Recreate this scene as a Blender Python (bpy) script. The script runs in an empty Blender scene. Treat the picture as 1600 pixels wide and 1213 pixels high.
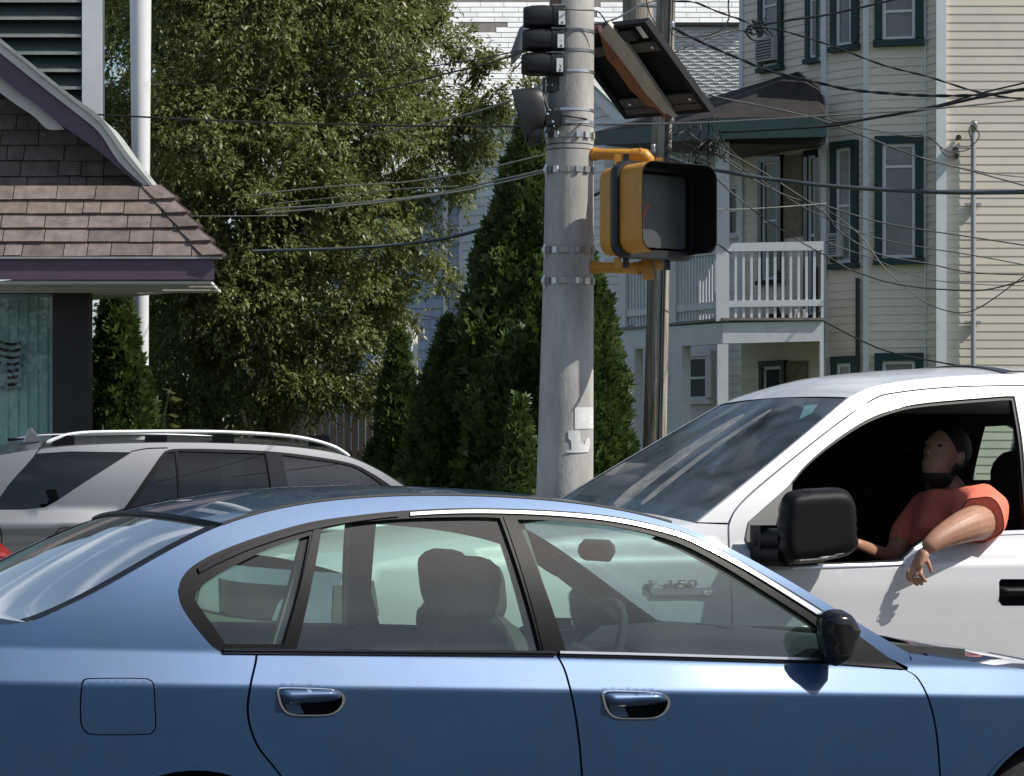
import bpy, bmesh, math, random
import numpy as np
from mathutils import Vector, Matrix
from mathutils.geometry import delaunay_2d_cdt

rnd = random.Random(7)
SC = bpy.context.scene
COL = SC.collection

# ------------------------------------------------------------------ camera
F, HX, HY, CZ = 4200.0, 800.0, 752.0, 1.435      # focal length and horizon of the photograph (its own pixels), eye height
cam_d = bpy.data.cameras.new("camera")
cam = bpy.data.objects.new("camera", cam_d)
COL.objects.link(cam)
cam.location = (0, 0, CZ)
cam.rotation_euler = (math.radians(90), 0, 0)
cam_d.sensor_width = 36.0
cam_d.lens = 36.0 * F / 1600.0
cam_d.shift_y = (HY - 606.5) / 1600.0
cam_d.clip_start = 0.1
cam_d.clip_end = 2000
SC.camera = cam

# ------------------------------------------------------------------ sky and sun
SUN = Vector((0.65, -0.17, 0.74)).normalized()    # towards the sun
elev = math.asin(SUN.z)
azim = math.atan2(SUN.x, SUN.y)
w = bpy.data.worlds.new("World")
SC.world = w
w.use_nodes = True
nt = w.node_tree
bg = nt.nodes["Background"]
sky = nt.nodes.new("ShaderNodeTexSky")
sky.sky_type = 'NISHITA'
sky.sun_disc = False
sky.sun_elevation = elev
sky.sun_rotation = azim
sky.air_density = 1.0
sky.dust_density = 1.2
bg.inputs["Strength"].default_value = 0.095
# fair-weather clouds, spread evenly over the whole dome
tc = nt.nodes.new("ShaderNodeTexCoord")
sep = nt.nodes.new("ShaderNodeSeparateXYZ")
mx = nt.nodes.new("ShaderNodeMath"); mx.operation = 'MAXIMUM'; mx.inputs[1].default_value = 0.06
nt.links.new(tc.outputs["Generated"], sep.inputs[0])
nt.links.new(sep.outputs["Z"], mx.inputs[0])
dv = nt.nodes.new("ShaderNodeVectorMath"); dv.operation = 'DIVIDE'
cmb = nt.nodes.new("ShaderNodeCombineXYZ")
for i in range(3):
    nt.links.new(mx.outputs[0], cmb.inputs[i])
nt.links.new(tc.outputs["Generated"], dv.inputs[0])
nt.links.new(cmb.outputs[0], dv.inputs[1])
nz = nt.nodes.new("ShaderNodeTexNoise")
nz.inputs["Scale"].default_value = 1.6
nz.inputs["Detail"].default_value = 7
nz.inputs["Roughness"].default_value = 0.58
nz.inputs["Distortion"].default_value = 0.4
nt.links.new(dv.outputs[0], nz.inputs["Vector"])
rp = nt.nodes.new("ShaderNodeValToRGB")
rp.color_ramp.elements[0].position = 0.50
rp.color_ramp.elements[0].color = (0, 0, 0, 1)
rp.color_ramp.elements[1].position = 0.72
rp.color_ramp.elements[1].color = (0.8, 0.8, 0.8, 1)
nt.links.new(nz.outputs["Fac"], rp.inputs[0])
mixc = nt.nodes.new("ShaderNodeMix"); mixc.data_type = 'RGBA'
gt = nt.nodes.new("ShaderNodeMapRange")
gt.inputs["From Min"].default_value = 0.0; gt.inputs["From Max"].default_value = 0.12
nt.links.new(sep.outputs["Z"], gt.inputs["Value"])
mu = nt.nodes.new("ShaderNodeMath"); mu.operation = 'MULTIPLY'
nt.links.new(rp.outputs[0], mu.inputs[0]); nt.links.new(gt.outputs[0], mu.inputs[1])
nt.links.new(mu.outputs[0], mixc.inputs["Factor"])
nt.links.new(sky.outputs[0], mixc.inputs["A"])
mixc.inputs["B"].default_value = (11.0, 11.3, 12.0, 1)
nt.links.new(mixc.outputs["Result"], bg.inputs["Color"])

sun_d = bpy.data.lights.new("sun", 'SUN')
sun_d.energy = 4.6
sun_d.angle = math.radians(0.53)
sun_d.color = (1.0, 0.95, 0.87)
sun = bpy.data.objects.new("sun", sun_d)
COL.objects.link(sun)
sun.location = (8, -5, 12)
sun.rotation_euler = SUN.to_track_quat('Z', 'Y').to_euler()

SC.view_settings.view_transform = 'Standard'
SC.view_settings.look = 'None'
SC.view_settings.gamma = 1.0
SC.view_settings.exposure = 0.22
SC.view_settings.use_curve_mapping = False
SC.cycles.max_bounces = 8
SC.cycles.transparent_max_bounces = 16
SC.cycles.diffuse_bounces = 3
SC.cycles.glossy_bounces = 4
SC.cycles.caustics_reflective = False
SC.cycles.caustics_refractive = False
try:
    SC.cycles.use_denoising = True
    SC.cycles.denoiser = 'OPENIMAGEDENOISE'
except Exception:
    pass

# ------------------------------------------------------------------ helpers
def W(px, py, Y):
    """point of the place seen at photo pixel (px,py), Y metres down the view"""
    return Vector(((px - HX) / F * Y, Y, CZ + (HY - py) / F * Y))

def world_m(o):
    m = o.matrix_basis.copy()
    return world_m(o.parent) @ m if o.parent else m

def link(o, parent=None, M=None):
    """link o so that its world matrix is M (identity when None)"""
    if o.name not in COL.objects:
        COL.objects.link(o)
    M = M or Matrix.Identity(4)
    if parent:
        o.parent = parent
        o.matrix_parent_inverse = Matrix.Identity(4)
        o.matrix_basis = world_m(parent).inverted() @ M
    else:
        o.matrix_basis = M
    return o

def tag(o, label=None, cat=None, group=None, kind=None):
    if label: o["label"] = label
    if cat: o["category"] = cat
    if group: o["group"] = group
    if kind: o["kind"] = kind
    return o

def thing(name, loc, label, cat, group=None):
    o = bpy.data.objects.new(name, None)
    o.empty_display_size = 0.2
    link(o, None, Matrix.Translation(Vector(loc)))
    return tag(o, label, cat, group)

def mesh_obj(name, verts, faces, mat, parent=None, smooth=False, M=None):
    me = bpy.data.meshes.new(name)
    me.from_pydata([tuple(v) for v in verts], [], faces)
    me.update()
    if mat: me.materials.append(mat)
    if smooth:
        me.polygons.foreach_set("use_smooth", [True] * len(me.polygons))
    o = bpy.data.objects.new(name, me)
    return link(o, parent, M)

def inst(name, me, parent, M):
    return link(bpy.data.objects.new(name, me), parent, M)

def auto_smooth(o, deg=40):
    """smooth shading with sharp edges above deg"""
    me = o.data
    bm = bmesh.new(); bm.from_mesh(me)
    for f in bm.faces: f.smooth = True
    for e in bm.edges:
        if len(e.link_faces) == 2:
            e.smooth = e.calc_face_angle(0) < math.radians(deg)
        else:
            e.smooth = False
    bm.to_mesh(me); bm.free()
    return o

class MB:
    """collects simple shapes and links them as one mesh"""
    def __init__(s): s.v = []; s.f = []
    def add(s, vs, fs):
        n = len(s.v); s.v += [Vector(v) for v in vs]; s.f += [[i + n for i in f] for f in fs]
    def box(s, c, d, R=None):
        c = Vector(c); x, y, z = d[0] / 2, d[1] / 2, d[2] / 2
        vs = [Vector((a * x, b * y, e * z)) for a in (-1, 1) for b in (-1, 1) for e in (-1, 1)]
        if R is not None: vs = [R @ v for v in vs]
        s.add([c + v for v in vs], [(0, 1, 3, 2), (4, 6, 7, 5), (0, 4, 5, 1), (2, 3, 7, 6), (0, 2, 6, 4), (1, 5, 7, 3)])
    def hexa(s, p):     # 4 bottom + 4 top points
        s.add(p, [(3, 2, 1, 0), (4, 5, 6, 7), (0, 1, 5, 4), (1, 2, 6, 5), (2, 3, 7, 6), (3, 0, 4, 7)])
    def bar(s, a, b, w, h, up=(0, 0, 1)):
        a, b = Vector(a), Vector(b); t = (b - a).normalized(); up = Vector(up)
        x = t.cross(up)
        if x.length < 1e-5: x = t.cross(Vector((0, 1, 0)))
        x.normalize(); y = x.cross(t)
        q = [(-w / 2, -h / 2), (w / 2, -h / 2), (w / 2, h / 2), (-w / 2, h / 2)]
        s.hexa([a + x * i + y * j for i, j in q] + [b + x * i + y * j for i, j in q])
    def tube(s, pts, r, n=8, cap=True, closed=False):
        pts = [Vector(p) for p in pts]
        rs = r if isinstance(r, (list, tuple)) else [r] * len(pts)
        m = len(pts); base = len(s.v); up = None
        for i, p in enumerate(pts):
            if closed: t = (pts[(i + 1) % m] - pts[i - 1]).normalized()
            else: t = (pts[min(i + 1, m - 1)] - pts[max(i - 1, 0)]).normalized()
            if up is None:
                up = Vector((0, 0, 1)) if abs(t.z) < 0.9 else Vector((0, 1, 0))
            x = t.cross(up)
            if x.length < 1e-6: x = t.cross(Vector((1, 0, 0)))
            x.normalize(); y = x.cross(t).normalized(); up = y
            for k in range(n):
                a = 2 * math.pi * k / n
                s.v.append(p + (x * math.cos(a) + y * math.sin(a)) * rs[i])
        for i in range(m if closed else m - 1):
            j = (i + 1) % m
            for k in range(n):
                l = (k + 1) % n
                s.f.append([base + i * n + k, base + j * n + k, base + j * n + l, base + i * n + l])
        if cap and not closed:
            s.f.append([base + k for k in range(n)])
            s.f.append([base + (m - 1) * n + k for k in reversed(range(n))])
    def loft(s, rings, cap=(True, True), close=True):
        base = len(s.v); n = len(rings[0])
        for r in rings: s.v += [Vector(p) for p in r]
        for i in range(len(rings) - 1):
            for k in range(n if close else n - 1):
                l = (k + 1) % n
                s.f.append([base + i * n + k, base + i * n + l, base + (i + 1) * n + l, base + (i + 1) * n + k])
        if cap[0]: s.f.append([base + k for k in reversed(range(n))])
        if cap[1]: s.f.append([base + (len(rings) - 1) * n + k for k in range(n)])
    def build(s, name, mat, parent=None, smooth=None):
        o = mesh_obj(name, s.v, s.f, mat, parent)
        bm = bmesh.new(); bm.from_mesh(o.data)
        bmesh.ops.recalc_face_normals(bm, faces=bm.faces)
        bm.to_mesh(o.data); bm.free()
        if smooth: auto_smooth(o, smooth)
        return o

def cr(pts, n=6, closed=False):
    """Catmull-Rom through pts (any dimension)"""
    P = [np.array(p, float) for p in pts]
    m = len(P); out = []
    rng = range(m) if closed else range(m - 1)
    for i in rng:
        p1, p2 = P[i], P[(i + 1) % m]
        p0 = P[i - 1] if (closed or i > 0) else 2 * p1 - p2
        p3 = P[(i + 2) % m] if (closed or i + 2 < m) else 2 * p2 - p1
        for k in range(n):
            t = k / n
            out.append(0.5 * ((2 * p1) + (-p0 + p2) * t + (2 * p0 - 5 * p1 + 4 * p2 - p3) * t * t + (-p0 + 3 * p1 - 3 * p2 + p3) * t ** 3))
    if not closed: out.append(P[-1])
    return [tuple(p) for p in out]

def rrect(hw, hh, r, n=5):
    """rounded rectangle outline, counter-clockwise"""
    out = []
    for cx, cy, a0 in ((hw - r, hh - r, 0), (-hw + r, hh - r, 90), (-hw + r, -hh + r, 180), (hw - r, -hh + r, 270)):
        for k in range(n + 1):
            a = math.radians(a0 + 90 * k / n)
            out.append((cx + r * math.cos(a), cy + r * math.sin(a)))
    return out

def superell(hw, hh, e=2.6, n=24):
    out = []
    for k in range(n):
        a = 2 * math.pi * k / n
        c, s_ = math.cos(a), math.sin(a)
        out.append((hw * math.copysign(abs(c) ** (2 / e), c), hh * math.copysign(abs(s_) ** (2 / e), s_)))
    return out

def inside(poly, P):
    poly = np.asarray(poly); x, y = P[:, 0], P[:, 1]
    c = np.zeros(len(P), bool); j = len(poly) - 1
    for i in range(len(poly)):
        xi, yi = poly[i]; xj, yj = poly[j]
        m = ((yi > y) != (yj > y))
        with np.errstate(divide='ignore', invalid='ignore'):
            c ^= m & (x < (xj - xi) * (y - yi) / ((yj - yi) if yj != yi else 1e-12) + xi)
        j = i
    return c

def bdist(loops, P):
    d = np.full(len(P), 1e9)
    for L in loops:
        L = np.asarray(L); n = len(L)
        for i in range(n):
            a, b = L[i], L[(i + 1) % n]
            ab = b - a; l2 = max((ab ** 2).sum(), 1e-14)
            t = np.clip(((P - a) @ ab) / l2, 0, 1)
            d = np.minimum(d, np.hypot(*(P - (a + t[:, None] * ab)).T))
    return d

def resample(loop, step):
    out = []; n = len(loop)
    for i in range(n):
        a, b = np.array(loop[i], float), np.array(loop[(i + 1) % n], float)
        l = np.hypot(*(b - a))
        if l < 1e-7: continue
        k = max(1, int(math.ceil(l / step)))
        for j in range(k): out.append(tuple(a + (b - a) * j / k))
    return out

def tri_mesh(outer, holes=(), step=0.05, bstep=None, extra=None, extra_gap=0.0):
    """triangulated polygon with interior points: verts2d, tris"""
    bstep = bstep or step * 0.6
    loops = [resample(l, bstep) for l in [outer, *holes]]
    o = np.array(loops[0])
    lo, hi = o.min(0), o.max(0)
    xs = np.arange(lo[0] + step / 2, hi[0], step); ys = np.arange(lo[1] + step / 2, hi[1], step)
    if len(xs) and len(ys):
        G = np.array([(x + (step / 2 if j % 2 else 0), y) for j, y in enumerate(ys) for x in xs])
        m = inside(loops[0], G)
        for h in loops[1:]: m &= ~inside(h, G)
        G = G[m]
        if len(G): G = G[bdist(loops, G) > step * 0.45]
    else:
        G = np.zeros((0, 2))
    if extra is not None and len(extra):
        X = np.asarray(extra); m = inside(loops[0], X)
        for h in loops[1:]: m &= ~inside(h, X)
        X = X[m]
        if len(X): X = X[bdist(loops, X) > 0.004]
        if len(G) and extra_gap: G = G[~extra_gap(G)]
        G = np.concatenate([G, X]) if len(X) else G
    V, E = [], []
    for L in loops:
        b = len(V); V += [Vector(p) for p in L]
        E += [(b + i, b + (i + 1) % len(L)) for i in range(len(L))]
    V += [Vector(p) for p in G]
    vs, es, fs, *_ = delaunay_2d_cdt(V, E, [], 0, 1e-7)
    P = np.array([(v.x, v.y) for v in vs])
    T = np.array([f for f in fs if len(f) == 3])
    c = P[T].mean(1)
    m = inside(loops[0], c)
    for h in loops[1:]: m &= ~inside(h, c)
    T = T[m]
    a = P[T]
    ar = (a[:, 1, 0] - a[:, 0, 0]) * (a[:, 2, 1] - a[:, 0, 1]) - (a[:, 2, 0] - a[:, 0, 0]) * (a[:, 1, 1] - a[:, 0, 1])
    T = T[np.abs(ar) > 1e-10]; ar = ar[np.abs(ar) > 1e-10]
    T[ar < 0] = T[ar < 0][:, ::-1]
    used = np.unique(T); mp = -np.ones(len(P), int); mp[used] = np.arange(len(used))
    return P[used], mp[T], loops

def border(T):
    cnt = {}
    for t in T:
        for i in range(3):
            a, b = int(t[i]), int(t[(i + 1) % 3])
            cnt[(a, b)] = 1
    return [(a, b) for (a, b) in cnt if (b, a) not in cnt]

def inflate(name, outline, fn, tf, tb, mat, parent=None, step=0.03, edge=0.05, smooth=True, power=0.5):
    """a cushion: outline (x,z) swollen by tf towards the front and tb to the back; fn(x,z,d)->world"""
    P, T, loops = tri_mesh(outline, (), step, step * 0.7)
    d = bdist(loops, P); q = np.clip(d / edge, 0, 1)
    h = (1 - (1 - q) ** 2) ** power
    n = len(P)
    vs = [fn(P[i, 0], P[i, 1], tf * h[i]) for i in range(n)] + [fn(P[i, 0], P[i, 1], -tb * h[i]) for i in range(n)]
    fs = [tuple(map(int, t)) for t in T] + [tuple(int(i) + n for i in t[::-1]) for t in T]
    o = mesh_obj(name, vs, fs, mat, parent)
    bm = bmesh.new(); bm.from_mesh(o.data)
    bmesh.ops.remove_doubles(bm, verts=bm.verts, dist=1e-5)
    bmesh.ops.recalc_face_normals(bm, faces=bm.faces)
    for f in bm.faces: f.smooth = smooth
    bm.to_mesh(o.data); bm.free()
    return o

# ------------------------------------------------------------------ materials
def mat(name, col, rough=0.6, metal=0.0, var=0.0, vscale=3.0, bump=0.0, bscale=40.0, coat=0.0, spec=0.5, obj_var=0.0,
        grime=None, gscale=1.2, gpos=(0.45, 0.75), stretch=(1, 1, 1), coat_rough=0.03, sub=None):
    m = bpy.data.materials.new(name); m.use_nodes = True
    t = m.node_tree; b = t.nodes["Principled BSDF"]
    b.inputs["Base Color"].default_value = (*col, 1)
    b.inputs["Roughness"].default_value = rough
    b.inputs["Metallic"].default_value = metal
    b.inputs["Specular IOR Level"].default_value = spec
    b.inputs["Coat Weight"].default_value = coat
    b.inputs["Coat Roughness"].default_value = coat_rough
    tcn = t.nodes.new("ShaderNodeTexCoord"); mp = t.nodes.new("ShaderNodeMapping")
    geo = t.nodes.new("ShaderNodeNewGeometry")
    mp.inputs["Scale"].default_value = stretch
    t.links.new(geo.outputs["Position"], mp.inputs[0])
    vec = mp.outputs[0]
    cur = None
    def hsv(valsock):
        nonlocal cur
        h = t.nodes.new("ShaderNodeHueSaturation")
        if cur: t.links.new(cur, h.inputs["Color"])
        else: h.inputs["Color"].default_value = (*col, 1)
        t.links.new(valsock, h.inputs["Value"]); cur = h.outputs[0]
    def ramp(sock, lo, hi):
        r = t.nodes.new("ShaderNodeMapRange")
        r.inputs["From Min"].default_value = 0.3; r.inputs["From Max"].default_value = 0.7
        r.inputs["To Min"].default_value = lo; r.inputs["To Max"].default_value = hi
        t.links.new(sock, r.inputs["Value"]); return r.outputs[0]
    if var:
        n = t.nodes.new("ShaderNodeTexNoise"); n.inputs["Scale"].default_value = vscale; n.inputs["Detail"].default_value = 6
        n.inputs["Roughness"].default_value = 0.65
        t.links.new(vec, n.inputs["Vector"]); hsv(ramp(n.outputs["Fac"], 1 - var, 1 + var))
    if obj_var:
        oi = t.nodes.new("ShaderNodeObjectInfo")
        r = t.nodes.new("ShaderNodeMapRange")
        r.inputs["To Min"].default_value = 1 - obj_var; r.inputs["To Max"].default_value = 1 + obj_var
        t.links.new(oi.outputs["Random"], r.inputs["Value"]); hsv(r.outputs[0])
    if grime:
        n = t.nodes.new("ShaderNodeTexNoise"); n.inputs["Scale"].default_value = gscale; n.inputs["Detail"].default_value = 8
        n.inputs["Roughness"].default_value = 0.7
        t.links.new(vec, n.inputs["Vector"])
        r = t.nodes.new("ShaderNodeMapRange")
        r.inputs["From Min"].default_value = gpos[0]; r.inputs["From Max"].default_value = gpos[1]
        t.links.new(n.outputs["Fac"], r.inputs["Value"])
        x = t.nodes.new("ShaderNodeMix"); x.data_type = 'RGBA'
        t.links.new(r.outputs[0], x.inputs["Factor"])
        if cur: t.links.new(cur, x.inputs["A"])
        else: x.inputs["A"].default_value = (*col, 1)
        x.inputs["B"].default_value = (*grime, 1); cur = x.outputs["Result"]
    if cur: t.links.new(cur, b.inputs["Base Color"])
    if bump:
        n = t.nodes.new("ShaderNodeTexNoise"); n.inputs["Scale"].default_value = bscale; n.inputs["Detail"].default_value = 5
        t.links.new(vec, n.inputs["Vector"])
        bn = t.nodes.new("ShaderNodeBump"); bn.inputs["Strength"].default_value = bump; bn.inputs["Distance"].default_value = 0.01
        t.links.new(n.outputs["Fac"], bn.inputs["Height"]); t.links.new(bn.outputs[0], b.inputs["Normal"])
    return m

def glass_mat(name, tint, gloss=1.0, rough=0.0, film=0.0, haze=0.0, haze_col=(0.5, 0.56, 0.56)):
    m = bpy.data.materials.new(name); m.use_nodes = True
    t = m.node_tree
    for n in list(t.nodes): t.nodes.remove(n)
    out = t.nodes.new("ShaderNodeOutputMaterial")
    tr = t.nodes.new("ShaderNodeBsdfTransparent"); tr.inputs[0].default_value = (*tint, 1)
    gl = t.nodes.new("ShaderNodeBsdfGlossy"); gl.inputs["Roughness"].default_value = rough
    fr = t.nodes.new("ShaderNodeFresnel"); fr.inputs[0].default_value = 1.5
    ge = t.nodes.new("ShaderNodeNewGeometry"); io = t.nodes.new("ShaderNodeMapRange")
    io.inputs["To Min"].default_value = 1.5; io.inputs["To Max"].default_value = 1 / 1.5
    t.links.new(ge.outputs["Backfacing"], io.inputs["Value"]); t.links.new(io.outputs[0], fr.inputs[0])
    ml = t.nodes.new("ShaderNodeMath"); ml.operation = 'MULTIPLY_ADD'
    ml.inputs[1].default_value = 1.7 * gloss; ml.inputs[2].default_value = film; ml.use_clamp = True
    mxs = t.nodes.new("ShaderNodeMixShader")
    t.links.new(fr.outputs[0], ml.inputs[0]); t.links.new(ml.outputs[0], mxs.inputs[0])
    t.links.new(tr.outputs[0], mxs.inputs[1]); t.links.new(gl.outputs[0], mxs.inputs[2])
    if haze:        # uneven veil in the colour: smudges plus painted-in sky reflection
        df = t.nodes.new("ShaderNodeBsdfDiffuse"); df.inputs[0].default_value = (*haze_col, 1)
        n = t.nodes.new("ShaderNodeTexNoise"); n.inputs["Scale"].default_value = 2.3; n.inputs["Detail"].default_value = 6; n.inputs["Distortion"].default_value = 0.8
        r = t.nodes.new("ShaderNodeMapRange"); r.inputs["From Min"].default_value = 0.3; r.inputs["From Max"].default_value = 0.7
        r.inputs["To Min"].default_value = haze * 0.25; r.inputs["To Max"].default_value = haze * 1.75
        t.links.new(ge.outputs["Position"], n.inputs["Vector"]); t.links.new(n.outputs["Fac"], r.inputs["Value"])
        m2 = t.nodes.new("ShaderNodeMixShader"); t.links.new(r.outputs[0], m2.inputs[0])
        t.links.new(mxs.outputs[0], m2.inputs[1]); t.links.new(df.outputs[0], m2.inputs[2]); t.links.new(m2.outputs[0], out.inputs[0])
    else: t.links.new(mxs.outputs[0], out.inputs[0])
    return m

def leaf_mat(name, c1, c2, trans=0.3):
    m = bpy.data.materials.new(name); m.use_nodes = True
    t = m.node_tree; b = t.nodes["Principled BSDF"]; out = t.nodes["Material Output"]
    g = t.nodes.new("ShaderNodeNewGeometry")
    x = t.nodes.new("ShaderNodeMix"); x.data_type = 'RGBA'
    x.inputs["A"].default_value = (*c1, 1); x.inputs["B"].default_value = (*c2, 1)
    t.links.new(g.outputs["Random Per Island"], x.inputs["Factor"])
    t.links.new(x.outputs["Result"], b.inputs["Base Color"])
    b.inputs["Roughness"].default_value = 0.45
    tl = t.nodes.new("ShaderNodeBsdfTranslucent")
    t.links.new(x.outputs["Result"], tl.inputs[0])
    ms = t.nodes.new("ShaderNodeMixShader"); ms.inputs[0].default_value = trans
    t.links.new(b.outputs[0], ms.inputs[1]); t.links.new(tl.outputs[0], ms.inputs[2])
    t.links.new(ms.outputs[0], out.inputs[0])
    return m

M = {}
M['blue'] = mat('blue_metallic_paint', (0.0135, 0.051, 0.128), 0.43, 0.38, coat=0.9, spec=0.5, var=0.13, vscale=3.0, bump=0.06, bscale=4, grime=(0.026, 0.055, 0.100), gscale=4, gpos=(0.5, 0.9))
M['white_paint'] = mat('white_car_paint', (0.53, 0.54, 0.565), 0.38, 0.0, coat=0.7, var=0.05, vscale=1.6, grime=(0.50, 0.49, 0.47), gscale=2.0, gpos=(0.55, 0.95))
M['silver'] = mat('silver_car_paint', (0.12, 0.126, 0.138), 0.38, 0.6, coat=1.0)
M['trim'] = mat('black_rubber_trim', (0.005, 0.0055, 0.007), 0.40, var=0.2, vscale=20, spec=0.09)
M['gloss_black'] = mat('gloss_black_trim', (0.01, 0.01, 0.012), 0.12)
M['grain_black'] = mat('grained_black_plastic', (0.005, 0.005, 0.006), 0.5, bump=0.12, bscale=500, spec=0.16)
M['dark'] = mat('shut_line_dark', (0.006, 0.007, 0.010), 0.9, spec=0.1)
M['chrome'] = mat('bright_metal', (0.72, 0.74, 0.76), 0.12, 1.0)
M['satin_metal'] = mat('satin_metal', (0.45, 0.46, 0.48), 0.32, 1.0)
M['tyre'] = mat('tyre_rubber', (0.018, 0.018, 0.019), 0.8, bump=0.2, bscale=60)
M['rim'] = mat('alloy_rim', (0.4, 0.41, 0.42), 0.3, 0.9)
M['sedan_glass'] = glass_mat('sedan_glass', (0.74, 0.92, 0.83), 0.9, 0.0, 0.02, 0.035, (0.42, 0.50, 0.46))
M['rear_glass'] = glass_mat('rear_screen_glass', (0.40, 0.52, 0.50), 1.7, 0.03, 0.12, 0.12, (0.42, 0.50, 0.52))
M['windscreen'] = glass_mat('windscreen_glass', (0.45, 0.56, 0.60), 0.36, 0.05, 0.03, 0.13, (0.34, 0.48, 0.60))
M['privacy'] = glass_mat('privacy_glass', (0.06, 0.07, 0.075), 0.8, 0.0, 0.01)
M['cabin_dark'] = mat('dark_grey_cabin_cloth', (0.045, 0.046, 0.047), 0.9, bump=0.12, bscale=120, var=0.15, vscale=9)
M['cabin_mid'] = mat('grey_cabin_plastic', (0.10, 0.10, 0.095), 0.75, var=0.08, vscale=4)
M['cabin_beige'] = mat('beige_cabin_lining', (0.34, 0.31, 0.25), 0.85)
M['cabin_black'] = mat('black_cabin', (0.010, 0.009, 0.009), 0.85, spec=0.2)
M['red_lens'] = mat('red_lamp_lens', (0.42, 0.012, 0.016), 0.12, coat=1.0)
M['skin'] = mat('tanned_skin', (0.40, 0.21, 0.135), 0.48, var=0.12, vscale=22, bump=0.12, bscale=160)
M['shirt'] = mat('orange_red_cotton', (0.80, 0.185, 0.115), 0.85, var=0.08, vscale=14, bump=0.3, bscale=90)
M['hair'] = mat('dark_hair', (0.012, 0.010, 0.009), 0.6, bump=0.5, bscale=200)
M['asphalt'] = mat('asphalt', (0.055, 0.055, 0.056), 0.9, var=0.25, vscale=1.3, bump=0.5, bscale=60)
M['kerb'] = mat('granite_kerb', (0.30, 0.29, 0.28), 0.8, var=0.15, vscale=6, bump=0.3)
M['paving'] = mat('concrete_paving', (0.34, 0.33, 0.31), 0.85, var=0.12, vscale=2.5, bump=0.2)
M['lawn'] = mat('lawn', (0.05, 0.075, 0.025), 0.9, var=0.3, vscale=4)
M['line'] = mat('road_paint', (0.72, 0.70, 0.62), 0.7, var=0.12, vscale=5)
M['concrete'] = mat('weathered_concrete', (0.405, 0.395, 0.375), 0.85, var=0.18, vscale=7, bump=0.25, bscale=70, grime=(0.19, 0.185, 0.17), gscale=2.6, gpos=(0.46, 0.75), stretch=(1, 1, 0.35))
M['steel'] = mat('strap_steel', (0.55, 0.56, 0.58), 0.3, 0.9)
M['poster'] = mat('torn_paper', (0.60, 0.60, 0.59), 0.85, var=0.12, vscale=14)
M['yellow'] = mat('yellow_enamel', (0.50, 0.235, 0.022), 0.45, var=0.1, vscale=5, grime=(0.30, 0.15, 0.03), gscale=6, gpos=(0.5, 0.8))
M['black_box'] = mat('black_signal_plastic', (0.010, 0.0105, 0.012), 0.45, var=0.2, vscale=8)
M['sticker'] = mat('white_label', (0.78, 0.78, 0.77), 0.5)
M['ink'] = mat('label_ink', (0.05, 0.05, 0.055), 0.7)
M['display'] = mat('signal_display', (0.060, 0.064, 0.064), 0.4, var=0.2, vscale=6)
M['hand_red'] = mat('unlit_red_hand', (0.22, 0.075, 0.04), 0.5)
M['panel_back'] = mat('solar_panel_back', (0.005, 0.005, 0.006), 0.7, spec=0.2, var=0.3, vscale=5)
M['panel_frame'] = mat('dark_aluminium_frame', (0.005, 0.006, 0.008), 0.6, 0.0, spec=0.2)
M['panel_cells'] = mat('solar_cells', (0.012, 0.018, 0.05), 0.12)
M['galv'] = mat('galvanised_beam', (0.36, 0.345, 0.30), 0.55, 0.3, var=0.15, vscale=9)
M['rust'] = mat('rusted_beam', (0.21, 0.085, 0.038), 0.85, var=0.25, vscale=14, bump=0.4)
M['pole_wood'] = mat('weathered_pole_wood', (0.36, 0.325, 0.285), 0.95, var=0.30, vscale=6, spec=0.08, bump=0.9, bscale=14, stretch=(3.2, 3.2, 0.22), grime=(0.15, 0.13, 0.11), gscale=4.0, gpos=(0.45, 0.62))
M['wire'] = mat('black_cable', (0.022, 0.022, 0.026), 0.55)
M['wire_blue'] = mat('blue_grey_cable', (0.07, 0.085, 0.10), 0.45)
M['wire_light'] = mat('bare_metal_wire', (0.30, 0.31, 0.28), 0.4, 0.5)
M['post_white'] = mat('white_painted_steel', (0.66, 0.67, 0.68), 0.4, var=0.05, vscale=4, grime=(0.40, 0.38, 0.35), gscale=3, gpos=(0.6, 0.85))
# ------------------------------------------------------------------ ground, road, kerbs
A24 = math.radians(24)
RD = Vector((math.cos(A24), math.sin(A24), 0)); RN = Vector((-math.sin(A24), math.cos(A24), 0))   # along the road, away from the camera
def road_pt(s, t, z=0.0): return Vector((0, 7.5, z)) + RD * s + RN * t
def sheet(name, pts, m, z, kind='structure', label=None):
    o = mesh_obj(name, [Vector((p[0], p[1], z)) for p in pts], [tuple(range(len(pts)))], m)
    return tag(o, label, None, None, kind)
sheet("ground", [(-700, -700), (700, -700), (700, 700), (-700, 700)], M['asphalt'], 0.0)
for k, t in enumerate((2.62, 2.74)):
    sheet("road_marking", [road_pt(-60, t - 0.05), road_pt(60, t - 0.05), road_pt(60, t + 0.05), road_pt(-60, t + 0.05)], mat('yellow_line', (0.55, 0.36, 0.06), 0.7) if k == 0 else bpy.data.materials['yellow_line'], 0.004)
sheet("road_marking", [road_pt(-60, -1.25), road_pt(60, -1.25), road_pt(60, -1.13), road_pt(-60, -1.13)], M['line'], 0.004)
b = MB()
def strip(s0, s1, t0, t1, z0, z1):
    b.hexa([road_pt(s0, t0, z0), road_pt(s1, t0, z0), road_pt(s1, t1, z0), road_pt(s0, t1, z0), road_pt(s0, t0, z1), road_pt(s1, t0, z1), road_pt(s1, t1, z1), road_pt(s0, t1, z1)])
strip(-0.9, 60, 5.75, 5.90, -0.05, 0.13)
tag(b.build("kerb", M['kerb']), kind='structure')
b = MB(); strip(-0.9, 60, 5.90, 8.0, -0.05, 0.125)
tag(b.build("pavement", M['paving']), kind='structure')
b = MB(); strip(1.5, 80, 8.0, 60, -0.05, 0.10)
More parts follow.
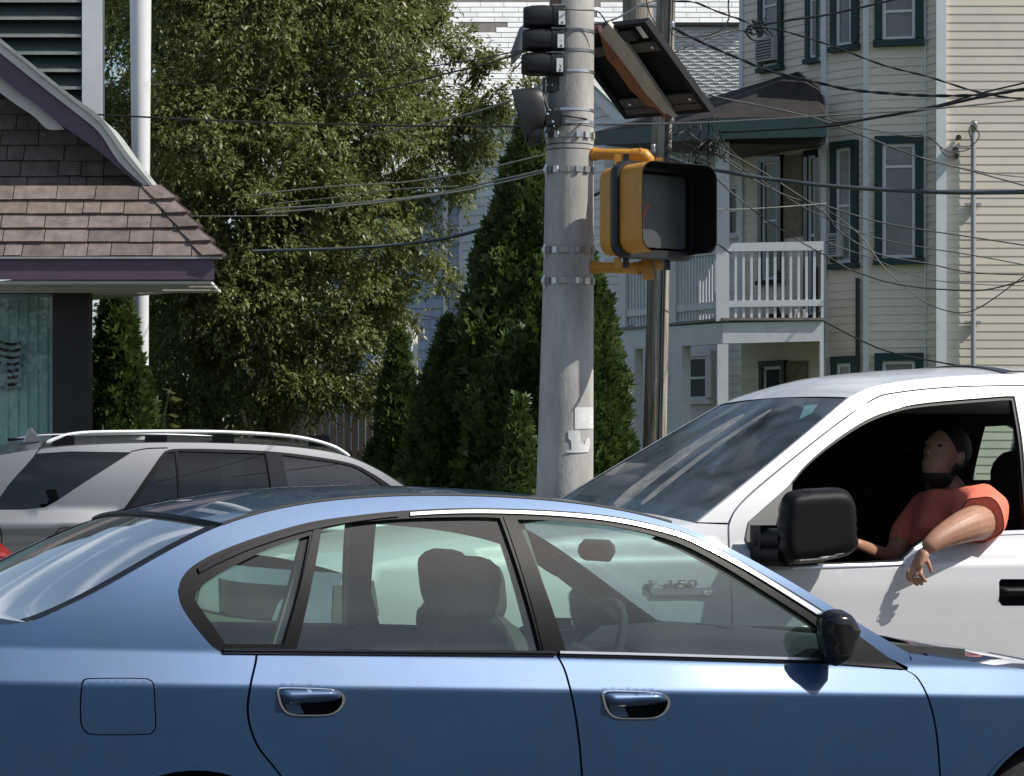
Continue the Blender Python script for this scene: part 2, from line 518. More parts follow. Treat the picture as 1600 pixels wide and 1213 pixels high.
tag(b.build("lawn", M['lawn']), kind='structure')
sheet("bounce_apron", [(-16, 20.9), (-1.6, 20.9), (-1.6, 25.2), (-16, 25.2)], M['paving'], 0.010)  # pale paving added to bounce light up to the shop soffit
sheet("yard", [(-30, 26), (8, 24.3), (8, 70), (-30, 70)], M['lawn'], 0.006)
# ------------------------------------------------------------------ building and plant materials
M['cream'] = mat('cream_siding', (0.76, 0.675, 0.575), 0.6, var=0.10, vscale=2.2, obj_var=0.05, grime=(0.56, 0.50, 0.42), gscale=1.1, gpos=(0.48, 0.85), bump=0.08, bscale=90)
M['white_siding'] = mat('white_siding', (0.64, 0.66, 0.68), 0.6, var=0.07, vscale=2.0, obj_var=0.05, grime=(0.46, 0.48, 0.49), gscale=1.6, gpos=(0.55, 0.85))
M['pale_blue'] = mat('pale_blue_siding', (0.34, 0.40, 0.52), 0.65, var=0.08, vscale=2.5, obj_var=0.07)
M['white_trim'] = mat('white_trim_paint', (0.66, 0.68, 0.70), 0.5, var=0.06, vscale=4, grime=(0.48, 0.49, 0.50), gscale=3, gpos=(0.58, 0.85))
M['green_trim'] = mat('dark_green_trim_paint', (0.020, 0.048, 0.050), 0.55, spec=0.3, var=0.15, vscale=6)
M['porch_grey'] = mat('pale_grey_porch_paint', (0.58, 0.60, 0.63), 0.55, var=0.07, vscale=4, grime=(0.40, 0.40, 0.40), gscale=3, gpos=(0.58, 0.85))
M['roof_dark'] = mat('dark_asphalt_roof', (0.030, 0.027, 0.026), 0.9, var=0.25, vscale=5, bump=0.5, bscale=50, spec=0.2)
M['pane'] = mat('house_window_glass', (0.19, 0.20, 0.205), 0.08, var=0.25, vscale=1.5)
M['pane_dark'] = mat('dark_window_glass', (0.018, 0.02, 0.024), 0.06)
M['curtain'] = mat('net_curtain', (0.30, 0.30, 0.30), 0.9, var=0.15, vscale=8)
M['ac'] = mat('air_conditioner_case', (0.42, 0.43, 0.42), 0.5, var=0.1, vscale=10)
M['ac_dark'] = mat('air_conditioner_grille', (0.06, 0.065, 0.07), 0.6)
M['purple'] = mat('purple_fascia_paint', (0.105, 0.068, 0.108), 0.55, var=0.10, vscale=5, grime=(0.15, 0.115, 0.145), gscale=3, gpos=(0.55, 0.85))
M['soffit'] = mat('white_soffit_paint', (0.60, 0.58, 0.54), 0.65, var=0.08, vscale=5, grime=(0.40, 0.37, 0.33), gscale=4, gpos=(0.55, 0.8))
M['shingle'] = mat('tan_asphalt_shingle', (0.188, 0.152, 0.138), 0.95, var=0.28, vscale=9, bump=0.6, bscale=120, obj_var=0.20, grime=(0.13, 0.105, 0.095), gscale=6, gpos=(0.5, 0.8), spec=0.15)
M['lead'] = mat('grey_weathered_edge', (0.33, 0.35, 0.33), 0.7, var=0.2, vscale=8)
M['slat'] = mat('dark_green_louvre', (0.030, 0.052, 0.048), 0.55, var=0.25, vscale=8, grime=(0.16, 0.17, 0.14), gscale=9, gpos=(0.62, 0.8))
M['shop_black'] = mat('black_painted_panel', (0.016, 0.014, 0.016), 0.55, var=0.2, vscale=4)
M['drape'] = mat('teal_drape', (0.60, 0.72, 0.69), 0.85, obj_var=0.06, var=0.10, vscale=3)
M['flag'] = mat('faded_flag_cloth', (0.42, 0.45, 0.46), 0.9)
M['flag_stripe'] = mat('faded_flag_stripe', (0.05, 0.018, 0.03), 0.9)
M['white_brick'] = mat('white_roof_shingle', (0.62, 0.63, 0.63), 0.9, var=0.06, vscale=3, obj_var=0.06, grime=(0.48, 0.49, 0.50), gscale=2.5, gpos=(0.55, 0.85), bump=0.2, bscale=60)
M['bare_deck'] = mat('bare_roof_deck', (0.15, 0.14, 0.13), 0.95, var=0.2, vscale=6)
M['wavy'] = mat('grey_scalloped_shingle', (0.46, 0.47, 0.48), 0.9, var=0.08, vscale=3)
M['bark'] = mat('tree_bark', (0.075, 0.06, 0.045), 0.95, var=0.3, vscale=9, bump=0.7, bscale=30)
M['fence_wood'] = mat('dark_fence_boards', (0.055, 0.045, 0.038), 0.9, var=0.2, vscale=6, obj_var=0.2)
M['leaf'] = leaf_mat('tree_leaves', (0.112, 0.138, 0.034), (0.225, 0.240, 0.082), 0.42)
M['leaf_dark'] = leaf_mat('dark_tree_leaves', (0.050, 0.072, 0.022), (0.095, 0.120, 0.040), 0.3)
M['cedar'] = leaf_mat('cedar_sprays', (0.045, 0.080, 0.018), (0.115, 0.155, 0.038), 0.25)
M['cedar_tip'] = leaf_mat('young_leaves', (0.12, 0.16, 0.05), (0.16, 0.15, 0.05), 0.3)

# ------------------------------------------------------------------ building helpers
def on_wall(A, B, px):
    """point of the wall line A-B (each (px,Y)) under photo column px -> X,Y"""
    a = W(A[0], HY, A[1]); b = W(B[0], HY, B[1]); k = (px - HX) / F
    # a+(b-a)t : X = k*Y
    t = (k * a.y - a.x) / ((b.x - a.x) - k * (b.y - a.y))
    p = a + (b - a) * t
    return p.x, p.y

class Wall:
    def __init__(s, A, B):
        s.A, s.B = A, B
        s.a = W(A[0], 0, A[1]); s.b = W(B[0], 0, B[1]); s.a.z = s.b.z = 0
        s.t = (s.b - s.a).normalized(); s.L = (s.b - s.a).length
        n = Vector((s.t.y, -s.t.x, 0)); s.n = n if n.y < 0 else -n
    def s_of(s, px):
        x, y = on_wall(s.A, s.B, px); return (Vector((x, y, 0)) - s.a).dot(s.t)
    def z_of(s, px, py):
        x, y = on_wall(s.A, s.B, px); return CZ + (HY - py) / F * y
    def p(s, q, z, d=0.0): return s.a + s.t * q + s.n * d + Vector((0, 0, z))
    def box(s, mb, q0, q1, z0, z1, d0, d1):
        mb.hexa([s.p(q0, z0, d0), s.p(q1, z0, d0), s.p(q1, z0, d1), s.p(q0, z0, d1), s.p(q0, z1, d0), s.p(q1, z1, d0), s.p(q1, z1, d1), s.p(q0, z1, d1)])
    def clapboards(s, parent, z0, z1, expo, m, name="clapboard", q0=0.0, q1=None, thick=0.022, phase=0.0, top=None, jit=0.002):
        """one board per course; top(q) limits the height (gables)"""
        q1 = s.L if q1 is None else q1
        z = z0 + phase
        while z < z1 - 0.02:
            ze = min(z + expo + 0.012, z1)
            a, b_ = q0, q1
            if top:
                qs = np.linspace(q0, q1, 60); ok = [q for q in qs if top(q) > z + expo]
                if not ok: break
                a, b_ = min(ok), max(ok)
            if b_ - a > 0.02:
                j = rnd.uniform(-jit, jit); mb = MB()
                mb.hexa([s.p(a, z + j, 0.0), s.p(b_, z - j, 0.0), s.p(b_, z - j, thick), s.p(a, z + j, thick), s.p(a, ze, 0.0), s.p(b_, ze, 0.0), s.p(b_, ze, 0.004), s.p(a, ze, 0.004)])
                mesh_obj(name, mb.v, mb.f, m, parent)
            z += expo
    def backing(s, parent, z0, z1, m, name="wall", q0=0.0, q1=None, d=0.0):
        q1 = s.L if q1 is None else q1
        mb = MB(); s.box(mb, q0, q1, z0, z1, -0.15, d - 0.002); return mb.build(name, m, parent)
    def board(s, parent, px0, px1, z0, z1, d, m, name="corner_board"):
        mb = MB(); s.box(mb, s.s_of(px0), s.s_of(px1), z0, z1, -0.01, d); return mb.build(name, m, parent)
    def window(s, parent, px0, px1, py0, py1, casing=None, sash=None, pane=None, cw=0.11, sill=True, lower=None, name="window", blind=None):
        casing = casing or M['green_trim']; sash = sash or M['white_trim']; pane = pane or M['pane']
        q0, q1 = sorted((s.s_of(px0), s.s_of(px1))); pm = (px0 + px1) / 2
        z1, z0 = s.z_of(pm, py0), s.z_of(pm, py1)
        D = 0.085
        mb = MB()
        s.box(mb, q0, q0 + cw, z0 + cw, z1 - cw, 0.0, D); s.box(mb, q1 - cw, q1, z0 + cw, z1 - cw, 0.0, D)
        s.box(mb, q0, q1, z1 - cw, z1, 0.0, D + 0.01); s.box(mb, q0 - (0.02 if sill else 0), q1 + (0.02 if sill else 0), z0, z0 + cw * 0.8, 0.0, D + 0.03)
        wn = mb.build(name, casing, parent)
        a, b_, c0, c1 = q0 + cw, q1 - cw, z0 + cw * 0.8, z1 - cw
        fw = 0.045; mid = c0 + (c1 - c0) * (lower or 0.5)
        mb = MB()
        s.box(mb, a, a + fw, c0, c1, 0.0, 0.055); s.box(mb, b_ - fw, b_, c0, c1, 0.0, 0.055)
        s.box(mb, a + fw, b_ - fw, c0, c0 + fw, 0.0, 0.053); s.box(mb, a + fw, b_ - fw, c1 - fw, c1, 0.0, 0.053)
        s.box(mb, a + fw, b_ - fw, mid - 0.018, mid + 0.018, 0.0, 0.05)
        fr = mb.build("frame", sash, wn)
        for zA, zB, dd in ((c0 + fw, mid - 0.018, 0.030), (mid + 0.018, c1 - fw, 0.036)):
            mb = MB(); s.box(mb, a + fw, b_ - fw, zA, zB, 0.024, dd)
            g = mb.build("pane", pane, wn)
        if blind:
            mb = MB(); s.box(mb, a + fw, b_ - fw, mid + (c1 - mid) * blind, c1 - fw, 0.037, 0.040); mb.build("blind", M['curtain'], wn)
        return wn, (a, b_, c0, c1)
# ------------------------------------------------------------------ vehicles: common frame
class Car:
    """u along the heading, v out of the side that faces the street corner, z up; lat(u,z) is the half width"""
    def __init__(s, ref, vref, yaw, head, lat):
        a = math.radians(yaw)
        s.n = Vector((math.sin(a), -math.cos(a), 0))
        s.f = Vector((math.cos(a), math.sin(a), 0)) * head
        s.O = Vector((ref[0], ref[1], 0)) - s.n * vref
        s.lat = lat; s.zc = None; s.rows = ()
    def w(s, u, v, z): return s.O + s.f * u + s.n * v + Vector((0, 0, z))
    def uz(s, px, py, off=0.0, fixed=None):
        dx, dz = (px - HX) / F, (HY - py) / F
        d = Vector((dx, 1, dz)); v = fixed if fixed is not None else s.lat(0, 0.8)
        for _ in range(60):
            Y = (v + s.O.dot(s.n)) / d.dot(s.n)
            p = Vector((dx * Y, Y, CZ + dz * Y))
            u = (p - s.O).dot(s.f); z = p.z
            if fixed is not None: break
            v += (s.lat(u, z) + off - v) * 0.6
        return (u, z)
    def P(s, pts, off=0.0): return [s.uz(x, y, off) for x, y in pts]
    def C(s, pts, n=5): return [s.uz(x, y) for x, y in cr(pts, n)]
    def normal(s, u, z, sd):
        e = 0.004
        du = (s.lat(u + e, z) - s.lat(u - e, z)) / (2 * e); dz = (s.lat(u, z + e) - s.lat(u, z - e)) / (2 * e)
        return (s.f * -du + s.n * sd + Vector((0, 0, -dz))).normalized()
    def panel(s, name, outer, mat, parent, off=0.0, rim=0.015, holes=(), step=0.05, sides=(1,), bstep=None, label=None):
        ex = gap = None
        if s.zc:
            us = [p[0] for p in outer]; U = np.arange(min(us) + 0.007, max(us), 0.025)
            ex = np.array([(u, s.zc(u) + h) for k, h in enumerate(s.rows) for u in U])
            lo, hi = min(s.rows), max(s.rows)
            gap = lambda G: ((G[:, 1] - s.zc(G[:, 0])) > lo - step * .5) & ((G[:, 1] - s.zc(G[:, 0])) < hi + step * .5)
        P, T, loops = tri_mesh(outer, holes, step, bstep, ex, gap)
        B = border(T); out = []
        for sd in sides:
            vs, ns, fs = [], [], []
            for u, z in P:
                vs.append(s.w(u, sd * (s.lat(u, z) + off), z)); ns.append(s.normal(u, z, sd))
            flip = (s.f.cross(s.n * 1.0)).z * sd < 0
            for t in T:
                t = [int(i) for i in t]; fs.append(t if flip else t[::-1])
            if rim:
                for a, b in B:
                    d2 = P[b] - P[a]; l = np.hypot(*d2)
                    if l < 1e-9: continue
                    nn = (s.f * (d2[1] / l) + Vector((0, 0, -d2[0] / l)))
                    k = len(vs)
                    for i in (a, b): vs.append(vs[i].copy()); ns.append(nn)
                    for i in (b, a): vs.append(vs[i] - s.n * (sd * rim)); ns.append(nn)
                    fs.append([k, k + 1, k + 2, k + 3] if not flip else [k + 3, k + 2, k + 1, k])
            o = mesh_obj(name, vs, fs, mat, parent, True)
            # face windings follow the normals
            me = o.data
            o.data.normals_split_custom_set_from_vertices(ns)
            if label: o["label"] = label
            out.append(o)
        return out[0] if len(out) == 1 else out
    def span(s, name, curve, mat, parent, crown, du=0.0, n=14, power=2.0, inset=0.0, drop=0.0, off=0.0, smooth=True):
        """skin from the near curve [(u,z)] across to its mirror on the far side; crown lifts and du shifts the middle line"""
        vs, fs = [], []; m = len(curve)
        for i, (u, z) in enumerate(curve):
            v = s.lat(u, z) + off - inset
            c = crown[i] if isinstance(crown, (list, tuple)) else crown
            d = du[i] if isinstance(du, (list, tuple)) else du
            for k in range(n + 1):
                t = 1 - 2 * k / n; q = 1 - abs(t) ** power
                vs.append(s.w(u + d * q, v * t, z + c * q - drop))
        for i in range(m - 1):
            for k in range(n):
                a = i * (n + 1) + k
                fs.append((a, a + 1, a + n + 2, a + n + 1))
        o = mesh_obj(name, vs, fs, mat, parent, smooth)
        bm = bmesh.new(); bm.from_mesh(o.data); bmesh.ops.recalc_face_normals(bm, faces=bm.faces)
        bm.to_mesh(o.data); bm.free()
        return o
    def wheel(s, u, v, r, parent, wd=0.2):
        rings = []
        prof = [(r * 0.62, wd / 2), (r * 0.93, wd / 2), (r, wd / 2 - 0.03), (r, -wd / 2 + 0.03), (r * 0.93, -wd / 2), (r * 0.62, -wd / 2)]
        for k in range(len(prof)):
            pass
        b = MB(); n = 36
        for rr, dd in prof:
            rings.append([s.w(u + rr * math.cos(2 * math.pi * k / n), v + dd, r + rr * math.sin(2 * math.pi * k / n)) for k in range(n)])
        rings.append(rings[0])
        b.loft(rings, (False, False))
        wh = b.build("tyre", M['tyre'], parent, 50)
        b = MB(); sg = 1 if v > 0 else -1
        dd = v + sg * wd * 0.32
        ring = lambda rr, d: [s.w(u + rr * math.cos(2 * math.pi * k / n), d, r + rr * math.sin(2 * math.pi * k / n)) for k in range(n)]
        b.loft([ring(r * 0.63, dd - sg * 0.06), ring(r * 0.63, dd + sg * 0.02), ring(r * 0.57, dd + sg * 0.02), ring(r * 0.56, dd - sg * 0.06)], (False, False))
        for k in range(5):
            a = 2 * math.pi * k / 5 + 0.3
            p0 = s.w(u + 0.04 * math.cos(a), dd, r + 0.04 * math.sin(a)); p1 = s.w(u + r * 0.6 * math.cos(a), dd, r + r * 0.6 * math.sin(a))
            b.bar(p0, p1, 0.07, 0.03, s.n)
        b.loft([ring(0.06, dd - 0.02), ring(0.06, dd + sg * 0.025)], (True, True))
        b.build("rim", M['rim'], wh, 40)
        return wh

def profile(slopes, z0=-1.2, z1=1.2, n=2401, blur=0.006):
    """half-width offset as a function of height above the crease, from a slope function dv/dz"""
    h = np.linspace(z0, z1, n); d = np.array([slopes(x) for x in h])
    k = max(1, int(blur / (h[1] - h[0])));
    if k > 1:
        ker = np.hanning(2 * k + 3); ker /= ker.sum(); d = np.convolve(np.pad(d, k + 1, mode='edge'), ker, 'valid')
    v = np.concatenate([[0], np.cumsum((d[1:] + d[:-1]) / 2 * (h[1] - h[0]))])
    v -= np.interp(0, h, v)
    return lambda x: float(np.interp(x, h, v))

def fitline(pts):
    a = np.array(pts); k = np.polyfit(a[:, 0], a[:, 1], 1); return lambda u: k[0] * u + k[1]
# ------------------------------------------------------------------ blue sedan
def build_sedan():
    def sl(h):
        if h < 0: return 0.035 + 0.30 * (-h)
        if h < 0.086: return -0.615
        return -(0.26 + 0.95 * (h - 0.086))
    prof = profile(sl, blur=0.013)
    V0 = 0.86
    base = Car((0, 7.5), V0, 24, 1, lambda u, z: V0)
    zc = fitline(base.P([(0, 1069), (400, 1072), (900, 1076), (1300, 1084), (1600, 1092)]))
    def lat(u, z):
        t = max(0.0, abs(u - 0.4) - 1.1)
        return V0 - 0.035 * t * t + prof(z - zc(u))
    c = Car((0, 7.5), V0, 24, 1, lat)
    c.zc = zc; c.rows = (-0.06, -0.035, -0.022, -0.016, -0.012, -0.008, -0.004, 0.0, 0.004, 0.008, 0.012, 0.016, 0.022, 0.035, 0.052, 0.064, 0.070, 0.074, 0.078, 0.082, 0.086, 0.090, 0.094, 0.098, 0.104, 0.115, 0.13)
    S = thing("sedan", c.w(0.4, 0, 0), "blue four-door sedan driving right across the bottom of the picture in the nearest lane", "car")
    P, C = c.P, c.C
    ur, _ = c.uz(297, 1200); uf, _ = c.uz(1665, 1200)
    wr = 0.31; ar = 0.368
    UB, UF, ZS = ur - 1.02, uf + 0.88, 0.30
    # top edge of the side: from tail to nose
    glass_edge = [(40, 973), (75, 962), (150, 925), (250, 869), (318, 833), (347, 821)]
    ditch = [(347, 821), (400, 803), (500, 784), (600, 776.5), (740, 775), (870, 783), (960, 796), (1050, 817)]
    pillar = [(1050, 817), (1100, 837), (1200, 889), (1300, 948), (1420, 1021)]
    hood = [(1420, 1021), (1500, 1032), (1600, 1046)]
    g, d, a, h = C(glass_edge), C(ditch), C(pillar), C(hood)
    def smooth(L, deg):
        A_ = np.array(L); t = np.concatenate([[0], np.cumsum(np.hypot(*(A_[1:] - A_[:-1]).T))]); t /= t[-1]
        q = [np.polyfit(t, A_[:, k], deg, w=[30 if i in (0, len(t) - 1) else 1 for i in range(len(t))]) for k in (0, 1)]
        return [(float(np.polyval(q[0], x)), float(np.polyval(q[1], x))) for x in np.linspace(0, 1, len(L))]
    d, a = smooth(d, 4), smooth(a, 3); g = g[:2] + smooth(g[2:], 3)
    u0, z0 = g[0]
    deck = [(UB, z0 - 0.07), (UB + 0.12, z0 - 0.035), (u0 - 0.25, z0 - 0.012), (u0 - 0.04, z0 - 0.004), (u0, z0)]
    uh, zh = h[-1]
    nose = [(uh, zh), (uh + 0.35, zh - 0.06), (UF - 0.25, zh - 0.16), (UF - 0.05, zh - 0.25), (UF, zh - 0.33)]
    tail = [(UB, z0 - 0.07), (UB - 0.02, z0 - 0.2), (UB - 0.05, 0.62), (UB - 0.03, 0.42), (UB + 0.05, 0.28)]
    front = [(UF, zh - 0.33), (UF + 0.03, 0.5), (UF + 0.02, 0.35), (UF - 0.06, 0.25)]
    def arc(uc, a0, a1, n=26): return [(uc + ar * math.cos(math.radians(a0 + (a1 - a0) * k / n)), wr + ar * math.sin(math.radians(a0 + (a1 - a0) * k / n))) for k in range(n + 1)]
    # daylight opening, clockwise pieces
    dlo_top = [(278, 924), (284, 904), (302, 884), (342, 862), (400, 840), (480, 817), (560, 805), (640, 797.5), (740, 794), (860, 797.5), (960, 807), (1050, 826.5), (1100, 846), (1180, 890), (1290, 957), (1413, 1046)]
    dlo_back = [(346, 1019), (330, 1008), (303, 976), (284, 947), (278, 924)]
    top, back = C(dlo_top), C(dlo_back)
    dlo_bot = P([(1413, 1047.5), (1290, 1036.5), (1000, 1028), (870, 1024.5), (400, 1020)])
    # shut lines
    rear_line = C([(401, 1020), (399.5, 1035), (392, 1068), (387, 1105), (391, 1136), (404, 1168), (426, 1196), (449, 1226)])
    mid_line = C([(871, 1024.5), (884, 1052), (897, 1105), (905, 1160), (909.5, 1213)])
    fr_line = C([(1416, 1047.5), (1432, 1058), (1447, 1083), (1458, 1117), (1465, 1160), (1469, 1213)])
    sh = lambda L, d: [(u + d, z) for u, z in L]
    G = 0.0035
    rl_end = [(ur + ar + 0.05, 0.40), (ur + ar + 0.06, ZS)]
    mid_end = [(mid_line[-1][0] + 0.01, ZS)]
    fr_end = [(uf - ar - 0.07, 0.42), (uf - ar - 0.075, ZS)]
    # body side with the window opening cut out; fuel flap hole
    flap_o = C([(127, 1068), (132, 1061), (150, 1059.5), (220, 1059.5), (234, 1062), (241, 1070), (243, 1100), (244, 1135), (238, 1146), (226, 1148.5), (150, 1149), (134, 1145), (126, 1132), (124.5, 1100), (127, 1068)], 3)[:-1]
    cx = sum(p[0] for p in flap_o) / len(flap_o); cz = sum(p[1] for p in flap_o) / len(flap_o)
    shrink = lambda L, k, cx, cz: [(cx + (u - cx) * k, cz + (z - cz) * k) for u, z in L]
    side = tail[::-1] + deck[1:] + g[1:] + d[1:] + a[1:] + P([(1427, 1046)]) + top[::-1][1:] + back[::-1][1:] + P([(398, 1020)]) \
        + sh(rear_line, -G)[1:] + [(ur + ar + 0.05 - G, 0.43)] + arc(ur, 15, 172) + [(ur - ar - 0.01, 0.28)]
    c.panel("body_side", side, M['blue'], S, 0, 0.02, [flap_o], 0.045, (1, -1), 0.018)
    c.panel("fuel_flap", shrink(flap_o, 0.965, cx, cz), M['blue'], S, 0.0006, 0.012, (), 0.04, (1,), 0.01)
    # handles
    def handle_out(x0, y0): return [(x0 + i, y0 + j) for i, j in [(433 - 433, 6), (3, 1), (12, -0.5), (40, 0), (82, 2), (98, 7), (104, 16), (101, 28), (91, 38), (75, 42.5), (45, 43), (24, 42), (13, 37), (5, 25)]]
    hr = C(handle_out(433, 1075) + [handle_out(433, 1075)[0]], 4)[:-1]
    hf = C(handle_out(941, 1080) + [handle_out(941, 1080)[0]], 4)[:-1]
    bot = [p for p in dlo_bot]
    belt = lambda x0, x1: P([(x, y) for x, y in [(1416, 1047.5), (1290, 1036.5), (1150, 1032.5), (1000, 1028), (871, 1024.5), (640, 1022.5), (401, 1020)] if x0 <= x <= x1])
    rear_door = sh(rear_line, G) + rl_end + sh(mid_end, -G) + sh(mid_line, -G)[::-1] + [(u, z) for u, z in belt(500, 800)]
    front_door = sh(mid_line, G) + sh(mid_end, G) + sh(fr_end, -G)[::-1] + sh(fr_line, -G)[::-1] + belt(900, 1300)
    rd = c.panel("rear_door", rear_door, M['blue'], S, 0, 0.02, [hr], 0.045, (1,), 0.018)
    fd = c.panel("front_door", front_door, M['blue'], S, 0, 0.02, [hf], 0.045, (1,), 0.018)
    c.panel("rear_door", rear_door, M['blue'], S, 0, 0.02, [], 0.06, (-1,), 0.03)
    c.panel("front_door", front_door, M['blue'], S, 0, 0.02, [], 0.06, (-1,), 0.03)
    for door, ho in ((rd, hr), (fd, hf)):
        hx = sum(p[0] for p in ho) / len(ho); hz = sum(p[1] for p in ho) / len(ho)
        c.panel("handle_recess", shrink(ho, 1.0, hx, hz), M['dark'], door, -0.028, 0, (), 0.03, (1,))
        us = [p[0] for p in ho]; zs = [p[1] for p in ho]; U0, U1, Z0, Z1 = min(us), max(us), min(zs), max(zs)
        # bezel ring round the recess
        c.panel("handle_bezel", shrink(ho, 1.03, hx, hz), M['chrome'], door, 0.003, 0.012, [shrink(ho, 0.955, hx, hz)], 0.02, (1,), 0.006)
        L = U1 - U0; H = Z1 - Z0
        flap = [(U0 + 0.03 * L, Z1 - 0.10 * H), (U0 + 0.10 * L, Z1 - 0.03 * H), (U0 + 0.5 * L, Z1 - 0.05 * H), (U0 + 0.86 * L, Z1 - 0.11 * H), (U0 + 0.96 * L, Z1 - 0.28 * H), (U0 + 0.97 * L, Z1 - 0.42 * H),
                (U0 + 0.85 * L, Z1 - 0.52 * H), (U0 + 0.5 * L, Z1 - 0.56 * H), (U0 + 0.12 * L, Z1 - 0.56 * H), (U0 + 0.05 * L, Z1 - 0.4 * H)]
        flap = [tuple(p) for p in cr(flap, 4, True)]
        fn = lambda x, z, dd: c.w(x, lat(x, z) - 0.004 + dd, z)
        inflate("handle", flap, fn, 0.026, 0.006, M['blue'], door, 0.012, 0.022)
        lug = [(U0 + 0.1 * L, Z1 - 0.5 * H), (U0 + 0.33 * L, Z1 - 0.5 * H), (U0 + 0.42 * L, Z0 + 0.08 * H), (U0 + 0.2 * L, Z0 + 0.08 * H)]
        c.panel("handle_lug", lug, M['blue'], door, -0.008, 0.01, (), 0.02, (1,))
    # wing with the front wheel arch
    wing = sh(fr_line, G) + sh(fr_end, G) + [(uf - ar - 0.01, 0.28)] + arc(uf, 172, 8) + [(uf + ar + 0.02, 0.26)] + front[::-1] + nose[::-1][1:] + h[::-1][1:] + P([(1425, 1030)])
    c.panel("front_wing", wing, M['blue'], S, 0, 0.02, (), 0.045, (1, -1), 0.02)
    # arch lips and liners
    for uc in (ur, uf):
        o_ = arc(uc, 176, 4); i_ = [(uc + (p[0] - uc) * 0.972, wr + (p[1] - wr) * 0.972) for p in o_]
        c.panel("arch_lip", o_ + i_[::-1], M['blue'], S, 0.006, 0.02, (), 0.03, (1,), 0.02)
        b = MB(); rr = ar - 0.004
        b.loft([[c.w(uc + rr * math.cos(t), v, wr + rr * math.sin(t)) for t in np.linspace(-0.25, math.pi + 0.25, 24)] for v in (0.84, 0.55)], (False, False), False)
        b.loft([[c.w(uc + rr * math.cos(t), v, wr + rr * math.sin(t)) for t in np.linspace(-0.25, math.pi + 0.25, 24)] for v in (-0.84, -0.55)], (False, False), False)
        b.build("wheel_arch_liner", M['dark'], S)
        for sg in (1, -1): c.wheel(uc, sg * 0.72, wr, S)
    # dark inner shell behind the shut lines, with the openings
    inner_top = [(u, z) for u, z in P([(405, 1045), (880, 1049), (1290, 1062), (1405, 1072)])]
    shell = [(UB + 0.15, z0 - 0.12)] + inner_top + [(uh, zh - 0.06), (UF - 0.3, zh - 0.25), (UF - 0.2, 0.4)] + [(uf + ar + .03, .3)] + arc(uf, 8, 172) + [(uf - ar - 0.02, 0.3), (ur + ar + 0.02, 0.3)] + arc(ur, 8, 172) + [(UB + 0.15, 0.35)]
    c.panel("inner_shell", shell, M['dark'], S, -0.035, 0, (), 0.08, (1, -1))
    b = MB(); b.box((0, 0, 0), (1, 1, 1)); 
    sill = [(ur + ar + 0.03, ZS + 0.01), (uf - ar - 0.03, ZS + 0.01), (uf - ar - 0.03, 0.17), (ur + ar + 0.03, 0.17)]
    c.panel("sill", sill, M['blue'], S, -0.012, 0.02, (), 0.08, (1, -1))
    # window frames and glass
    q = C([(304, 936), (310, 921), (330, 905), (362, 886), (420, 858), (484, 836.5)]) + P([(446, 1007), (352, 1007)]) + C([(352, 1007), (338, 985), (316, 955), (304, 936)])[1:-1]
    rg = P([(463, 1015.5)]) + C([(502, 829), (520, 824), (560, 816.5), (640, 810), (740, 808), (781, 809.5)]) + P([(845, 1018.5)])
    fg = P([(885, 1020)]) + C([(808, 812), (860, 813.5), (960, 823), (1050, 845), (1120, 879), (1200, 928), (1262, 968), (1281, 984)]) + P([(1290, 1030.5)])
    dlo = top[:-1] + dlo_bot + back[:-1]
    c.panel("window_surround", dlo, M['trim'], S, 0.001, 0.03, [q, rg, fg], 0.04, (1, -1), 0.012)
    c.panel("quarter_window", q, M['sedan_glass'], S, -0.012, 0, (), 0.06, (1, -1))
    c.panel("rear_window", rg, M['sedan_glass'], S, -0.012, 0, (), 0.06, (1, -1))
    c.panel("front_window", fg, M['sedan_glass'], S, -0.012, 0, (), 0.06, (1, -1))
    # satin bar over the windows (brightening towards the front), belt bar
    bar_o = C([(308, 888), (344, 868.5), (400, 845.5), (480, 822), (560, 808.5), (640, 800.5), (740, 796.5), (860, 800), (960, 809.5), (1050, 829), (1100, 849), (1180, 893), (1286, 958)])
    bar_i = C([(311, 895), (346, 877), (401, 853.5), (480, 829), (560, 814), (640, 805.5), (740, 801.5), (860, 805), (960, 815), (1048, 834.5), (1098, 855), (1178, 899), (1280, 963)])
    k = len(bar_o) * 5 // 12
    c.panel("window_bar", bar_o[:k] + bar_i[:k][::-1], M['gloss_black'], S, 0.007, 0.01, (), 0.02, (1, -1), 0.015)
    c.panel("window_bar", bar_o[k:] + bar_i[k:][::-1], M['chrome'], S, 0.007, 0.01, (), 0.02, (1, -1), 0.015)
    for x0, x1 in ((348, 866), (873, 1288)):
        ys = lambda x: np.interp(x, [346, 870, 1000, 1290], [1014.5, 1018.5, 1021.5, 1030])
        xs = np.linspace(x0, x1, 12)
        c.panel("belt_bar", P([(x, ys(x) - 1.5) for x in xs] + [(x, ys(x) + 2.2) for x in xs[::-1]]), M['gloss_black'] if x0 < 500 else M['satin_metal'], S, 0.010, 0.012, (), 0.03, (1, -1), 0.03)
        c.panel("belt_seal", P([(x, ys(x) + 2.5) for x in xs] + [(x, ys(x) + 6.5) for x in xs[::-1]]), M['trim'], S, 0.006, 0.012, (), 0.03, (1, -1), 0.03)
    # divider bar of the rear door
    c.panel("window_divider", P([(489, 827), (501, 824), (458, 1015), (441, 1013)]), M['trim'], S, 0.004, 0.02, (), 0.03, (1, -1))
    c.panel("pillar_cover", P([(786, 808), (805, 808), (868, 1019), (849, 1019)]), M['trim'], S, 0.004, 0.02, (), 0.03, (1, -1))
    # roof, screens, bonnet, boot
    nr = len(d)
    c.span("roof", d, M['blue'], S, [0.008 + 0.020 * min(1, i / 8) for i in range(nr)], [-0.05 * max(0, 1 - i / 10) + 0.05 * max(0, (i - nr + 10) / 10) for i in range(nr)], 24, 2.2)
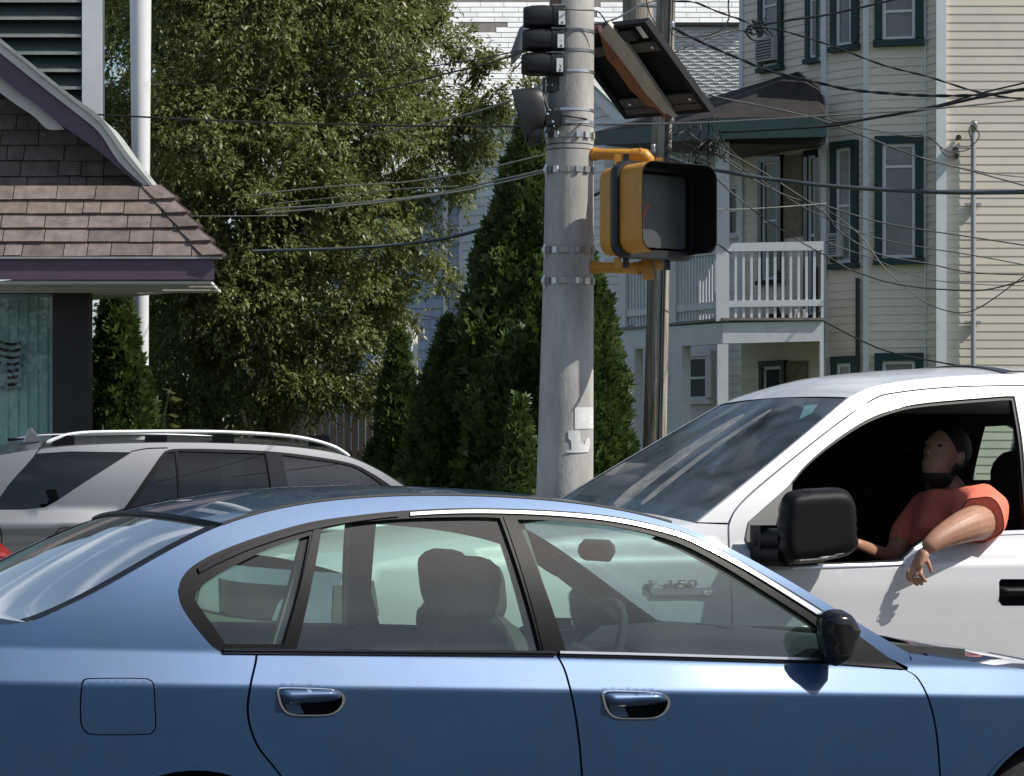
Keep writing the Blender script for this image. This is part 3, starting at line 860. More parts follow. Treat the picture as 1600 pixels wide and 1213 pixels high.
    bm_ = d; 
    b = MB(); b.tube([c.w(u, c.lat(u, z) - 0.004, z + 0.001) for u, z in d], 0.006, 6); b.tube([c.w(u, -c.lat(u, z) + 0.004, z + 0.001) for u, z in d], 0.006, 6)
    b.build("roof_moulding", M['trim'], S)
    gi = [(u, z) for u, z in g]
    ng = len(gi)
    c.span("rear_screen", gi, M['rear_glass'], S, [0.002 + 0.026 * i / ng for i in range(ng)], [-0.09 + 0.04 * i / ng for i in range(ng)], 24, 2.0, 0.012, 0.004)
    # black border of the rear screen
    for sg in (1, -1):
        b = MB(); rg0 = [c.w(u, sg * (c.lat(u, z) - 0.002), z + 0.002) for u, z in gi]; rg1 = [c.w(u - 0.004, sg * (c.lat(u, z) - 0.05), z + 0.006) for u, z in gi]
        b.loft([rg0, rg1], (False, False), False); b.build("screen_seal", M['trim'], S)
    b = MB()
    u1, z1 = gi[-1]; v1 = c.lat(u1, z1)
    top_arc = [c.w(u1 + (-0.055) * (1 - abs(t) ** 2), v1 * t, z1 + 0.028 * (1 - abs(t) ** 2)) for t in np.linspace(1, -1, 25)]
    b.tube(top_arc, 0.007, 6)
    b.build("screen_seal", M['trim'], S)
    na = len(a)
    c.span("windscreen", a, M['windscreen'], S, [0.028 - 0.0 * i / na for i in range(na)], [0.05 + 0.13 * i / na for i in range(na)], 16, 2.0, 0.01, 0.004)
    c.span("boot_lid", deck, M['blue'], S, [0.03, 0.04, 0.035, 0.02, 0.015], [-0.09] * 5, 16)
    c.span("rear_bumper", tail, M['blue'], S, 0.0, -0.10, 16)
    hn = h[2:] + nose[1:]
    c.span("bonnet", hn, M['blue'], S, [0.035] * (len(hn) - 2) + [0.03, 0.02], [0.16] * len(hn), 16, 2.4)
    cow = [c.w(u + 0.02, v, zh + 0.022) for u, v in ((h[0][0], 0.8), (h[0][0] + 0.2, 0.3), (h[0][0] + 0.2, -0.3), (h[0][0], -0.8))]
    c.span("scuttle_panel", [h[0], h[1], h[2], h[3]], M['trim'], S, 0.012, 0.17, 12, 2.2, 0.03, 0.004)
    b = MB()
    for v in (0.1, -0.55):
        b.tube([c.w(h[0][0] + 0.12, v, zh + 0.06), c.w(h[0][0] - 0.02, v - 0.3, zh + 0.075), c.w(h[0][0] - 0.06, v - 0.55, zh + 0.085)], 0.008, 6)
    b.build("wiper", M['trim'], S)
    c.span("front_bumper", front, M['blue'], S, 0.0, 0.16, 16)
    # lamps at both ends
    for sg in (1, -1):
        lamp = [(UB - 0.02, z0 - 0.12), (UB + 0.16, z0 - 0.12), (UB + 0.14, z0 - 0.26), (UB - 0.04, z0 - 0.26)]
        c.panel("tail_lamp", lamp, M['red_lens'], S, 0.004, 0.02, (), 0.05, (sg,))
        hl = [(UF - 0.02, zh - 0.36), (UF - 0.2, zh - 0.22), (UF - 0.3, zh - 0.22), (UF - 0.22, zh - 0.38)]
        c.panel("headlamp", hl, M['chrome'], S, 0.004, 0.02, (), 0.05, (sg,))
    # door mirrors
    mo = C([(1285, 962), (1289, 955), (1303, 952), (1318, 954), (1330, 964), (1338, 978), (1340, 988), (1332, 1000), (1326, 1020), (1316, 1038), (1300, 1042), (1292, 1030), (1288, 1005), (1284, 980), (1285, 962)], 3)[:-1]
    mo = [c.uz(x, y, fixed=0.87) for x, y in cr([(1285, 962), (1289, 955), (1303, 952), (1318, 954), (1330, 964), (1338, 978), (1341, 990), (1334, 1002), (1328, 1020), (1318, 1037), (1303, 1041), (1293, 1030), (1288, 1005), (1284, 980), (1285, 962)], 3)][:-1]
    for sg in (1, -1):
        def fn(x, z, dd, sg=sg):
            k = min(1, max(0, (z - 0.93) / 0.05))
            return c.w(x + 0.02 * dd, sg * (0.87 + dd), z)
        mi = inflate("door_mirror", mo, fn, 0.055, 0.07, M['gloss_black'], S, 0.016, 0.035)
        sail = [(1283, 985), (1292, 958), (1410, 1045), (1290, 1036)]
        c.panel("mirror_sail", P(sail), M['grain_black'], S, 0.006, 0.02, (), 0.04, (sg,))
    # cabin: floor, rear bench, front seats, door cards, roof lining, dash, wheel, pillars
    zb = lambda u: zc(u) + 0.086
    b = MB(); b.box(c.w(0.35, 0, 0.30), (3.2, 1.4, 0.06), Matrix.Rotation(math.radians(24), 3, 'Z'))
    b.build("floor_pan", M['cabin_dark'], S)
    inner_card = P([(330, 1022), (870, 1027), (1300, 1040), (1405, 1050)]) + [(1.55, 0.4), (-0.75, 0.4)]
    c.panel("door_card", inner_card, M['cabin_dark'], S, -0.055, 0, (), 0.1, (1,))
    c.panel("door_card", inner_card, M['cabin_mid'], S, -0.055, 0, (), 0.1, (-1,))
    dl = [(u, z - 0.035) for u, z in d]
    c.span("roof_lining", dl, M['cabin_beige'], S, 0.035, 0.0, 10, 2.0, 0.03)
    # far and near inner pillar trims
    for px in ([(780, 806), (822, 806), (884, 1022), (842, 1022)], [(484, 826), (506, 822), (458, 1016), (430, 1016)]):
        c.panel("pillar_trim", P(px), M['cabin_mid'], S, -0.035, 0.03, (), 0.06, (1, -1))
    ap = C([(1050, 832), (1100, 853), (1200, 909), (1300, 972), (1400, 1043)]); ap2 = [(u - 0.045, z - 0.02) for u, z in ap]
    c.panel("pillar_trim", ap + ap2[::-1], M['cabin_beige'], S, -0.03, 0.03, (), 0.06, (1, -1))
    cp = C([(290, 940), (345, 1015)]) + P([(300, 1020), (200, 1020), (230, 900), (330, 850), (420, 835), (330, 890)])
    c.panel("pillar_trim", cp, M['cabin_mid'], S, -0.04, 0.0, (), 0.06, (1, -1))
    def seat(name, u, v, wd, zb0, ztop, lean, parent):
        ol = [(x, z + (zb0 + ztop) / 2) for x, z in rrect(wd / 2, (ztop - zb0) / 2, 0.14, 8)]
        fn = lambda x, z, dd: c.w(u - (z - zb0) * lean + dd, v + x, z)
        return inflate(name, ol, fn, 0.075, 0.075, M['cabin_dark'], parent, 0.035, 0.09)
    us0 = us = c.uz(950, 950)[0]
    for v in (-0.38, 0.38):
        us = us0 + (0.0 if v > 0 else 0.25)
        st = seat("front_seat", us - 0.10, v, 0.52, 0.50, 1.06, 0.30, S)
        hu = us - 0.10 - 0.56 * 0.30
        kx = 1.0 if v > 0 else 0.62
        hd = [(x * kx, z + 1.115) for x, z in rrect(0.20, 0.10, 0.075, 8)]
        inflate("headrest", hd, lambda x, z, dd, v=v: c.w(hu - (z - 1.03) * 0.12 + dd, v + x, z), 0.055, 0.065, M['cabin_dark'], st, 0.02, 0.05)
        cush = [tuple(p) for p in cr([(-0.25, -0.24), (-0.25, 0.22), (0.25, 0.22), (0.25, -0.24)], 5, True)]
        inflate("seat_cushion", cush, lambda x, z, dd, v=v: c.w(us + 0.20 + z, v + x, 0.52 + dd), 0.06, 0.1, M['cabin_dark'], st, 0.06, 0.08)
    be = seat("rear_bench", -0.62, 0.0, 1.28, 0.45, 0.98, 0.45, S)
    for v in (0.36, -0.36):
        hd = [tuple(p) for p in cr([(-0.14, 0.97), (-0.14, 1.06), (-0.09, 1.105), (0.09, 1.105), (0.14, 1.06), (0.14, 0.97)], 4, True)]
        inflate("headrest", hd, lambda x, z, dd, v=v: c.w(-0.88 - (z - 1.0) * 0.3 + dd, v + x, z), 0.05, 0.05, M['cabin_dark'], be, 0.04, 0.06)
    b = MB(); b.hexa([c.w(-0.82, 0.62, 0.97), c.w(-0.82, -0.62, 0.97), c.w(-1.25, -0.6, 0.99), c.w(-1.25, 0.6, 0.99), c.w(-0.82, 0.62, 1.0), c.w(-0.82, -0.62, 1.0), c.w(-1.25, -0.6, 1.02), c.w(-1.25, 0.6, 1.02)])
    b.build("parcel_shelf", M['cabin_mid'], S)
    ud = c.uz(1300, 1000)[0]
    prof_d = [(ud - 0.12, 0.62), (ud - 0.13, 0.86), (ud - 0.02, 0.93), (ud + 0.25, 0.94), (ud + 0.5, 0.92), (ud + 0.5, 0.6)]
    b = MB(); b.loft([[c.w(u, v, z + (0.03 if -0.6 < v < -0.1 and 1 <= i <= 2 else 0)) for i, (u, z) in enumerate(prof_d)] for v in (0.74, 0.45, 0.05, -0.1, -0.35, -0.6, -0.74)], (True, True))
    b.build("dashboard", M['cabin_dark'], S, 40)
    b = MB(); t = np.linspace(0, 2 * math.pi, 29)[:-1]
    b.tube([c.w(ud - 0.24 + 0.08 * math.sin(x), -0.37 + 0.185 * math.cos(x), 0.86 + 0.17 * math.sin(x)) for x in t], 0.016, 8, closed=True)
    b.tube([c.w(ud - 0.22, -0.55, 0.86), c.w(ud - 0.2, -0.37, 0.83), c.w(ud - 0.22, -0.19, 0.86)], 0.03, 8)
    b.build("steering_wheel", M['cabin_dark'], S, 60)
    mr = [tuple(p) for p in rrect(0.115, 0.035, 0.03)]
    um = c.uz(1065, 860)[0]
    inflate("rear_view_mirror", mr, lambda x, z, dd: c.w(um + 0.05 + dd, x, 1.215 + z), 0.02, 0.025, M['cabin_dark'], S, 0.02, 0.03)
    ht = C([(345, 868), (480, 822), (640, 800), (860, 800), (1050, 832), (1180, 894)], 6)
    c.panel("header_trim", ht + [(u, z - 0.058) for u, z in ht[::-1]], M['cabin_mid'], S, -0.03, 0.02, (), 0.05, (-1,))
    # seat belt straps on the far pillar
    b = MB(); p0 = c.uz(800, 850); 
    b.bar(c.w(p0[0] - 0.02, -0.57, 1.22), c.w(us - 0.1, -0.60, 0.6), 0.045, 0.004, c.n)
    b.build("seat_belt", M['cabin_mid'], S)
    return S, c
SEDAN, SC_CAR = build_sedan()
# ------------------------------------------------------------------ white pickup with its driver
def build_pickup():
    ZB = 1.075
    def sl(h):
        if h < -0.125: return 0.05 + 0.10 * (-h - 0.125)
        if h < 0: return -0.085
        if h < 0.065: return -1.25
        return -(0.27 + 0.42 * h)
    prof = profile(sl, blur=0.012)
    V0 = 0.99
    def lat(u, z):
        t = max(0.0, u - 1.3)
        return V0 - 0.10 * t * t + prof(z - ZB)
    c = Car((1.389, 11.67), V0, 24, -1, lat)
    P, C = c.P, c.C
    us = c.uz(1140, 900)[0]                       # front door seam
    UF, UB, ZS = us + 1.72, -4.1, 0.42
    S = thing("pickup_truck", c.w(0, 0, 0), "white pickup truck facing left, window open and an arm hanging out", "pickup truck")
    wp = M['white_paint']
    wind = [(1088, 817), (1150, 768), (1230, 702), (1328, 621)]
    rail = [(1328, 621), (1360, 606), (1420, 595), (1500, 588), (1620, 583)]
    wl, rl = C(wind), C(rail)
    A_ = np.array(wl); t_ = np.linspace(0, 1, len(wl)); q_ = [np.polyfit(t_, A_[:, k], 2) for k in (0, 1)]
    wl = [(float(np.polyval(q_[0], x)), float(np.polyval(q_[1], x))) for x in t_]
    UR = -2.40
    rl = rl + [(-1.2, rl[-1][1] + 0.0), (UR + 0.15, rl[-1][1] - 0.02), (UR, rl[-1][1] - 0.07)]
    seam = C([(1612, 603), (1490, 606), (1400, 615), (1362, 627), (1300, 670), (1200, 750), (1157, 789), (1141, 815), (1139.5, 843), (1143, 900), (1146, 990), (1150, 1080)])
    ub = c.uz(1630, 880)[0]
    seam_b = [(seam[-1][0] - 0.02, 0.62), (seam[-1][0] - 0.05, ZS), (ub, ZS), (ub, 1.1), (ub - 0.01, 1.3), (seam[0][0] - 0.015, seam[0][1] - 0.02)]
    win = C([(1236, 886), (1300, 884.5), (1400, 880), (1414, 874), (1426, 863), (1440, 850), (1470, 840), (1540, 834), (1608, 831)]) \
        + C([(1603, 760), (1597, 690), (1585, 619)]) + C([(1570, 619), (1450, 629), (1400, 638), (1350, 658), (1300, 691), (1260, 725), (1237, 752)]) + P([(1205, 800), (1190, 840), (1200, 884)])
    hd = P([(1560, 910), (1563, 905), (1640, 905), (1643, 910), (1643, 942), (1638, 947), (1565, 947), (1560, 940)])
    hub = [p for p in hd]
    # body side: pillar, roof rail and cab behind the door
    G = 0.004
    shf = lambda L, du, dz: [(u + du, z + dz) for u, z in L]
    pillar = wl + rl[1:] + [(UR - 0.02, 1.1), (UR - 0.02, ZS), (ub - G, ZS), (ub - G, 1.1), (ub - 0.01 - G, 1.3), (seam[0][0] - 0.015 - G, seam[0][1] + 0.01)] + shf([p for p in seam if p[1] > c.uz(1141, 815)[1] + 0.005], 0.003, 0.006) + P([(1137, 817)])
    rw = [tuple(q) for q in cr([(ub - 0.16, 1.16), (ub - 0.15, 1.72), (ub - 0.22, 1.76), (UR + 0.36, 1.75), (UR + 0.27, 1.70), (UR + 0.24, 1.18), (UR + 0.30, 1.14), (ub - 0.22, 1.12)], 4, True)]
    c.panel("cab_side", pillar, wp, S, 0.0, 0.02, [rw], 0.06, (1,), 0.025)
    c.panel("rear_window", rw, M['privacy'], S, -0.012, 0, (), 0.1, (1,))
    rsl = [(UR + 0.14, 1.80), (UR + 0.13, 0.5)]
    b = MB(); b.tube([c.w(u, lat(u, z) + 0.001, z) for u, z in [(UR + 0.14, 1.80 - k * .1) for k in range(14)]], 0.004, 5); b.build("shut_line", M['dark'], S)
    # the far side carries a small rear window
    fw = [c.uz(x, y, fixed=-0.80) for x, y in [(1509, 668), (1548, 666), (1562, 672), (1566, 690), (1566, 740), (1556, 750), (1512, 750)]]
    far_all = wl + rl[1:] + [(UR - 0.02, 1.1), (UR - 0.02, ZS), (us, ZS), (us + 0.01, 1.0)] + P([(1137, 817)])
    c.panel("cab_side", far_all, wp, S, 0.0, 0.02, [fw], 0.08, (-1,), 0.03)
    c.panel("far_window", fw, M['sedan_glass'], S, -0.01, 0, (), 0.1, (-1,))
    door = seam + seam_b
    dr = c.panel("driver_door", door, wp, S, 0.004, 0.03, [win, hd], 0.05, (1,), 0.02)
    # window rubber, sill strip
    ccx = sum(p[0] for p in win) / len(win); ccz = sum(p[1] for p in win) / len(win)
    wi = [(ccx + (u - ccx) * 0.975, ccz + (z - ccz) * 0.955) for u, z in win]
    c.panel("window_rubber", win, M['trim'], dr, -0.006, 0.03, [wi], 0.04, (1,), 0.02)
    sill = C([(1237, 889), (1300, 887.5), (1400, 883), (1415, 877), (1428, 866), (1442, 853), (1471, 843), (1540, 837), (1606, 834)])
    sil2 = C([(1236, 884), (1300, 882.5), (1399, 878), (1412, 871), (1424, 860), (1439, 847), (1470, 837), (1540, 831), (1606, 828)])
    c.panel("sill_strip", sill + sil2[::-1], M['satin_metal'], dr, 0.008, 0.015, (), 0.03, (1,), 0.02)
    # handle
    c.panel("handle_recess", hd, M['dark'], dr, -0.03, 0, (), 0.05, (1,))
    hz = [(hd[0][0] + 0.0, 0), ]
    hb = P([(1562, 917), (1640, 917), (1640, 933), (1562, 931)])
    inflate("handle", hb, lambda x, z, d: c.w(x, lat(x, z) - 0.004 + d, z), 0.03, 0.01, M['grain_black'], dr, 0.015, 0.018)
    # front wing
    wr, ar = 0.40, 0.47
    uc = us + 0.80; ur = UB + 0.95
    def arc(u0, a0, a1, n=22): return [(u0 + ar * math.cos(math.radians(a0 + (a1 - a0) * k / n)), wr + ar * math.sin(math.radians(a0 + (a1 - a0) * k / n))) for k in range(n + 1)]
    zc_ = c.uz(1090, 818)[1]; ucw = c.uz(1090, 818)[0]
    hoodl = [(ucw, zc_), (ucw + 0.4, zc_ - 0.03), (ucw + 0.9, zc_ - 0.075), (UF - 0.2, zc_ - 0.14), (UF, zc_ - 0.19)]
    hoodl = [tuple(p) for p in cr(hoodl, 4)]
    nose = [(UF, zc_ - 0.19), (UF + 0.04, zc_ - 0.33), (UF + 0.05, 0.85), (UF + 0.06, 0.60), (UF + 0.02, 0.45)]
    wing = hoodl + nose[1:] + [(uc + ar + 0.02, 0.40)] + arc(uc, 0, 176)[0:] + [(us + 0.07, ZS)] + shf([p for p in seam if p[1] < c.uz(1141, 815)[1] - 0.003][::-1], 0.008, 0) + P([(1135, 820)])
    wg = c.panel("front_wing", wing, wp, S, 0.0, 0.02, (), 0.07, (1, -1), 0.03)
    # wing badge: chrome letters over a grey bar
    b0, b1 = c.uz(1113, 929), c.uz(1008, 927)     # bar ends (u grows to the left of the picture)
    bar = P([(1012, 920.5), (1116, 917.5), (1116, 930), (1018, 931)])
    bd = c.panel("badge_bar", bar, M['satin_metal'], wg[0], 0.012, 0.012, (), 0.03, (1,))
    def text(body, px, py, size, matl, ext):
        cu = bpy.data.curves.new("lettering", 'FONT'); cu.body = body; cu.size = size; cu.extrude = ext; cu.bevel_depth = 0.0012; cu.space_character = 1.05
        o = bpy.data.objects.new("lettering_tmp", cu); COL.objects.link(o)
        me = bpy.data.meshes.new_from_object(o); bpy.data.objects.remove(o); 
        me.name = "lettering"; me.materials.clear(); me.materials.append(matl)
        u, z = c.uz(px, py); v = lat(u, z) + 0.014
        R = Matrix.Identity(4)
        xr = -c.f; zr = Vector((0, 0, 1)); nr = c.n
        for i, a in enumerate((xr, zr, nr)):
            for k in range(3): R[k][i] = a[k]
        return R, c.w(u, v, z), me
    R4, p, me = text("F-150", 1009, 919, 0.066, M['chrome'], 0.005)
    sc = Matrix.Diagonal((1.5, 0.72, 1, 1))
    inst("lettering", me, bd, Matrix.Translation(p) @ R4 @ sc)
    R4, p, me = text("XLT", 1096, 929, 0.022, M['sticker'], 0.001)
    inst("lettering", me, bd, Matrix.Translation(p) @ R4)
    # bonnet, front, roof, screen
    c.span("bonnet", hoodl, wp, S, 0.055, 0.10, 16, 2.6, 0.01)
    c.span("scuttle_panel", [(ucw - 0.02, zc_), (ucw + 0.05, zc_)], M['trim'], S, 0.05, 0.16, 10, 2.4, 0.03, 0.006)
    c.span("front_face", nose[:3], wp, S, 0.0, 0.08, 12)
    c.span("front_bumper", nose[2:], M['chrome'], S, 0.0, 0.14, 12)
    gr = [(UF + 0.06, 1.0), (UF + 0.075, 0.72)]
    c.span("grille", gr, M['gloss_black'], S, 0, 0.085, 10, 2.0, 0.34)
    for sg in (1, -1):
        hl = [(UF + 0.04, zc_ - 0.24), (UF - 0.12, zc_ - 0.22), (UF - 0.14, zc_ - 0.36), (UF + 0.05, zc_ - 0.42)]
        c.panel("headlamp", hl, M['cabin_mid'], S, 0.006, 0.02, (), 0.06, (sg,))
    nr_ = len(rl)
    c.span("roof", rl, wp, S, [0.015 + 0.035 * min(1, i / 8) for i in range(nr_)], [0.03 * max(0, 1 - i / 12) for i in range(nr_)], 18, 2.3, 0.0)
    nw = len(wl)
    c.span("windscreen", wl, M['windscreen'], S, [0.02 - 0.005 * i / nw for i in range(nw)], [0.04 - 0.01 * i / nw for i in range(nw)], 16, 2.0, 0.02, 0.004)
    for sg in (1, -1):
        b = MB(); b.loft([[c.w(u, sg * (lat(u, z) - 0.004), z + 0.001) for u, z in wl], [c.w(u - 0.008, sg * (lat(u, z) - 0.04), z - 0.004) for u, z in wl]], (False, False), False)
        b.build("screen_seal", M['trim'], S)
    # two long pale translucent streaks on the screen
    from mathutils.bvhtree import BVHTree
    ws = [o for o in S.children if o.name.startswith("windscreen")][0]
    bv = BVHTree.FromPolygons([v.co for v in ws.data.vertices], [list(f.vertices) for f in ws.data.polygons])
    sm = bpy.data.materials.new("pale_film"); sm.use_nodes = True; st = sm.node_tree; bs = st.nodes["Principled BSDF"]
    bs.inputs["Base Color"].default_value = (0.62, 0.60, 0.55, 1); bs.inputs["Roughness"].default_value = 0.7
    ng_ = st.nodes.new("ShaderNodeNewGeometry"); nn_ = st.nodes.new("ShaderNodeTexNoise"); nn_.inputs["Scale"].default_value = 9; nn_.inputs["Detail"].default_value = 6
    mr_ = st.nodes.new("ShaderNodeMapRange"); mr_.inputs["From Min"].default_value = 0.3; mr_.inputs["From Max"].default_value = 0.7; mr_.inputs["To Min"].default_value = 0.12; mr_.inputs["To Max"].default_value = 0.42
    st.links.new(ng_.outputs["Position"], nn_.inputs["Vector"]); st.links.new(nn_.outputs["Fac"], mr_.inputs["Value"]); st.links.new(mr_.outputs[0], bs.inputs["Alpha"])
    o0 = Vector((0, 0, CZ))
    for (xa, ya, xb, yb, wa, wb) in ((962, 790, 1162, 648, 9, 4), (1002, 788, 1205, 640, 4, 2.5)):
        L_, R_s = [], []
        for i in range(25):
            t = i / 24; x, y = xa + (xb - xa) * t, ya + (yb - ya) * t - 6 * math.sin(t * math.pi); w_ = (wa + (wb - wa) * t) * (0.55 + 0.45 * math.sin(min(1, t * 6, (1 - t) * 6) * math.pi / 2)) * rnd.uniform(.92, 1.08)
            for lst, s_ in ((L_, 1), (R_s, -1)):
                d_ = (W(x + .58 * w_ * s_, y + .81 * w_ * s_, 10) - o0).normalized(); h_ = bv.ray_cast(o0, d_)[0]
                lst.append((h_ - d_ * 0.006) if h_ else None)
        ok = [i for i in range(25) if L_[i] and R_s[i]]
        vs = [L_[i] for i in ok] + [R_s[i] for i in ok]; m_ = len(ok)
        mesh_obj("pale_streak", vs, [(i, i + 1, m_ + i + 1, m_ + i) for i in range(m_ - 1)], sm, ws)
    # toll sticker inside the screen
    vs = []
    for x, y in [(1249, 655), (1257, 634), (1278, 632), (1268, 646)]:
        d_ = (W(x, y, 10) - o0).normalized(); h_ = bv.ray_cast(o0, d_)[0]; vs.append(h_ + d_ * 0.008)
    vs += [v + Vector((0, 0.002, 0)) for v in vs]
    mesh_obj("screen_sticker", vs, [(0, 1, 2, 3), (7, 6, 5, 4)], mat('pale_green_sticker', (0.62, 0.85, 0.76), 0.6), ws)
    # mirror: housing, arm, inner patch
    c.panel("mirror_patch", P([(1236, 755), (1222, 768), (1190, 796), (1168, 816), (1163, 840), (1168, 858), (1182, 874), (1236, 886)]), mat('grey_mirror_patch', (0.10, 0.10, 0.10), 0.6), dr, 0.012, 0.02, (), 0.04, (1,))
    mo = [tuple(p) for p in cr([(1219, 800), (1224, 776), (1240, 766), (1275, 763), (1306, 762), (1324, 768), (1334, 786), (1338, 830), (1338, 852), (1328, 866), (1300, 874), (1250, 881), (1228, 880), (1218, 862), (1216, 830)], 4, True)]
    VM = 1.16
    mu = [c.uz(x, y, fixed=VM) for x, y in mo]
    mir = inflate("door_mirror", mu, lambda x, z, d: c.w(x + 0.25 * d, VM + d, z), 0.085, 0.12, M['grain_black'], dr, 0.02, 0.05)
    sp = [c.uz(x, y, fixed=VM + 0.02) for x, y in [(1228, 872), (1262, 868), (1318, 857), (1320, 862), (1280, 876), (1240, 880)]]
    inflate("mirror_trim", sp, lambda x, z, d: c.w(x, VM + 0.05 + d, z - 0.004), 0.03, 0.03, mat('grey_mirror_trim', (0.16, 0.16, 0.16), 0.5), mir, 0.012, 0.012)
    b = MB()
    for (x0, y0, x1, y1) in ((1192, 842, 1228, 842), (1192, 866, 1228, 868)):
        a0 = c.uz(x0, y0, fixed=1.0); a1 = c.uz(x1, y1, fixed=VM)
        b.tube([c.w(a0[0], 0.99, a0[1]), c.w(a1[0], VM, a1[1])], [0.05, 0.045], 10)
    a0 = c.uz(1196, 850, fixed=1.0); b.box(c.w(a0[0], 1.0, a0[1]), (0.10, 0.09, 0.16), Matrix.Rotation(math.radians(24), 3, 'Z'))
    b.build("mirror_arm", M['grain_black'], dr, 50)
    # cabin
    card = P([(1238, 891), (1400, 885), (1440, 856), (1540, 838), (1612, 836)]) + [(ub, 0.6), (us - 0.1, 0.6)]
    c.panel("door_card", card, M['cabin_black'], dr, -0.07, 0, (), 0.1, (1,))
    c.panel("cabin_lining", [(us - 0.1, 0.6), (us - 0.05, 1.15), (0.38, 1.2), (-0.28, rl[6][1] - 0.10), (UR + 0.1, rl[6][1] - 0.08), (UR + 0.1, 0.6)], M['cabin_black'], S, -0.05, 0, [fw], 0.1, (-1,))
    c.panel("cabin_lining", [(ub - 0.05, 0.6), (ub - 0.05, 1.2), (ub - 0.12, rl[6][1] - 0.08), (UR + 0.1, rl[6][1] - 0.08), (UR + 0.1, 0.6)], M['cabin_black'], S, -0.05, 0, (), 0.1, (1,))
    c.span("roof_lining", [(u, z - 0.03) for u, z in rl[3:]], M['cabin_black'], S, 0.05, 0, 10, 2.2, 0.02)
    b = MB(); Rz = Matrix.Rotation(math.radians(24), 3, 'Z')
    b.box(c.w(-0.9, 0, 0.62), (2.9, 1.8, 0.08), Rz); b.build("floor_pan", M['cabin_black'], S)
    b = MB(); b.box(c.w(UR + 0.05, 0, 1.0), (0.06, 1.75, 0.8), Rz); b.build("cab_back", M['cabin_black'], S)
    prof_d = [(us - 0.42, 0.7), (us - 0.45, 1.02), (us - 0.35, 1.12), (us + 0.3, 1.16), (us + 0.35, 0.7)]
    b = MB(); b.loft([[c.w(u, v, z) for u, z in prof_d] for v in (0.86, 0.3, -0.3, -0.86)], (True, True)); b.build("dashboard", M['cabin_black'], S, 40)
    b = MB(); t = np.linspace(0, 2 * math.pi, 29)[:-1]
    b.tube([c.w(us - 0.58 + 0.10 * math.sin(x), 0.42 + 0.2 * math.cos(x), 1.03 + 0.17 * math.sin(x)) for x in t], 0.016, 8, closed=True)
    b.build("steering_wheel", M['cabin_black'], S, 60)
    uh = c.uz(1560, 770, fixed=0.45)[0]
    for v in (0.45, -0.45):
        ol = [tuple(p) for p in cr([(-0.27, 0.75), (-0.28, 1.1), (-0.2, 1.34), (0.2, 1.34), (0.28, 1.1), (0.27, 0.75)], 4, True)]
        st = inflate("seat", ol, lambda x, z, d, v=v: c.w(uh - 0.0 - (z - 1.2) * 0.25 + d, v + x, z), 0.08, 0.08, M['cabin_black'], S, 0.06, 0.09)
        ol = [tuple(p) for p in cr([(-0.14, 1.36), (-0.15, 1.5), (-0.1, 1.57), (0.1, 1.57), (0.15, 1.5), (0.14, 1.36)], 4, True)]
        inflate("headrest", ol, lambda x, z, d, v=v: c.w(uh - 0.07 - (z - 1.4) * 0.15 + d, v + x, z), 0.05, 0.06, M['cabin_black'], st, 0.04, 0.06)
        ol = rrect(0.27, 0.26, 0.08)
        inflate("seat_cushion", ol, lambda x, z, d, v=v: c.w(uh + 0.3 + z, v + x, 0.78 + d), 0.07, 0.12, M['cabin_black'], st, 0.07, 0.08)
    # bed, wheels
    bed = [(UR - 0.05, 1.30), (UB, 1.28), (UB - 0.02, 0.5), (ur - ar - 0.02, 0.42)] + arc(ur, 178, 2) + [(ur + ar + 0.02, ZS), (UR - 0.05, ZS)]
    c.panel("bed_side", bed, wp, S, 0.0, 0.03, (), 0.09, (1, -1), 0.05)
    b = MB(); b.box(c.w((UR + UB) / 2, 0, 0.8), (1.5, 1.75, 0.06), Rz); b.box(c.w(UB + 0.02, 0, 0.95), (0.05, 1.8, 0.65), Rz); b.build("bed_floor", wp, S)
    b = MB(); b.box(c.w(-0.2, 0, 0.5), (4.3, 1.2, 0.12), Rz); b.build("chassis", M['dark'], S)
    for uu in (uc, ur):
        for sg in (1, -1): c.wheel(uu, sg * 0.82, wr, S, 0.26)
        b = MB()
        for s2 in (1, -1):
            b.loft([[c.w(uu + (ar + 0.01) * math.cos(x), v, wr + (ar + .01) * math.sin(x)) for x in np.linspace(-0.2, math.pi + 0.2, 20)] for v in (s2 * 0.93, s2 * 0.6)], (False, False), False)
        b.build("wheel_arch_liner", M['dark'], S)
    shell = [(ucw + 0.02, 1.1), (UF - 0.1, 0.95), (UF - 0.1, 0.5), (uc + ar + 0.01, 0.45)] + arc(uc, 4, 176) + [(us - 0.02, 0.5), (us - 0.12, 0.5), (us - 0.12, 1.02)]
    c.panel("inner_shell", shell, M['dark'], S, -0.05, 0, (), 0.12, (1, -1))
    return S, c
PICKUP, PK = build_pickup()

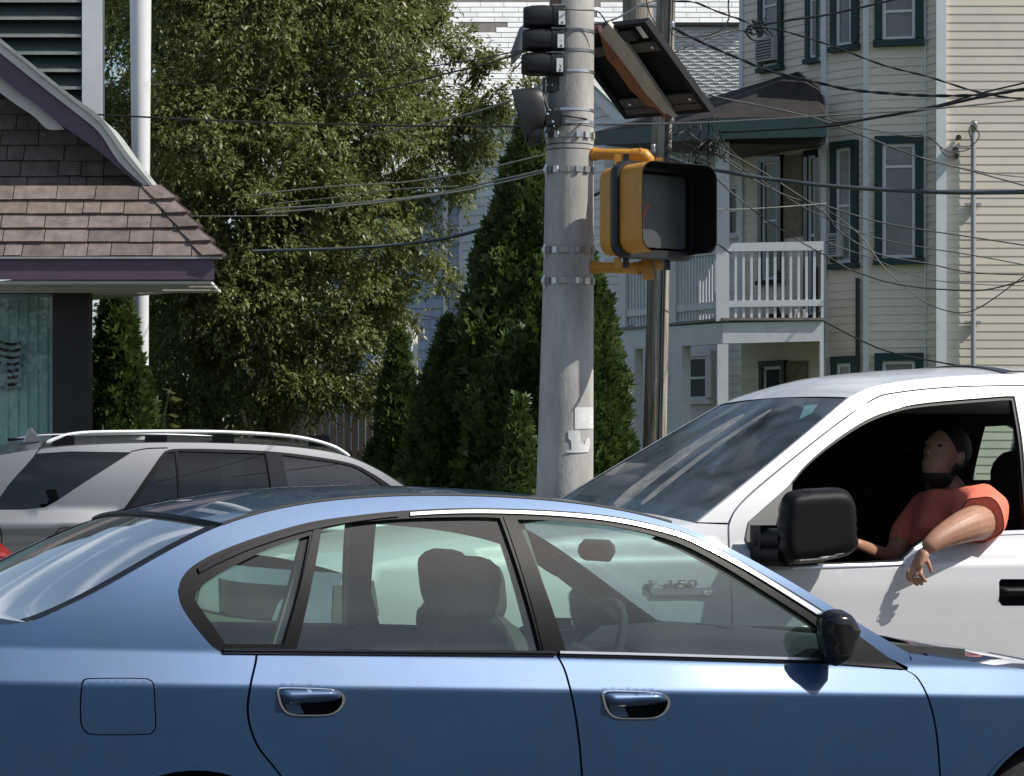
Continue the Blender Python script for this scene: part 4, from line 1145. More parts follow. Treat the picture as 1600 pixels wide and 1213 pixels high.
def to_mesh_with(verts, edges, radii, subdiv=2, root=0):
    """grow a skin round a skeleton and return verts, faces"""
    me = bpy.data.meshes.new("skel"); me.from_pydata([tuple(v) for v in verts], edges, [])
    o = bpy.data.objects.new("skel", me); COL.objects.link(o)
    o.modifiers.new("skin", 'SKIN')
    if not me.skin_vertices:
        pass
    lay = me.skin_vertices[0].data if me.skin_vertices else None
    if lay is None:
        bpy.context.view_layer.objects.active = o
        with bpy.context.temp_override(object=o, active_object=o):
            bpy.ops.mesh.customdata_skin_add()
        lay = me.skin_vertices[0].data
    for i, r in enumerate(radii):
        lay[i].radius = (r, r) if not isinstance(r, tuple) else r
        lay[i].use_root = (i == root)
    s = o.modifiers.new("sub", 'SUBSURF'); s.levels = subdiv; s.render_levels = subdiv
    dg = bpy.context.evaluated_depsgraph_get(); dg.update()
    ev = o.evaluated_get(dg); m2 = ev.to_mesh()
    vs = [v.co.copy() for v in m2.vertices]; fs = [list(p.vertices) for p in m2.polygons]
    ev.to_mesh_clear(); bpy.data.objects.remove(o); bpy.data.meshes.remove(me)
    return vs, fs

def remesh(name, groups, voxel, mat_, parent, smooth_iter=4):
    """one continuous surface from overlapping closed pieces"""
    vs, fs = [], []
    for v, f in groups:
        n = len(vs); vs += v; fs += [[i + n for i in q] for q in f]
    me = bpy.data.meshes.new(name); me.from_pydata([tuple(v) for v in vs], [], fs); me.update()
    o = bpy.data.objects.new("tmp", me); COL.objects.link(o)
    r = o.modifiers.new("r", 'REMESH'); r.mode = 'VOXEL'; r.voxel_size = voxel; r.use_smooth_shade = True
    s = o.modifiers.new("s", 'SMOOTH'); s.factor = 0.5; s.iterations = smooth_iter
    dg = bpy.context.evaluated_depsgraph_get(); dg.update()
    m2 = bpy.data.meshes.new_from_object(o.evaluated_get(dg)); m2.name = name
    bpy.data.objects.remove(o)
    m2.materials.clear(); m2.materials.append(mat_)
    m2.polygons.foreach_set("use_smooth", [True] * len(m2.polygons))
    ob = bpy.data.objects.new(name, m2)
    return link(ob, parent)

def ellipsoid(c, axes, n=14):
    vs, fs = [], []
    for i in range(n + 1):
        th = math.pi * i / n
        for k in range(2 * n):
            ph = math.pi * k / n
            d = (math.sin(th) * math.cos(ph), math.sin(th) * math.sin(ph), math.cos(th))
            vs.append(c + axes[0] * d[0] + axes[1] * d[1] + axes[2] * d[2])
    for i in range(n):
        for k in range(2 * n):
            fs.append([i * 2 * n + k, (i + 1) * 2 * n + k, (i + 1) * 2 * n + (k + 1) % (2 * n), i * 2 * n + (k + 1) % (2 * n)])
    return vs, fs

def build_driver():
    c = PK
    def p(px, py, v):
        u, z = c.uz(px, py, fixed=v); return c.w(u, v, z)
    root = thing("person", p(1500, 900, 0.45), "driver in orange-red t-shirt with one bare arm hanging out of the pickup window", "person")
    pel = p(1530, 985, 0.26); bel = p(1500, 920, 0.22); che = p(1478, 838, 0.18); upc = p(1484, 790, 0.19); nck = p(1490, 766, 0.20); hdb = p(1480, 742, 0.21)
    shl = p(1522, 794, 0.52); elb = p(1541, 815, 0.93); fo1 = p(1518, 818, 1.02); fo2 = p(1489, 830, 1.055); wr0 = p(1465, 843, 1.075); wr = p(1454, 852, 1.08); wr2 = p(1446, 861, 1.078)
    shr = p(1432, 808, -0.04); elr = p(1392, 874, 0.02); wrr = p(1335, 850, 0.32)
    hipl, knl = p(1520, 985, 0.52), p(1390, 955, 0.56); hipr, knr = p(1520, 985, 0.32), p(1390, 955, 0.24)
    V = [pel, bel, che, upc, nck, hdb, shl, elb, fo1, fo2, wr0, wr, wr2, shr, elr, wrr, hipl, knl, hipr, knr]
    E = [(0, 1), (1, 2), (2, 3), (3, 4), (4, 5), (3, 6), (6, 7), (7, 8), (8, 9), (9, 10), (10, 11), (11, 12), (3, 13), (13, 14), (14, 15), (0, 16), (16, 17), (0, 18), (18, 19)]
    Rr = [.15, .17, .17, .13, .062, .06, .086, .090, .086, .068, .051, .042, .036, .08, .05, .032, .10, .075, .10, .075]
    body = [to_mesh_with(V, E, Rr, 2, 0)]
    # head: skull, jaw, nose, brow, ear, chin beard volume
    hx = (c.f * 0.90 + c.n * 0.36 + Vector((0, 0, 0.30))).normalized()     # the way the face looks
    up = Vector((0, 0, 1)) - hx * hx.z; up.normalize(); sx = hx.cross(up).normalized()
    hc = p(1476, 712, 0.22)
    KH = 1.16
    E_ = lambda o, a, b_, d: ellipsoid(hc + (hx * o[0] + sx * o[1] + up * o[2]) * KH, (hx * a * KH, sx * b_ * KH, up * d * KH))
    body += [E_((0, 0, 0.01), .102, .08, .105), E_((.035, 0, -.055), .07, .062, .075), E_((.06, 0, -.095), .035, .035, .028)]
    body += [E_((.100, 0, -.022), .024, .013, .017), E_((.092, 0, .0), .014, .009, .03), E_((.082, 0, .032), .018, .05, .012)]
    body += [E_((.088, 0, -.062), .014, .025, .007), E_((.086, 0, -.075), .013, .022, .007)]
    for s_ in (1, -1): body += [E_((-.005, .08 * s_, -.01), .02, .012, .033), E_((.083, .031 * s_, .012), .012, .014, .009)]
    # hand: palm and five bent fingers, hanging
    dn = Vector((0, 0, -1)); lf = c.f; out = c.n
    pal = p(1446, 869, 1.075)
    body.append(to_mesh_with([wr2, p(1441, 868, 1.078), p(1434, 881, 1.078), p(1429, 890, 1.074)], [(0, 1), (1, 2), (2, 3)], [(.036, .030), (.042, .024), (.046, .019), (.042, .015)], 2, 0))
    def finger(pts, r):
        V = [p(*q) for q in pts]
        body.append(to_mesh_with(V, [(i, i + 1) for i in range(len(V) - 1)], [r, r * .97, r * .9, r * .72], 2, 0))
    finger([(1428, 884, 1.068), (1417.5, 895, 1.066), (1419, 905, 1.054), (1425, 909, 1.040)], .0105)
    finger([(1431, 887, 1.076), (1424, 900, 1.082), (1429, 911, 1.072), (1435, 915, 1.056)], .0112)
    finger([(1435, 889, 1.084), (1431.5, 901, 1.098), (1437, 911, 1.092), (1442, 914, 1.076)], .0112)
    finger([(1439, 887, 1.090), (1438.5, 898, 1.110), (1443.5, 906, 1.108), (1448, 909, 1.094)], .0108)
    finger([(1444, 868, 1.088), (1450, 878, 1.108), (1453.5, 888, 1.116), (1456, 897, 1.112)], .0115)
    bd = remesh("body", body, 0.0044, M['skin'], root, 4)
    # shirt
    V2 = [bel, che, upc, p(1488, 776, 0.195), shl, p(1538, 806, 0.86), shr, p(1398, 858, 0.0), p(1528, 975, 0.26)]
    E2 = [(8, 0), (0, 1), (1, 2), (2, 3), (2, 4), (4, 5), (2, 6), (6, 7)]
    sh = to_mesh_with(V2, E2, [.195, .195, .15, .085, .098, .088, .09, .072, .17], 2, 0)
    shirt = remesh("shirt", [sh], 0.011, M['shirt'], root, 3)
    for v in shirt.data.vertices:
        q = v.co; k_ = math.sin(q.z * 34 + q.x * 13 + 2 * math.sin(q.x * 9)) * 0.5 + math.sin(q.z * 19 - q.y * 27) * 0.5
        v.co += v.normal * 0.007 * k_
    # open sleeve over the upper arm
    b = MB()
    ctr = [p(1525, 795, 0.72), p(1536, 803, 0.86), p(1538, 806, 0.93), p(1534, 811, 0.985)]
    ax = (ctr[-1] - ctr[0]).normalized()
    rr = [0.116, 0.116, 0.112, 0.104]
    b.tube(ctr, rr, 28, cap=False); b.tube([ctr[2], ctr[3], ctr[3] - ax * 0.0], [0.108, 0.099, 0.086], 28, cap=False)
    sl = b.build("sleeve", M['shirt'], root, 60)
    me = sl.data
    for v in me.vertices:
        q = v.co * 24
        v.co += Vector((math.sin(q.z * 1.3 + q.x), 0, math.sin(q.x * 1.7 - q.y))) * 0.007
    # hair
    hv = [E_((-.020, 0, .034), .106, .090, .100), E_((.022, 0, -.098), .070, .060, .042), E_((.062, 0, -.112), .034, .036, .026), E_((-.012, 0, -.035), .05, .0825, .062)] + [E_((.086, .031 * s_, .030), .010, .020, .005) for s_ in (1, -1)]
    hr = remesh("hair", hv, 0.012, M['hair'], root, 1)
    for s_ in (1, -1):
        ev, ef = E_((.088, .031 * s_, .013), .008, .013, .0065); mesh_obj("eye", ev, ef, M['gloss_black'], root, True)
    # finger ring
    b = MB(); q = p(1432.5, 902, 1.098)
    b.tube([q + c.n * 0.0125 * math.sin(t) + c.f * 0.0125 * math.cos(t) for t in np.linspace(0, 2 * math.pi, 17)[:-1]], 0.0022, 6, closed=True)
    b.build("finger_ring", M['chrome'], root, 60)
build_driver()
# ------------------------------------------------------------------ silver SUV
def build_suv():
    def sl(h):
        if h < -0.005: return 0.05 + 0.16 * (-h)
        if h < 0.10: return -0.62
        return -(0.20 + 0.42 * (h - 0.10))
    prof = profile(sl, blur=0.012)
    V0 = 0.95
    base = Car((-2.333, 19.6), V0, 24, 1, lambda u, z: V0)
    zc = fitline(base.P([(0, 818), (180, 822), (500, 829)]))
    def lat(u, z):
        t = max(0.0, -u - 0.6)
        return V0 - 0.05 * t * t + prof(z - zc(u))
    c = Car((-2.333, 19.6), V0, 24, 1, lat)
    P, C = c.P, c.C
    S = thing("suv", c.w(1.0, 0, 0), "silver SUV with roof rails and dark rear glass, partly behind the blue sedan", "car")
    pt = M['silver']
    roofl = [(-22, 716), (20, 708), (55, 703), (110, 697), (200, 693), (300, 692), (420, 696), (500, 704), (550, 716), (595, 737), (636, 763)]
    rl = C(roofl)
    ub = c.uz(-60, 800)[0]
    ua, za = rl[-1]
    uF = ua + 1.45; ZS = 0.45
    belt_a = (ua + 0.55, za - 0.30)
    hood = [(ua, za), belt_a, (ua + 0.9, za - 0.36), (uF - 0.1, za - 0.47), (uF, za - 0.56)]
    nose = [(uF, za - 0.56), (uF + 0.05, 0.7), (uF, 0.4)]
    tail = [(rl[0][0], rl[0][1]), (c.uz(-62, 790)[0], c.uz(-62, 790)[1]), (ub - 0.05, 1.0), (ub - 0.10, 0.75), (ub - 0.04, 0.45)]
    wr, ar = 0.37, 0.43
    ur = c.uz(150, 900)[0]; uf = ur + 2.9
    def arc(u0, a0, a1, n=20): return [(u0 + ar * math.cos(math.radians(a0 + (a1 - a0) * k / n)), wr + ar * math.sin(math.radians(a0 + (a1 - a0) * k / n))) for k in range(n + 1)]
    qg = C([(206, 707), (165, 733), (120, 762), (92, 781), (70, 793)]) + P([(40, 796.5), (-8, 797)]) + C([(-8, 797), (-2, 780), (18, 752), (40, 728), (56, 709)])[1:] + P([(110, 705.5)])
    dlo = P([(186, 806), (203, 782), (230, 743), (252, 714)]) + C([(252, 714), (262, 704), (280, 701.5), (340, 702), (440, 707), (540, 722), (580, 739), (618, 764)]) + P([(650, 800), (640, 812), (400, 812)])
    flapo = P([(92, 826), (100, 824), (138, 825), (146, 832), (148, 862), (140, 868), (95, 868), (86, 862), (86, 834)])
    side = rl + hood[1:] + nose[1:] + arc(uf, 5, 175) + [(uf - ar - .02, ZS), (ur + ar + .02, ZS)] + arc(ur, 5, 175) + tail[::-1][:-1]
    c.panel("body_side", side, pt, S, 0, 0.02, [qg, dlo, flapo], 0.06, (1,), 0.025)
    c.panel("body_side", side, pt, S, 0, 0.02, [qg, dlo], 0.09, (-1,), 0.04)
    fx = sum(p[0] for p in flapo) / len(flapo); fz = sum(p[1] for p in flapo) / len(flapo)
    c.panel("fuel_flap", [(fx + (u - fx) * .94, fz + (z - fz) * .94) for u, z in flapo], pt, S, 0.0, 0.01, (), 0.05, (1,), 0.02)
    c.panel("rear_quarter_window", qg, M['privacy'], S, -0.006, 0, (), 0.07, (1, -1))
    rdg = P([(278, 705), (414, 709), (424, 770), (430, 812), (285, 812), (283, 790)])
    qlt = P([(264, 708), (274, 706), (280, 800), (279, 808), (196, 808)])
    fdg = P([(441, 711)]) + C([(441, 711), (540, 726), (575, 742), (606, 764)])[1:] + P([(640, 800), (640, 810), (462, 810), (452, 770)])
    c.panel("window_surround", dlo, M['trim'], S, -0.002, 0.02, [rdg, qlt, fdg], 0.05, (1, -1), 0.02)
    c.panel("rear_window", rdg, M['privacy'], S, -0.014, 0, (), 0.08, (1, -1))
    c.panel("quarter_light", qlt, M['privacy'], S, -0.014, 0, (), 0.08, (1, -1))
    c.panel("front_window", fdg, glass_mat('suv_front_glass', (0.30, 0.36, 0.35), 1.0, 0, 0.04), S, -0.014, 0, (), 0.08, (1, -1))
    c.panel("pillar_cover", P([(415, 706), (440, 708), (452, 770), (458, 812), (432, 812), (425, 770)]), M['gloss_black'], S, 0.002, 0.012, (), 0.05, (1, -1))
    st = C([(188, 804), (206, 778), (232, 740), (254, 709), (264, 703)]); s2 = C([(190, 806), (209, 780), (235, 743), (257, 713), (266, 706)])
    c.panel("window_trim", st + s2[::-1], M['trim'], S, 0.006, 0.01, (), 0.04, (1,))
    c.panel("belt_trim", P([(189, 800.5), (214, 802), (219, 805), (217, 808), (188, 806)]), M['chrome'], S, 0.012, 0.015, (), 0.04, (1,))
    b = MB()
    for L in ([(181, 806), (178.5, 820), (180, 840), (184, 900)], [(-2, 818), (3, 838), (2, 850)]):
        b.tube([c.w(u, lat(u, z) + 0.001, z) for u, z in C(L, 3)], 0.004, 5)
    b.tube([c.w(u, lat(u, z) + 0.001, z) for u, z in C([(205, 705.5), (230, 701), (262, 700)], 3)], 0.004, 5)
    b.tube([c.w(u, lat(u, z) + 0.001, z) for u, z in C([(56, 708), (66, 698), (72, 690)], 3)], 0.004, 5)
    b.build("shut_line", M['dark'], S)
    # roof and rails
    n = len(rl)
    c.span("roof", rl[4:], pt, S, [0.02 + 0.05 * min(1, i / 6) for i in range(n - 4)], [0.12 * max(0, (i - n + 18) / 14) for i in range(n - 4)], 14, 2.3)
    for sg in (1, -1):
        rr = C([(74, 692), (92, 684), (115, 678.5), (160, 675.5), (300, 674.5), (400, 677.5), (470, 684), (520, 697), (548, 713)])
        rail = MB(); rail.tube([c.w(u, sg * (c.lat(u, z - 0.09) - 0.06), z) for u, z in rr], [0.009] + [0.0145] * (len(rr) - 2) + [0.009], 8)
        rl_o = rail.build("roof_rail", mat('bright_rail', (0.78, 0.79, 0.80), 0.3, 0.3) if sg == 1 else M['satin_metal'], S, 60)
        for px in (100, 245, 350, 500):
            b = MB(); u, z = c.uz(px, 680); b.box(c.w(u, sg * (c.lat(u, z - 0.09) - 0.06), z - 0.045), (0.16, 0.03, 0.085), Matrix.Rotation(math.radians(24), 3, 'Z'))
            b.build("rail_foot", M['trim'], rl_o)
    b = MB(); u, z = c.uz(58, 680, fixed=0.45)
    b.loft([[c.w(u - 0.10, 0.45 + 0.02 * k, z - 0.05), c.w(u - 0.06, 0.45 + 0.012 * k, z + 0.05), c.w(u - 0.035, 0.45 + 0.01 * k, z + 0.05), c.w(u + 0.03, 0.45 + 0.02 * k, z - 0.05)] for k in (1, -1)])
    b.build("roof_aerial", pt, S)
    # tailgate glass, spoiler, tail
    ug, zg = rl[0]
    c.span("spoiler", [(ug - 0.10, zg - 0.01), (rl[2][0], rl[2][1]), (rl[4][0], rl[4][1])], pt, S, 0.045, -0.12, 12, 2.4, 0.01)
    tg = [(ug - 0.05, zg - 0.05), (c.uz(-60, 792)[0], c.uz(-60, 792)[1])]
    c.span("tailgate_glass", tg, M['privacy'], S, 0, -0.10, 10, 2.2, 0.02)
    c.span("tailgate", tail[1:], pt, S, 0, -0.11, 10, 2.2, 0.0)
    c.span("bonnet", hood[1:], pt, S, 0.05, 0.12, 12)
    c.span("windscreen", hood[:2], M['windscreen'], S, 0.05, 0.15, 12, 2.0, 0.01)
    c.span("front_face", nose, M['trim'], S, 0, 0.1, 10)
    tl = P([(-60, 842), (-10, 846), (2, 850), (16, 862), (38, 884), (26, 889), (-60, 890)])
    c.panel("tail_lamp", tl, M['red_lens'], S, 0.012, 0.03, (), 0.05, (1, -1))
    c.panel("lamp_band", P([(-50, 860), (6, 864), (14, 870), (-50, 868)]), mat('pale_lens', (0.62, 0.10, 0.10), 0.15), S, 0.016, 0.006, (), 0.05, (1,))
    # cabin mass, wheels
    Rz = Matrix.Rotation(math.radians(24), 3, 'Z')
    b = MB(); b.box(c.w(0.9, 0, 0.6), (4.0, 1.5, 0.3), Rz); b.build("floor_pan", M['cabin_black'], S)
    for u in (0.35, 1.2):
        for v in (0.4, -0.4):
            ol = [tuple(p) for p in cr([(-0.25, 0.8), (-0.25, 1.1), (-0.14, 1.22), (-0.12, 1.42), (0.12, 1.42), (0.14, 1.22), (0.25, 1.1), (0.25, 0.8)], 3, True)]
            inflate("seat", ol, lambda x, z, d, u=u, v=v: c.w(u - (z - 0.8) * 0.25 + d, v + x, z), 0.07, 0.07, M['cabin_dark'], S, 0.07, 0.08)
    for uu in (ur, uf):
        for sg in (1, -1): c.wheel(uu, sg * 0.78, wr, S, 0.25)
    return S
build_suv()
# ------------------------------------------------------------------ shop with the shingled skirt roof, left
def build_shop():
    Y0 = 22.6
    z = lambda py, Y=Y0: CZ + (HY - py) / F * Y
    X = lambda px, Y=Y0: (px - HX) / F * Y
    S = thing("corner_shop", (X(0), Y0 + 3, 0), "small shop with brown shingled skirt roof, purple fascia and white louvred cupola", "shop")
    xl = X(-260)
    Yw = Y0 + 0.75                                # wall face, set back under the eave
    # wall: black panel, window opening
    mb = MB()
    x140, x81 = X(139, Yw), X(82, Yw)
    def bx(mb, x0, x1, y0, y1, z0, z1): mb.box(((x0 + x1) / 2, (y0 + y1) / 2, (z0 + z1) / 2), (abs(x1 - x0), abs(y1 - y0), abs(z1 - z0)))
    zs = z(437)
    bx(mb, x81, x140, Yw, Yw + 0.2, 0, zs)                     # black pier
    bx(mb, xl, x81, Yw, Yw + 0.2, 0, 0.75); bx(mb, xl, x81, Yw, Yw + 0.2, z(457, Yw) + 0.0, zs)
    mb.hexa([Vector(q) for q in ((x140 - .2, Yw + .2, 0), (x140, Yw + .2, 0), (x140 - 2.9, Yw + 3.3, 0), (x140 - 3.1, Yw + 3.3, 0), (x140 - .2, Yw + .2, zs), (x140, Yw + .2, zs), (x140 - 2.9, Yw + 3.3, zs), (x140 - 3.1, Yw + 3.3, zs))])
    mb.build("wall", M['shop_black'], S)
    mb = MB(); bx(mb, xl, x81 - 0.0, Yw + 0.10, Yw + 0.108, 0.75, z(457, Yw))
    win = mb.build("shop_window", glass_mat('shop_glass', (0.85, 0.93, 0.93), 0.3, 0.0, 0.01), S)
    # vertical blinds behind the glass, slat by slat
    x = x81 - 0.004; k = 0
    while x > X(-70, Yw):
        t0 = rnd.uniform(-.006, .006); mb = MB()
        mb.hexa([Vector((x - .094, Yw + .30 + t0, .75)), Vector((x, Yw + .285 - t0, .75)), Vector((x, Yw + .288 - t0, .75)), Vector((x - .094, Yw + .303 + t0, .75)),
                 Vector((x - .094, Yw + .30, zs - .05)), Vector((x, Yw + .285, zs - .05)), Vector((x, Yw + .288, zs - .05)), Vector((x - .094, Yw + .303, zs - .05))])
        mesh_obj("blind_slat", mb.v, mb.f, M['drape'], win); x -= 0.0875; k += 1
    mb = MB(); bx(mb, xl, X(-70, Yw), Yw + .29, Yw + .30, .75, zs - .05); mb.build("blind_sheet", M['drape'], win)
    # faded flag hanging behind the glass
    fl = thing("flag", (X(-20, Yw), Yw + 0.2, z(600, Yw)), "faded striped flag hanging inside the shop window", "flag")
    def flagstrip(name, py0, py1, off, m):
        mb = MB(); ring = []
        for px in np.linspace(-60, 26, 22):
            yy = Yw + 0.21 - off + 0.012 * math.sin(px * 0.17); sk = -0.09 * (py0 - 530) / 70 * 0
            xx = X(px - (py0 - 532) * 0.085, Yw)
            w_ = 2.0 * math.sin(px * 0.13)
            ring.append((Vector((xx, yy, z(py0 + w_, Yw))), Vector((xx, yy, z(py1 + w_, Yw)))))
        mb.loft([[r[0] for r in ring], [r[1] for r in ring]], (False, False), False)
        return mb.build(name, m, fl, 60)
    flagstrip("cloth", 532, 603, 0.0, M['flag'])
    for k in range(7):
        y0 = 532 + k * 10.6
        flagstrip("stripe", y0, y0 + 4.6, 0.004, M['flag_stripe'])
    # skirt roof deck
    ze, zt = z(401), z(283); run = (zt - ze) / math.tan(math.radians(58))
    xr_e, xr_t = X(343), X(250, Y0 + run)
    dpt = 9.5
    # lower slope continues up as the shaded upper courses
    zu = z(150, Y0 + 0.9); run1 = run + 0.42; run2 = run1 + (zu - zt) / math.tan(math.radians(72))
    xU0, xU1 = X(250, Y0 + run1), X(92, Y0 + run2)
    mb = MB()
    mb.add([(xl, Y0, ze), (xr_e, Y0, ze), (xr_t, Y0 + run, zt), (xl, Y0 + run, zt)], [(0, 1, 2, 3)])
    mb.add([(xl, Y0 + run, zt - .004), (xr_t, Y0 + run, zt - .004), (xr_t, Y0 + run1, zt - .004), (xl, Y0 + run1, zt - .004)], [(0, 1, 2, 3)]); mb.add([(xl, Y0 + run1, zt), (xU0, Y0 + run1, zt), (xU1, Y0 + run2, zu), (xl, Y0 + run2, zu)], [(0, 1, 2, 3)])
    SK = Vector((-0.92, 1.0, 0)); dp = 3.4
    e_, t_, u_ = Vector((xr_e, Y0, ze)), Vector((xr_t, Y0 + run, zt)), Vector((xr_t - .6, Y0 + run + .35, zt + .02))
    mb.add([e_, e_ + SK * dp, t_ + SK * dp, t_], [(0, 1, 2, 3)]); mb.add([t_, t_ + SK * dp, u_ + SK * dp, u_], [(0, 1, 2, 3)])
    deck = mb.build("skirt_roof", mat("tarred_deck", (0.05, 0.04, 0.035), 0.95, spec=0.1), S)
    # shingles, each its own piece
    def course(za, zb, ya, yb, xr_a, xr_b, k):
        up = Vector((0, yb - ya, zb - za)); L = up.length; up.normalize(); nn = Vector((0, -up.z, up.y))
        x = xl + rnd.uniform(0, 0.3) + (k % 2) * 0.16
        while x < xr_a:
            wd = rnd.choice([0.14, 0.19, 0.32, 0.34, 0.36])
            x1 = min(x + wd, xr_a - 0.012)
            if x1 - x > 0.05:
                lift = 0.024 + rnd.uniform(0, 0.010); ov = 0.012 + rnd.uniform(-0.004, 0.004)
                cut = max(0, x1 - (xr_b))         # follow the hip
                bl = Vector((x, ya, za)) - up * ov; br = Vector((x1, ya, za)) - up * ov
                tl = Vector((x, yb, zb)); tr = Vector((min(x1, max(xr_b, x + 0.02)), yb, zb))
                mb = MB()
                mb.hexa([bl + nn * 0.003, br + nn * 0.003, tr + nn * 0.003, tl + nn * 0.003, bl + nn * lift, br + nn * (lift + rnd.uniform(-0.003, 0.005)), tr + nn * 0.006, tl + nn * 0.006])
                mesh_obj("shingle", mb.v, mb.f, M['shingle'], deck)
            x += wd + 0.009
    rows = 5
    for k in range(rows):
        f0, f1 = k / rows, (k + 1) / rows
        course(ze + (zt - ze) * f0, ze + (zt - ze) * f1, Y0 + run * f0, Y0 + run * f1, xr_e + (xr_t - xr_e) * f0 - 0.10, xr_e + (xr_t - xr_e) * f1 - 0.10, k)
    rows2 = 6; xr2 = xU1
    for k in range(rows2):
        f0, f1 = k / rows2, (k + 1) / rows2
        course(zt + (zu - zt) * f0, zt + (zu - zt) * f1, Y0 + run1 + (run2 - run1) * f0, Y0 + run1 + (run2 - run1) * f1, xU0 + (xU1 - xU0) * f0, xU0 + (xU1 - xU0) * f1, k + 1)
    # hip caps
    h0, h1 = Vector((xr_e, Y0, ze)), Vector((xr_t, Y0 + run, zt)); hd = (h1 - h0); n = 5
    for k in range(n):
        a = h0 + hd * (k / n) - hd.normalized() * 0.03; b_ = h0 + hd * ((k + 1) / n)
        for sgn, sd in ((-1, Vector((-1, 0.0, 0.0))), (1, Vector((0.0, 1, 0.0)))):
            sd = sd * 0.17
            nn = Vector((0.3, -0.75, 0.6)).normalized() if sgn < 0 else Vector((0.8, -0.1, 0.6)).normalized()
            mb = MB(); l = nn * 0.05
            mb.hexa([a + nn * .016, a + sd + nn * .016, b_ + sd + nn * .012, b_ + nn * .012, a + l * 1.25, a + sd + l, b_ + sd + nn * .016, b_ + nn * .016])
            mesh_obj("hip_shingle", mb.v, mb.f, M['shingle'], deck)
    # eave: drip edge, purple fascia, soffit boards
    mb = MB(); bx(mb, xl, xr_e + 0.02, Y0 - 0.035, Y0 + 0.03, ze - 0.022, ze - 0.004)
    mb.build("drip_edge", M['lead'], S)
    mb = MB(); bx(mb, xl, X(334), Y0 - 0.012, Y0 + 0.015, z(437), ze - 0.024); a_ = Vector((X(334), Y0 + .016, 0)); mb.hexa([q + Vector((0, 0, zz)) for zz in (z(437), ze - .024) for q in (a_ - Vector((.03, 0, 0)), a_, a_ + SK * dp, a_ + SK * dp - Vector((.03, 0, 0)))])
    mb.build("fascia", M['purple'], S)
    for k in range(3):
        y0 = Y0 + 0.02 + k * 0.25
        mb = MB(); bx(mb, xl, X(330), y0, y0 + 0.24, z(437) - 0.035 - 0.012 * k, z(437) - 0.012 - 0.012 * k); mb.build("soffit_board", M['soffit'], S)
    for k in range(2):
        p0 = Vector((x140 + 0.02 + k * 0.40, Y0 + .78, z(437) - .075 + .012 * k)); wv = Vector((.38, 0, .01)); pv = SK * 3.0
        mb = MB(); mb.hexa([p0, p0 + wv, p0 + wv + pv, p0 + pv] + [q + Vector((0, 0, .02)) for q in (p0, p0 + wv, p0 + wv + pv, p0 + pv)]); mb.build("soffit_board", M['soffit'], S)
    mb = MB(); bx(mb, xl, x140, Yw - 0.03, Yw - 0.004, z(458, Yw), z(440, Yw)); mb.build("frieze_board", M['soffit'], S)
    # projecting gable with purple bargeboard
    Yg = Y0 + run + 0.01
    path = [(-140, -5), (0, 82), (60, 128), (110, 165), (160, 205), (196, 252), (235, 291)]
    rake_t = [(px, py - 0) for px, py in path]
    def rib(name, top, bot, y0, y1, m, parent=S):
        mb = MB(); T = [Vector((X(px, Yg), 0, z(py, Yg))) for px, py in top]; B = [Vector((X(px, Yg), 0, z(py, Yg))) for px, py in bot]
        rings = [[T[i] + Vector((0, y0, 0)), T[i] + Vector((0, y1, 0)), B[i] + Vector((0, y1, 0)), B[i] + Vector((0, y0, 0))] for i in range(len(T))]
        mb.loft(rings); return mb.build(name, m, parent, 30)
    top = cr([(-140, -52), (0, 60), (60, 108), (110, 148), (160, 186), (200, 240), (242, 293)], 4)
    mid1 = cr([(-140, -44), (0, 67), (60, 115), (110, 155), (157, 193), (196, 247), (238, 295)], 4)
    mid2 = cr([(-140, -28), (0, 83), (60, 131), (110, 170), (155, 207), (185, 252), (228, 293)], 4)
    low = cr([(-140, 10), (0, 121), (60, 166), (100, 198), (150, 233), (185, 262), (214, 286)], 4)
    sof = cr([(-140, 36), (0, 145), (50, 180), (72, 200), (95, 201), (97, 201.5), (98, 202)], 4)
    lo2 = cr([(-140, 10), (0, 121), (60, 166), (84, 186), (94, 195), (97, 199), (98, 201)], 4)
    rib("gable_roof_edge", top, mid1, Yg - 0.04, Yg + 0.85, M['lead'])
    rib("gable_drip_board", mid1, mid2, Yg - 0.02, Yg + 0.06, M['soffit'])
    rib("bargeboard", mid2, low, Yg + 0.0, Yg + 0.05, M['purple'])
    rib("gable_soffit_board", lo2, sof, Yg + 0.06, Yg + 0.09, M['soffit'])
    rib("gable_underside", [(a, b + 9) for a, b in mid1], [(a, b + 13) for a, b in mid1], Yg + 0.051, Yg + 0.84, M['soffit'])
    mb = MB(); mb.hexa([Vector((xl, Y0 + run2 + .05, z(300))), Vector((X(150), Y0 + run2 + .05, z(300))), Vector((X(150), Y0 + run2 + 0.3, z(300))), Vector((xl, Y0 + run2 + 0.3, z(300))),
                        Vector((xl, Y0 + run2 + .05, z(60))), Vector((X(0), Y0 + run2 + .05, z(60))), Vector((X(0), Y0 + run2 + .3, z(60))), Vector((xl, Y0 + run2 + 0.3, z(60)))])
    mb.build("gable_wall", M['shop_black'], S)
    # cupola: louvres and white corner board
    Yc = Y0 + 2.6
    zc0, zc1 = z(215, Yc), z(-60, Yc)
    cb = MB(); bx(cb, X(129, Yc), X(160, Yc), Yc - 0.03, Yc + 0.14, zc0, zc1); a_ = Vector((X(129, Yc), Yc + .142, 0)); b_ = Vector((X(158, Yc), Yc + .142, 0)); cb.hexa([q + Vector((0, 0, zz)) for zz in (zc0, zc1) for q in (a_, b_, b_ + Vector((-1.5, 1.5, 0)), a_ + Vector((-1.5, 1.5, 0)))])
    cb.build("corner_board", M['white_trim'], S)
    mb = MB(); bx(mb, xl, X(128.5, Yc), Yc + 0.12, Yc + 0.16, zc0, zc1); mb.build("louvre_back", M['shop_black'], S)
    py = -48.0
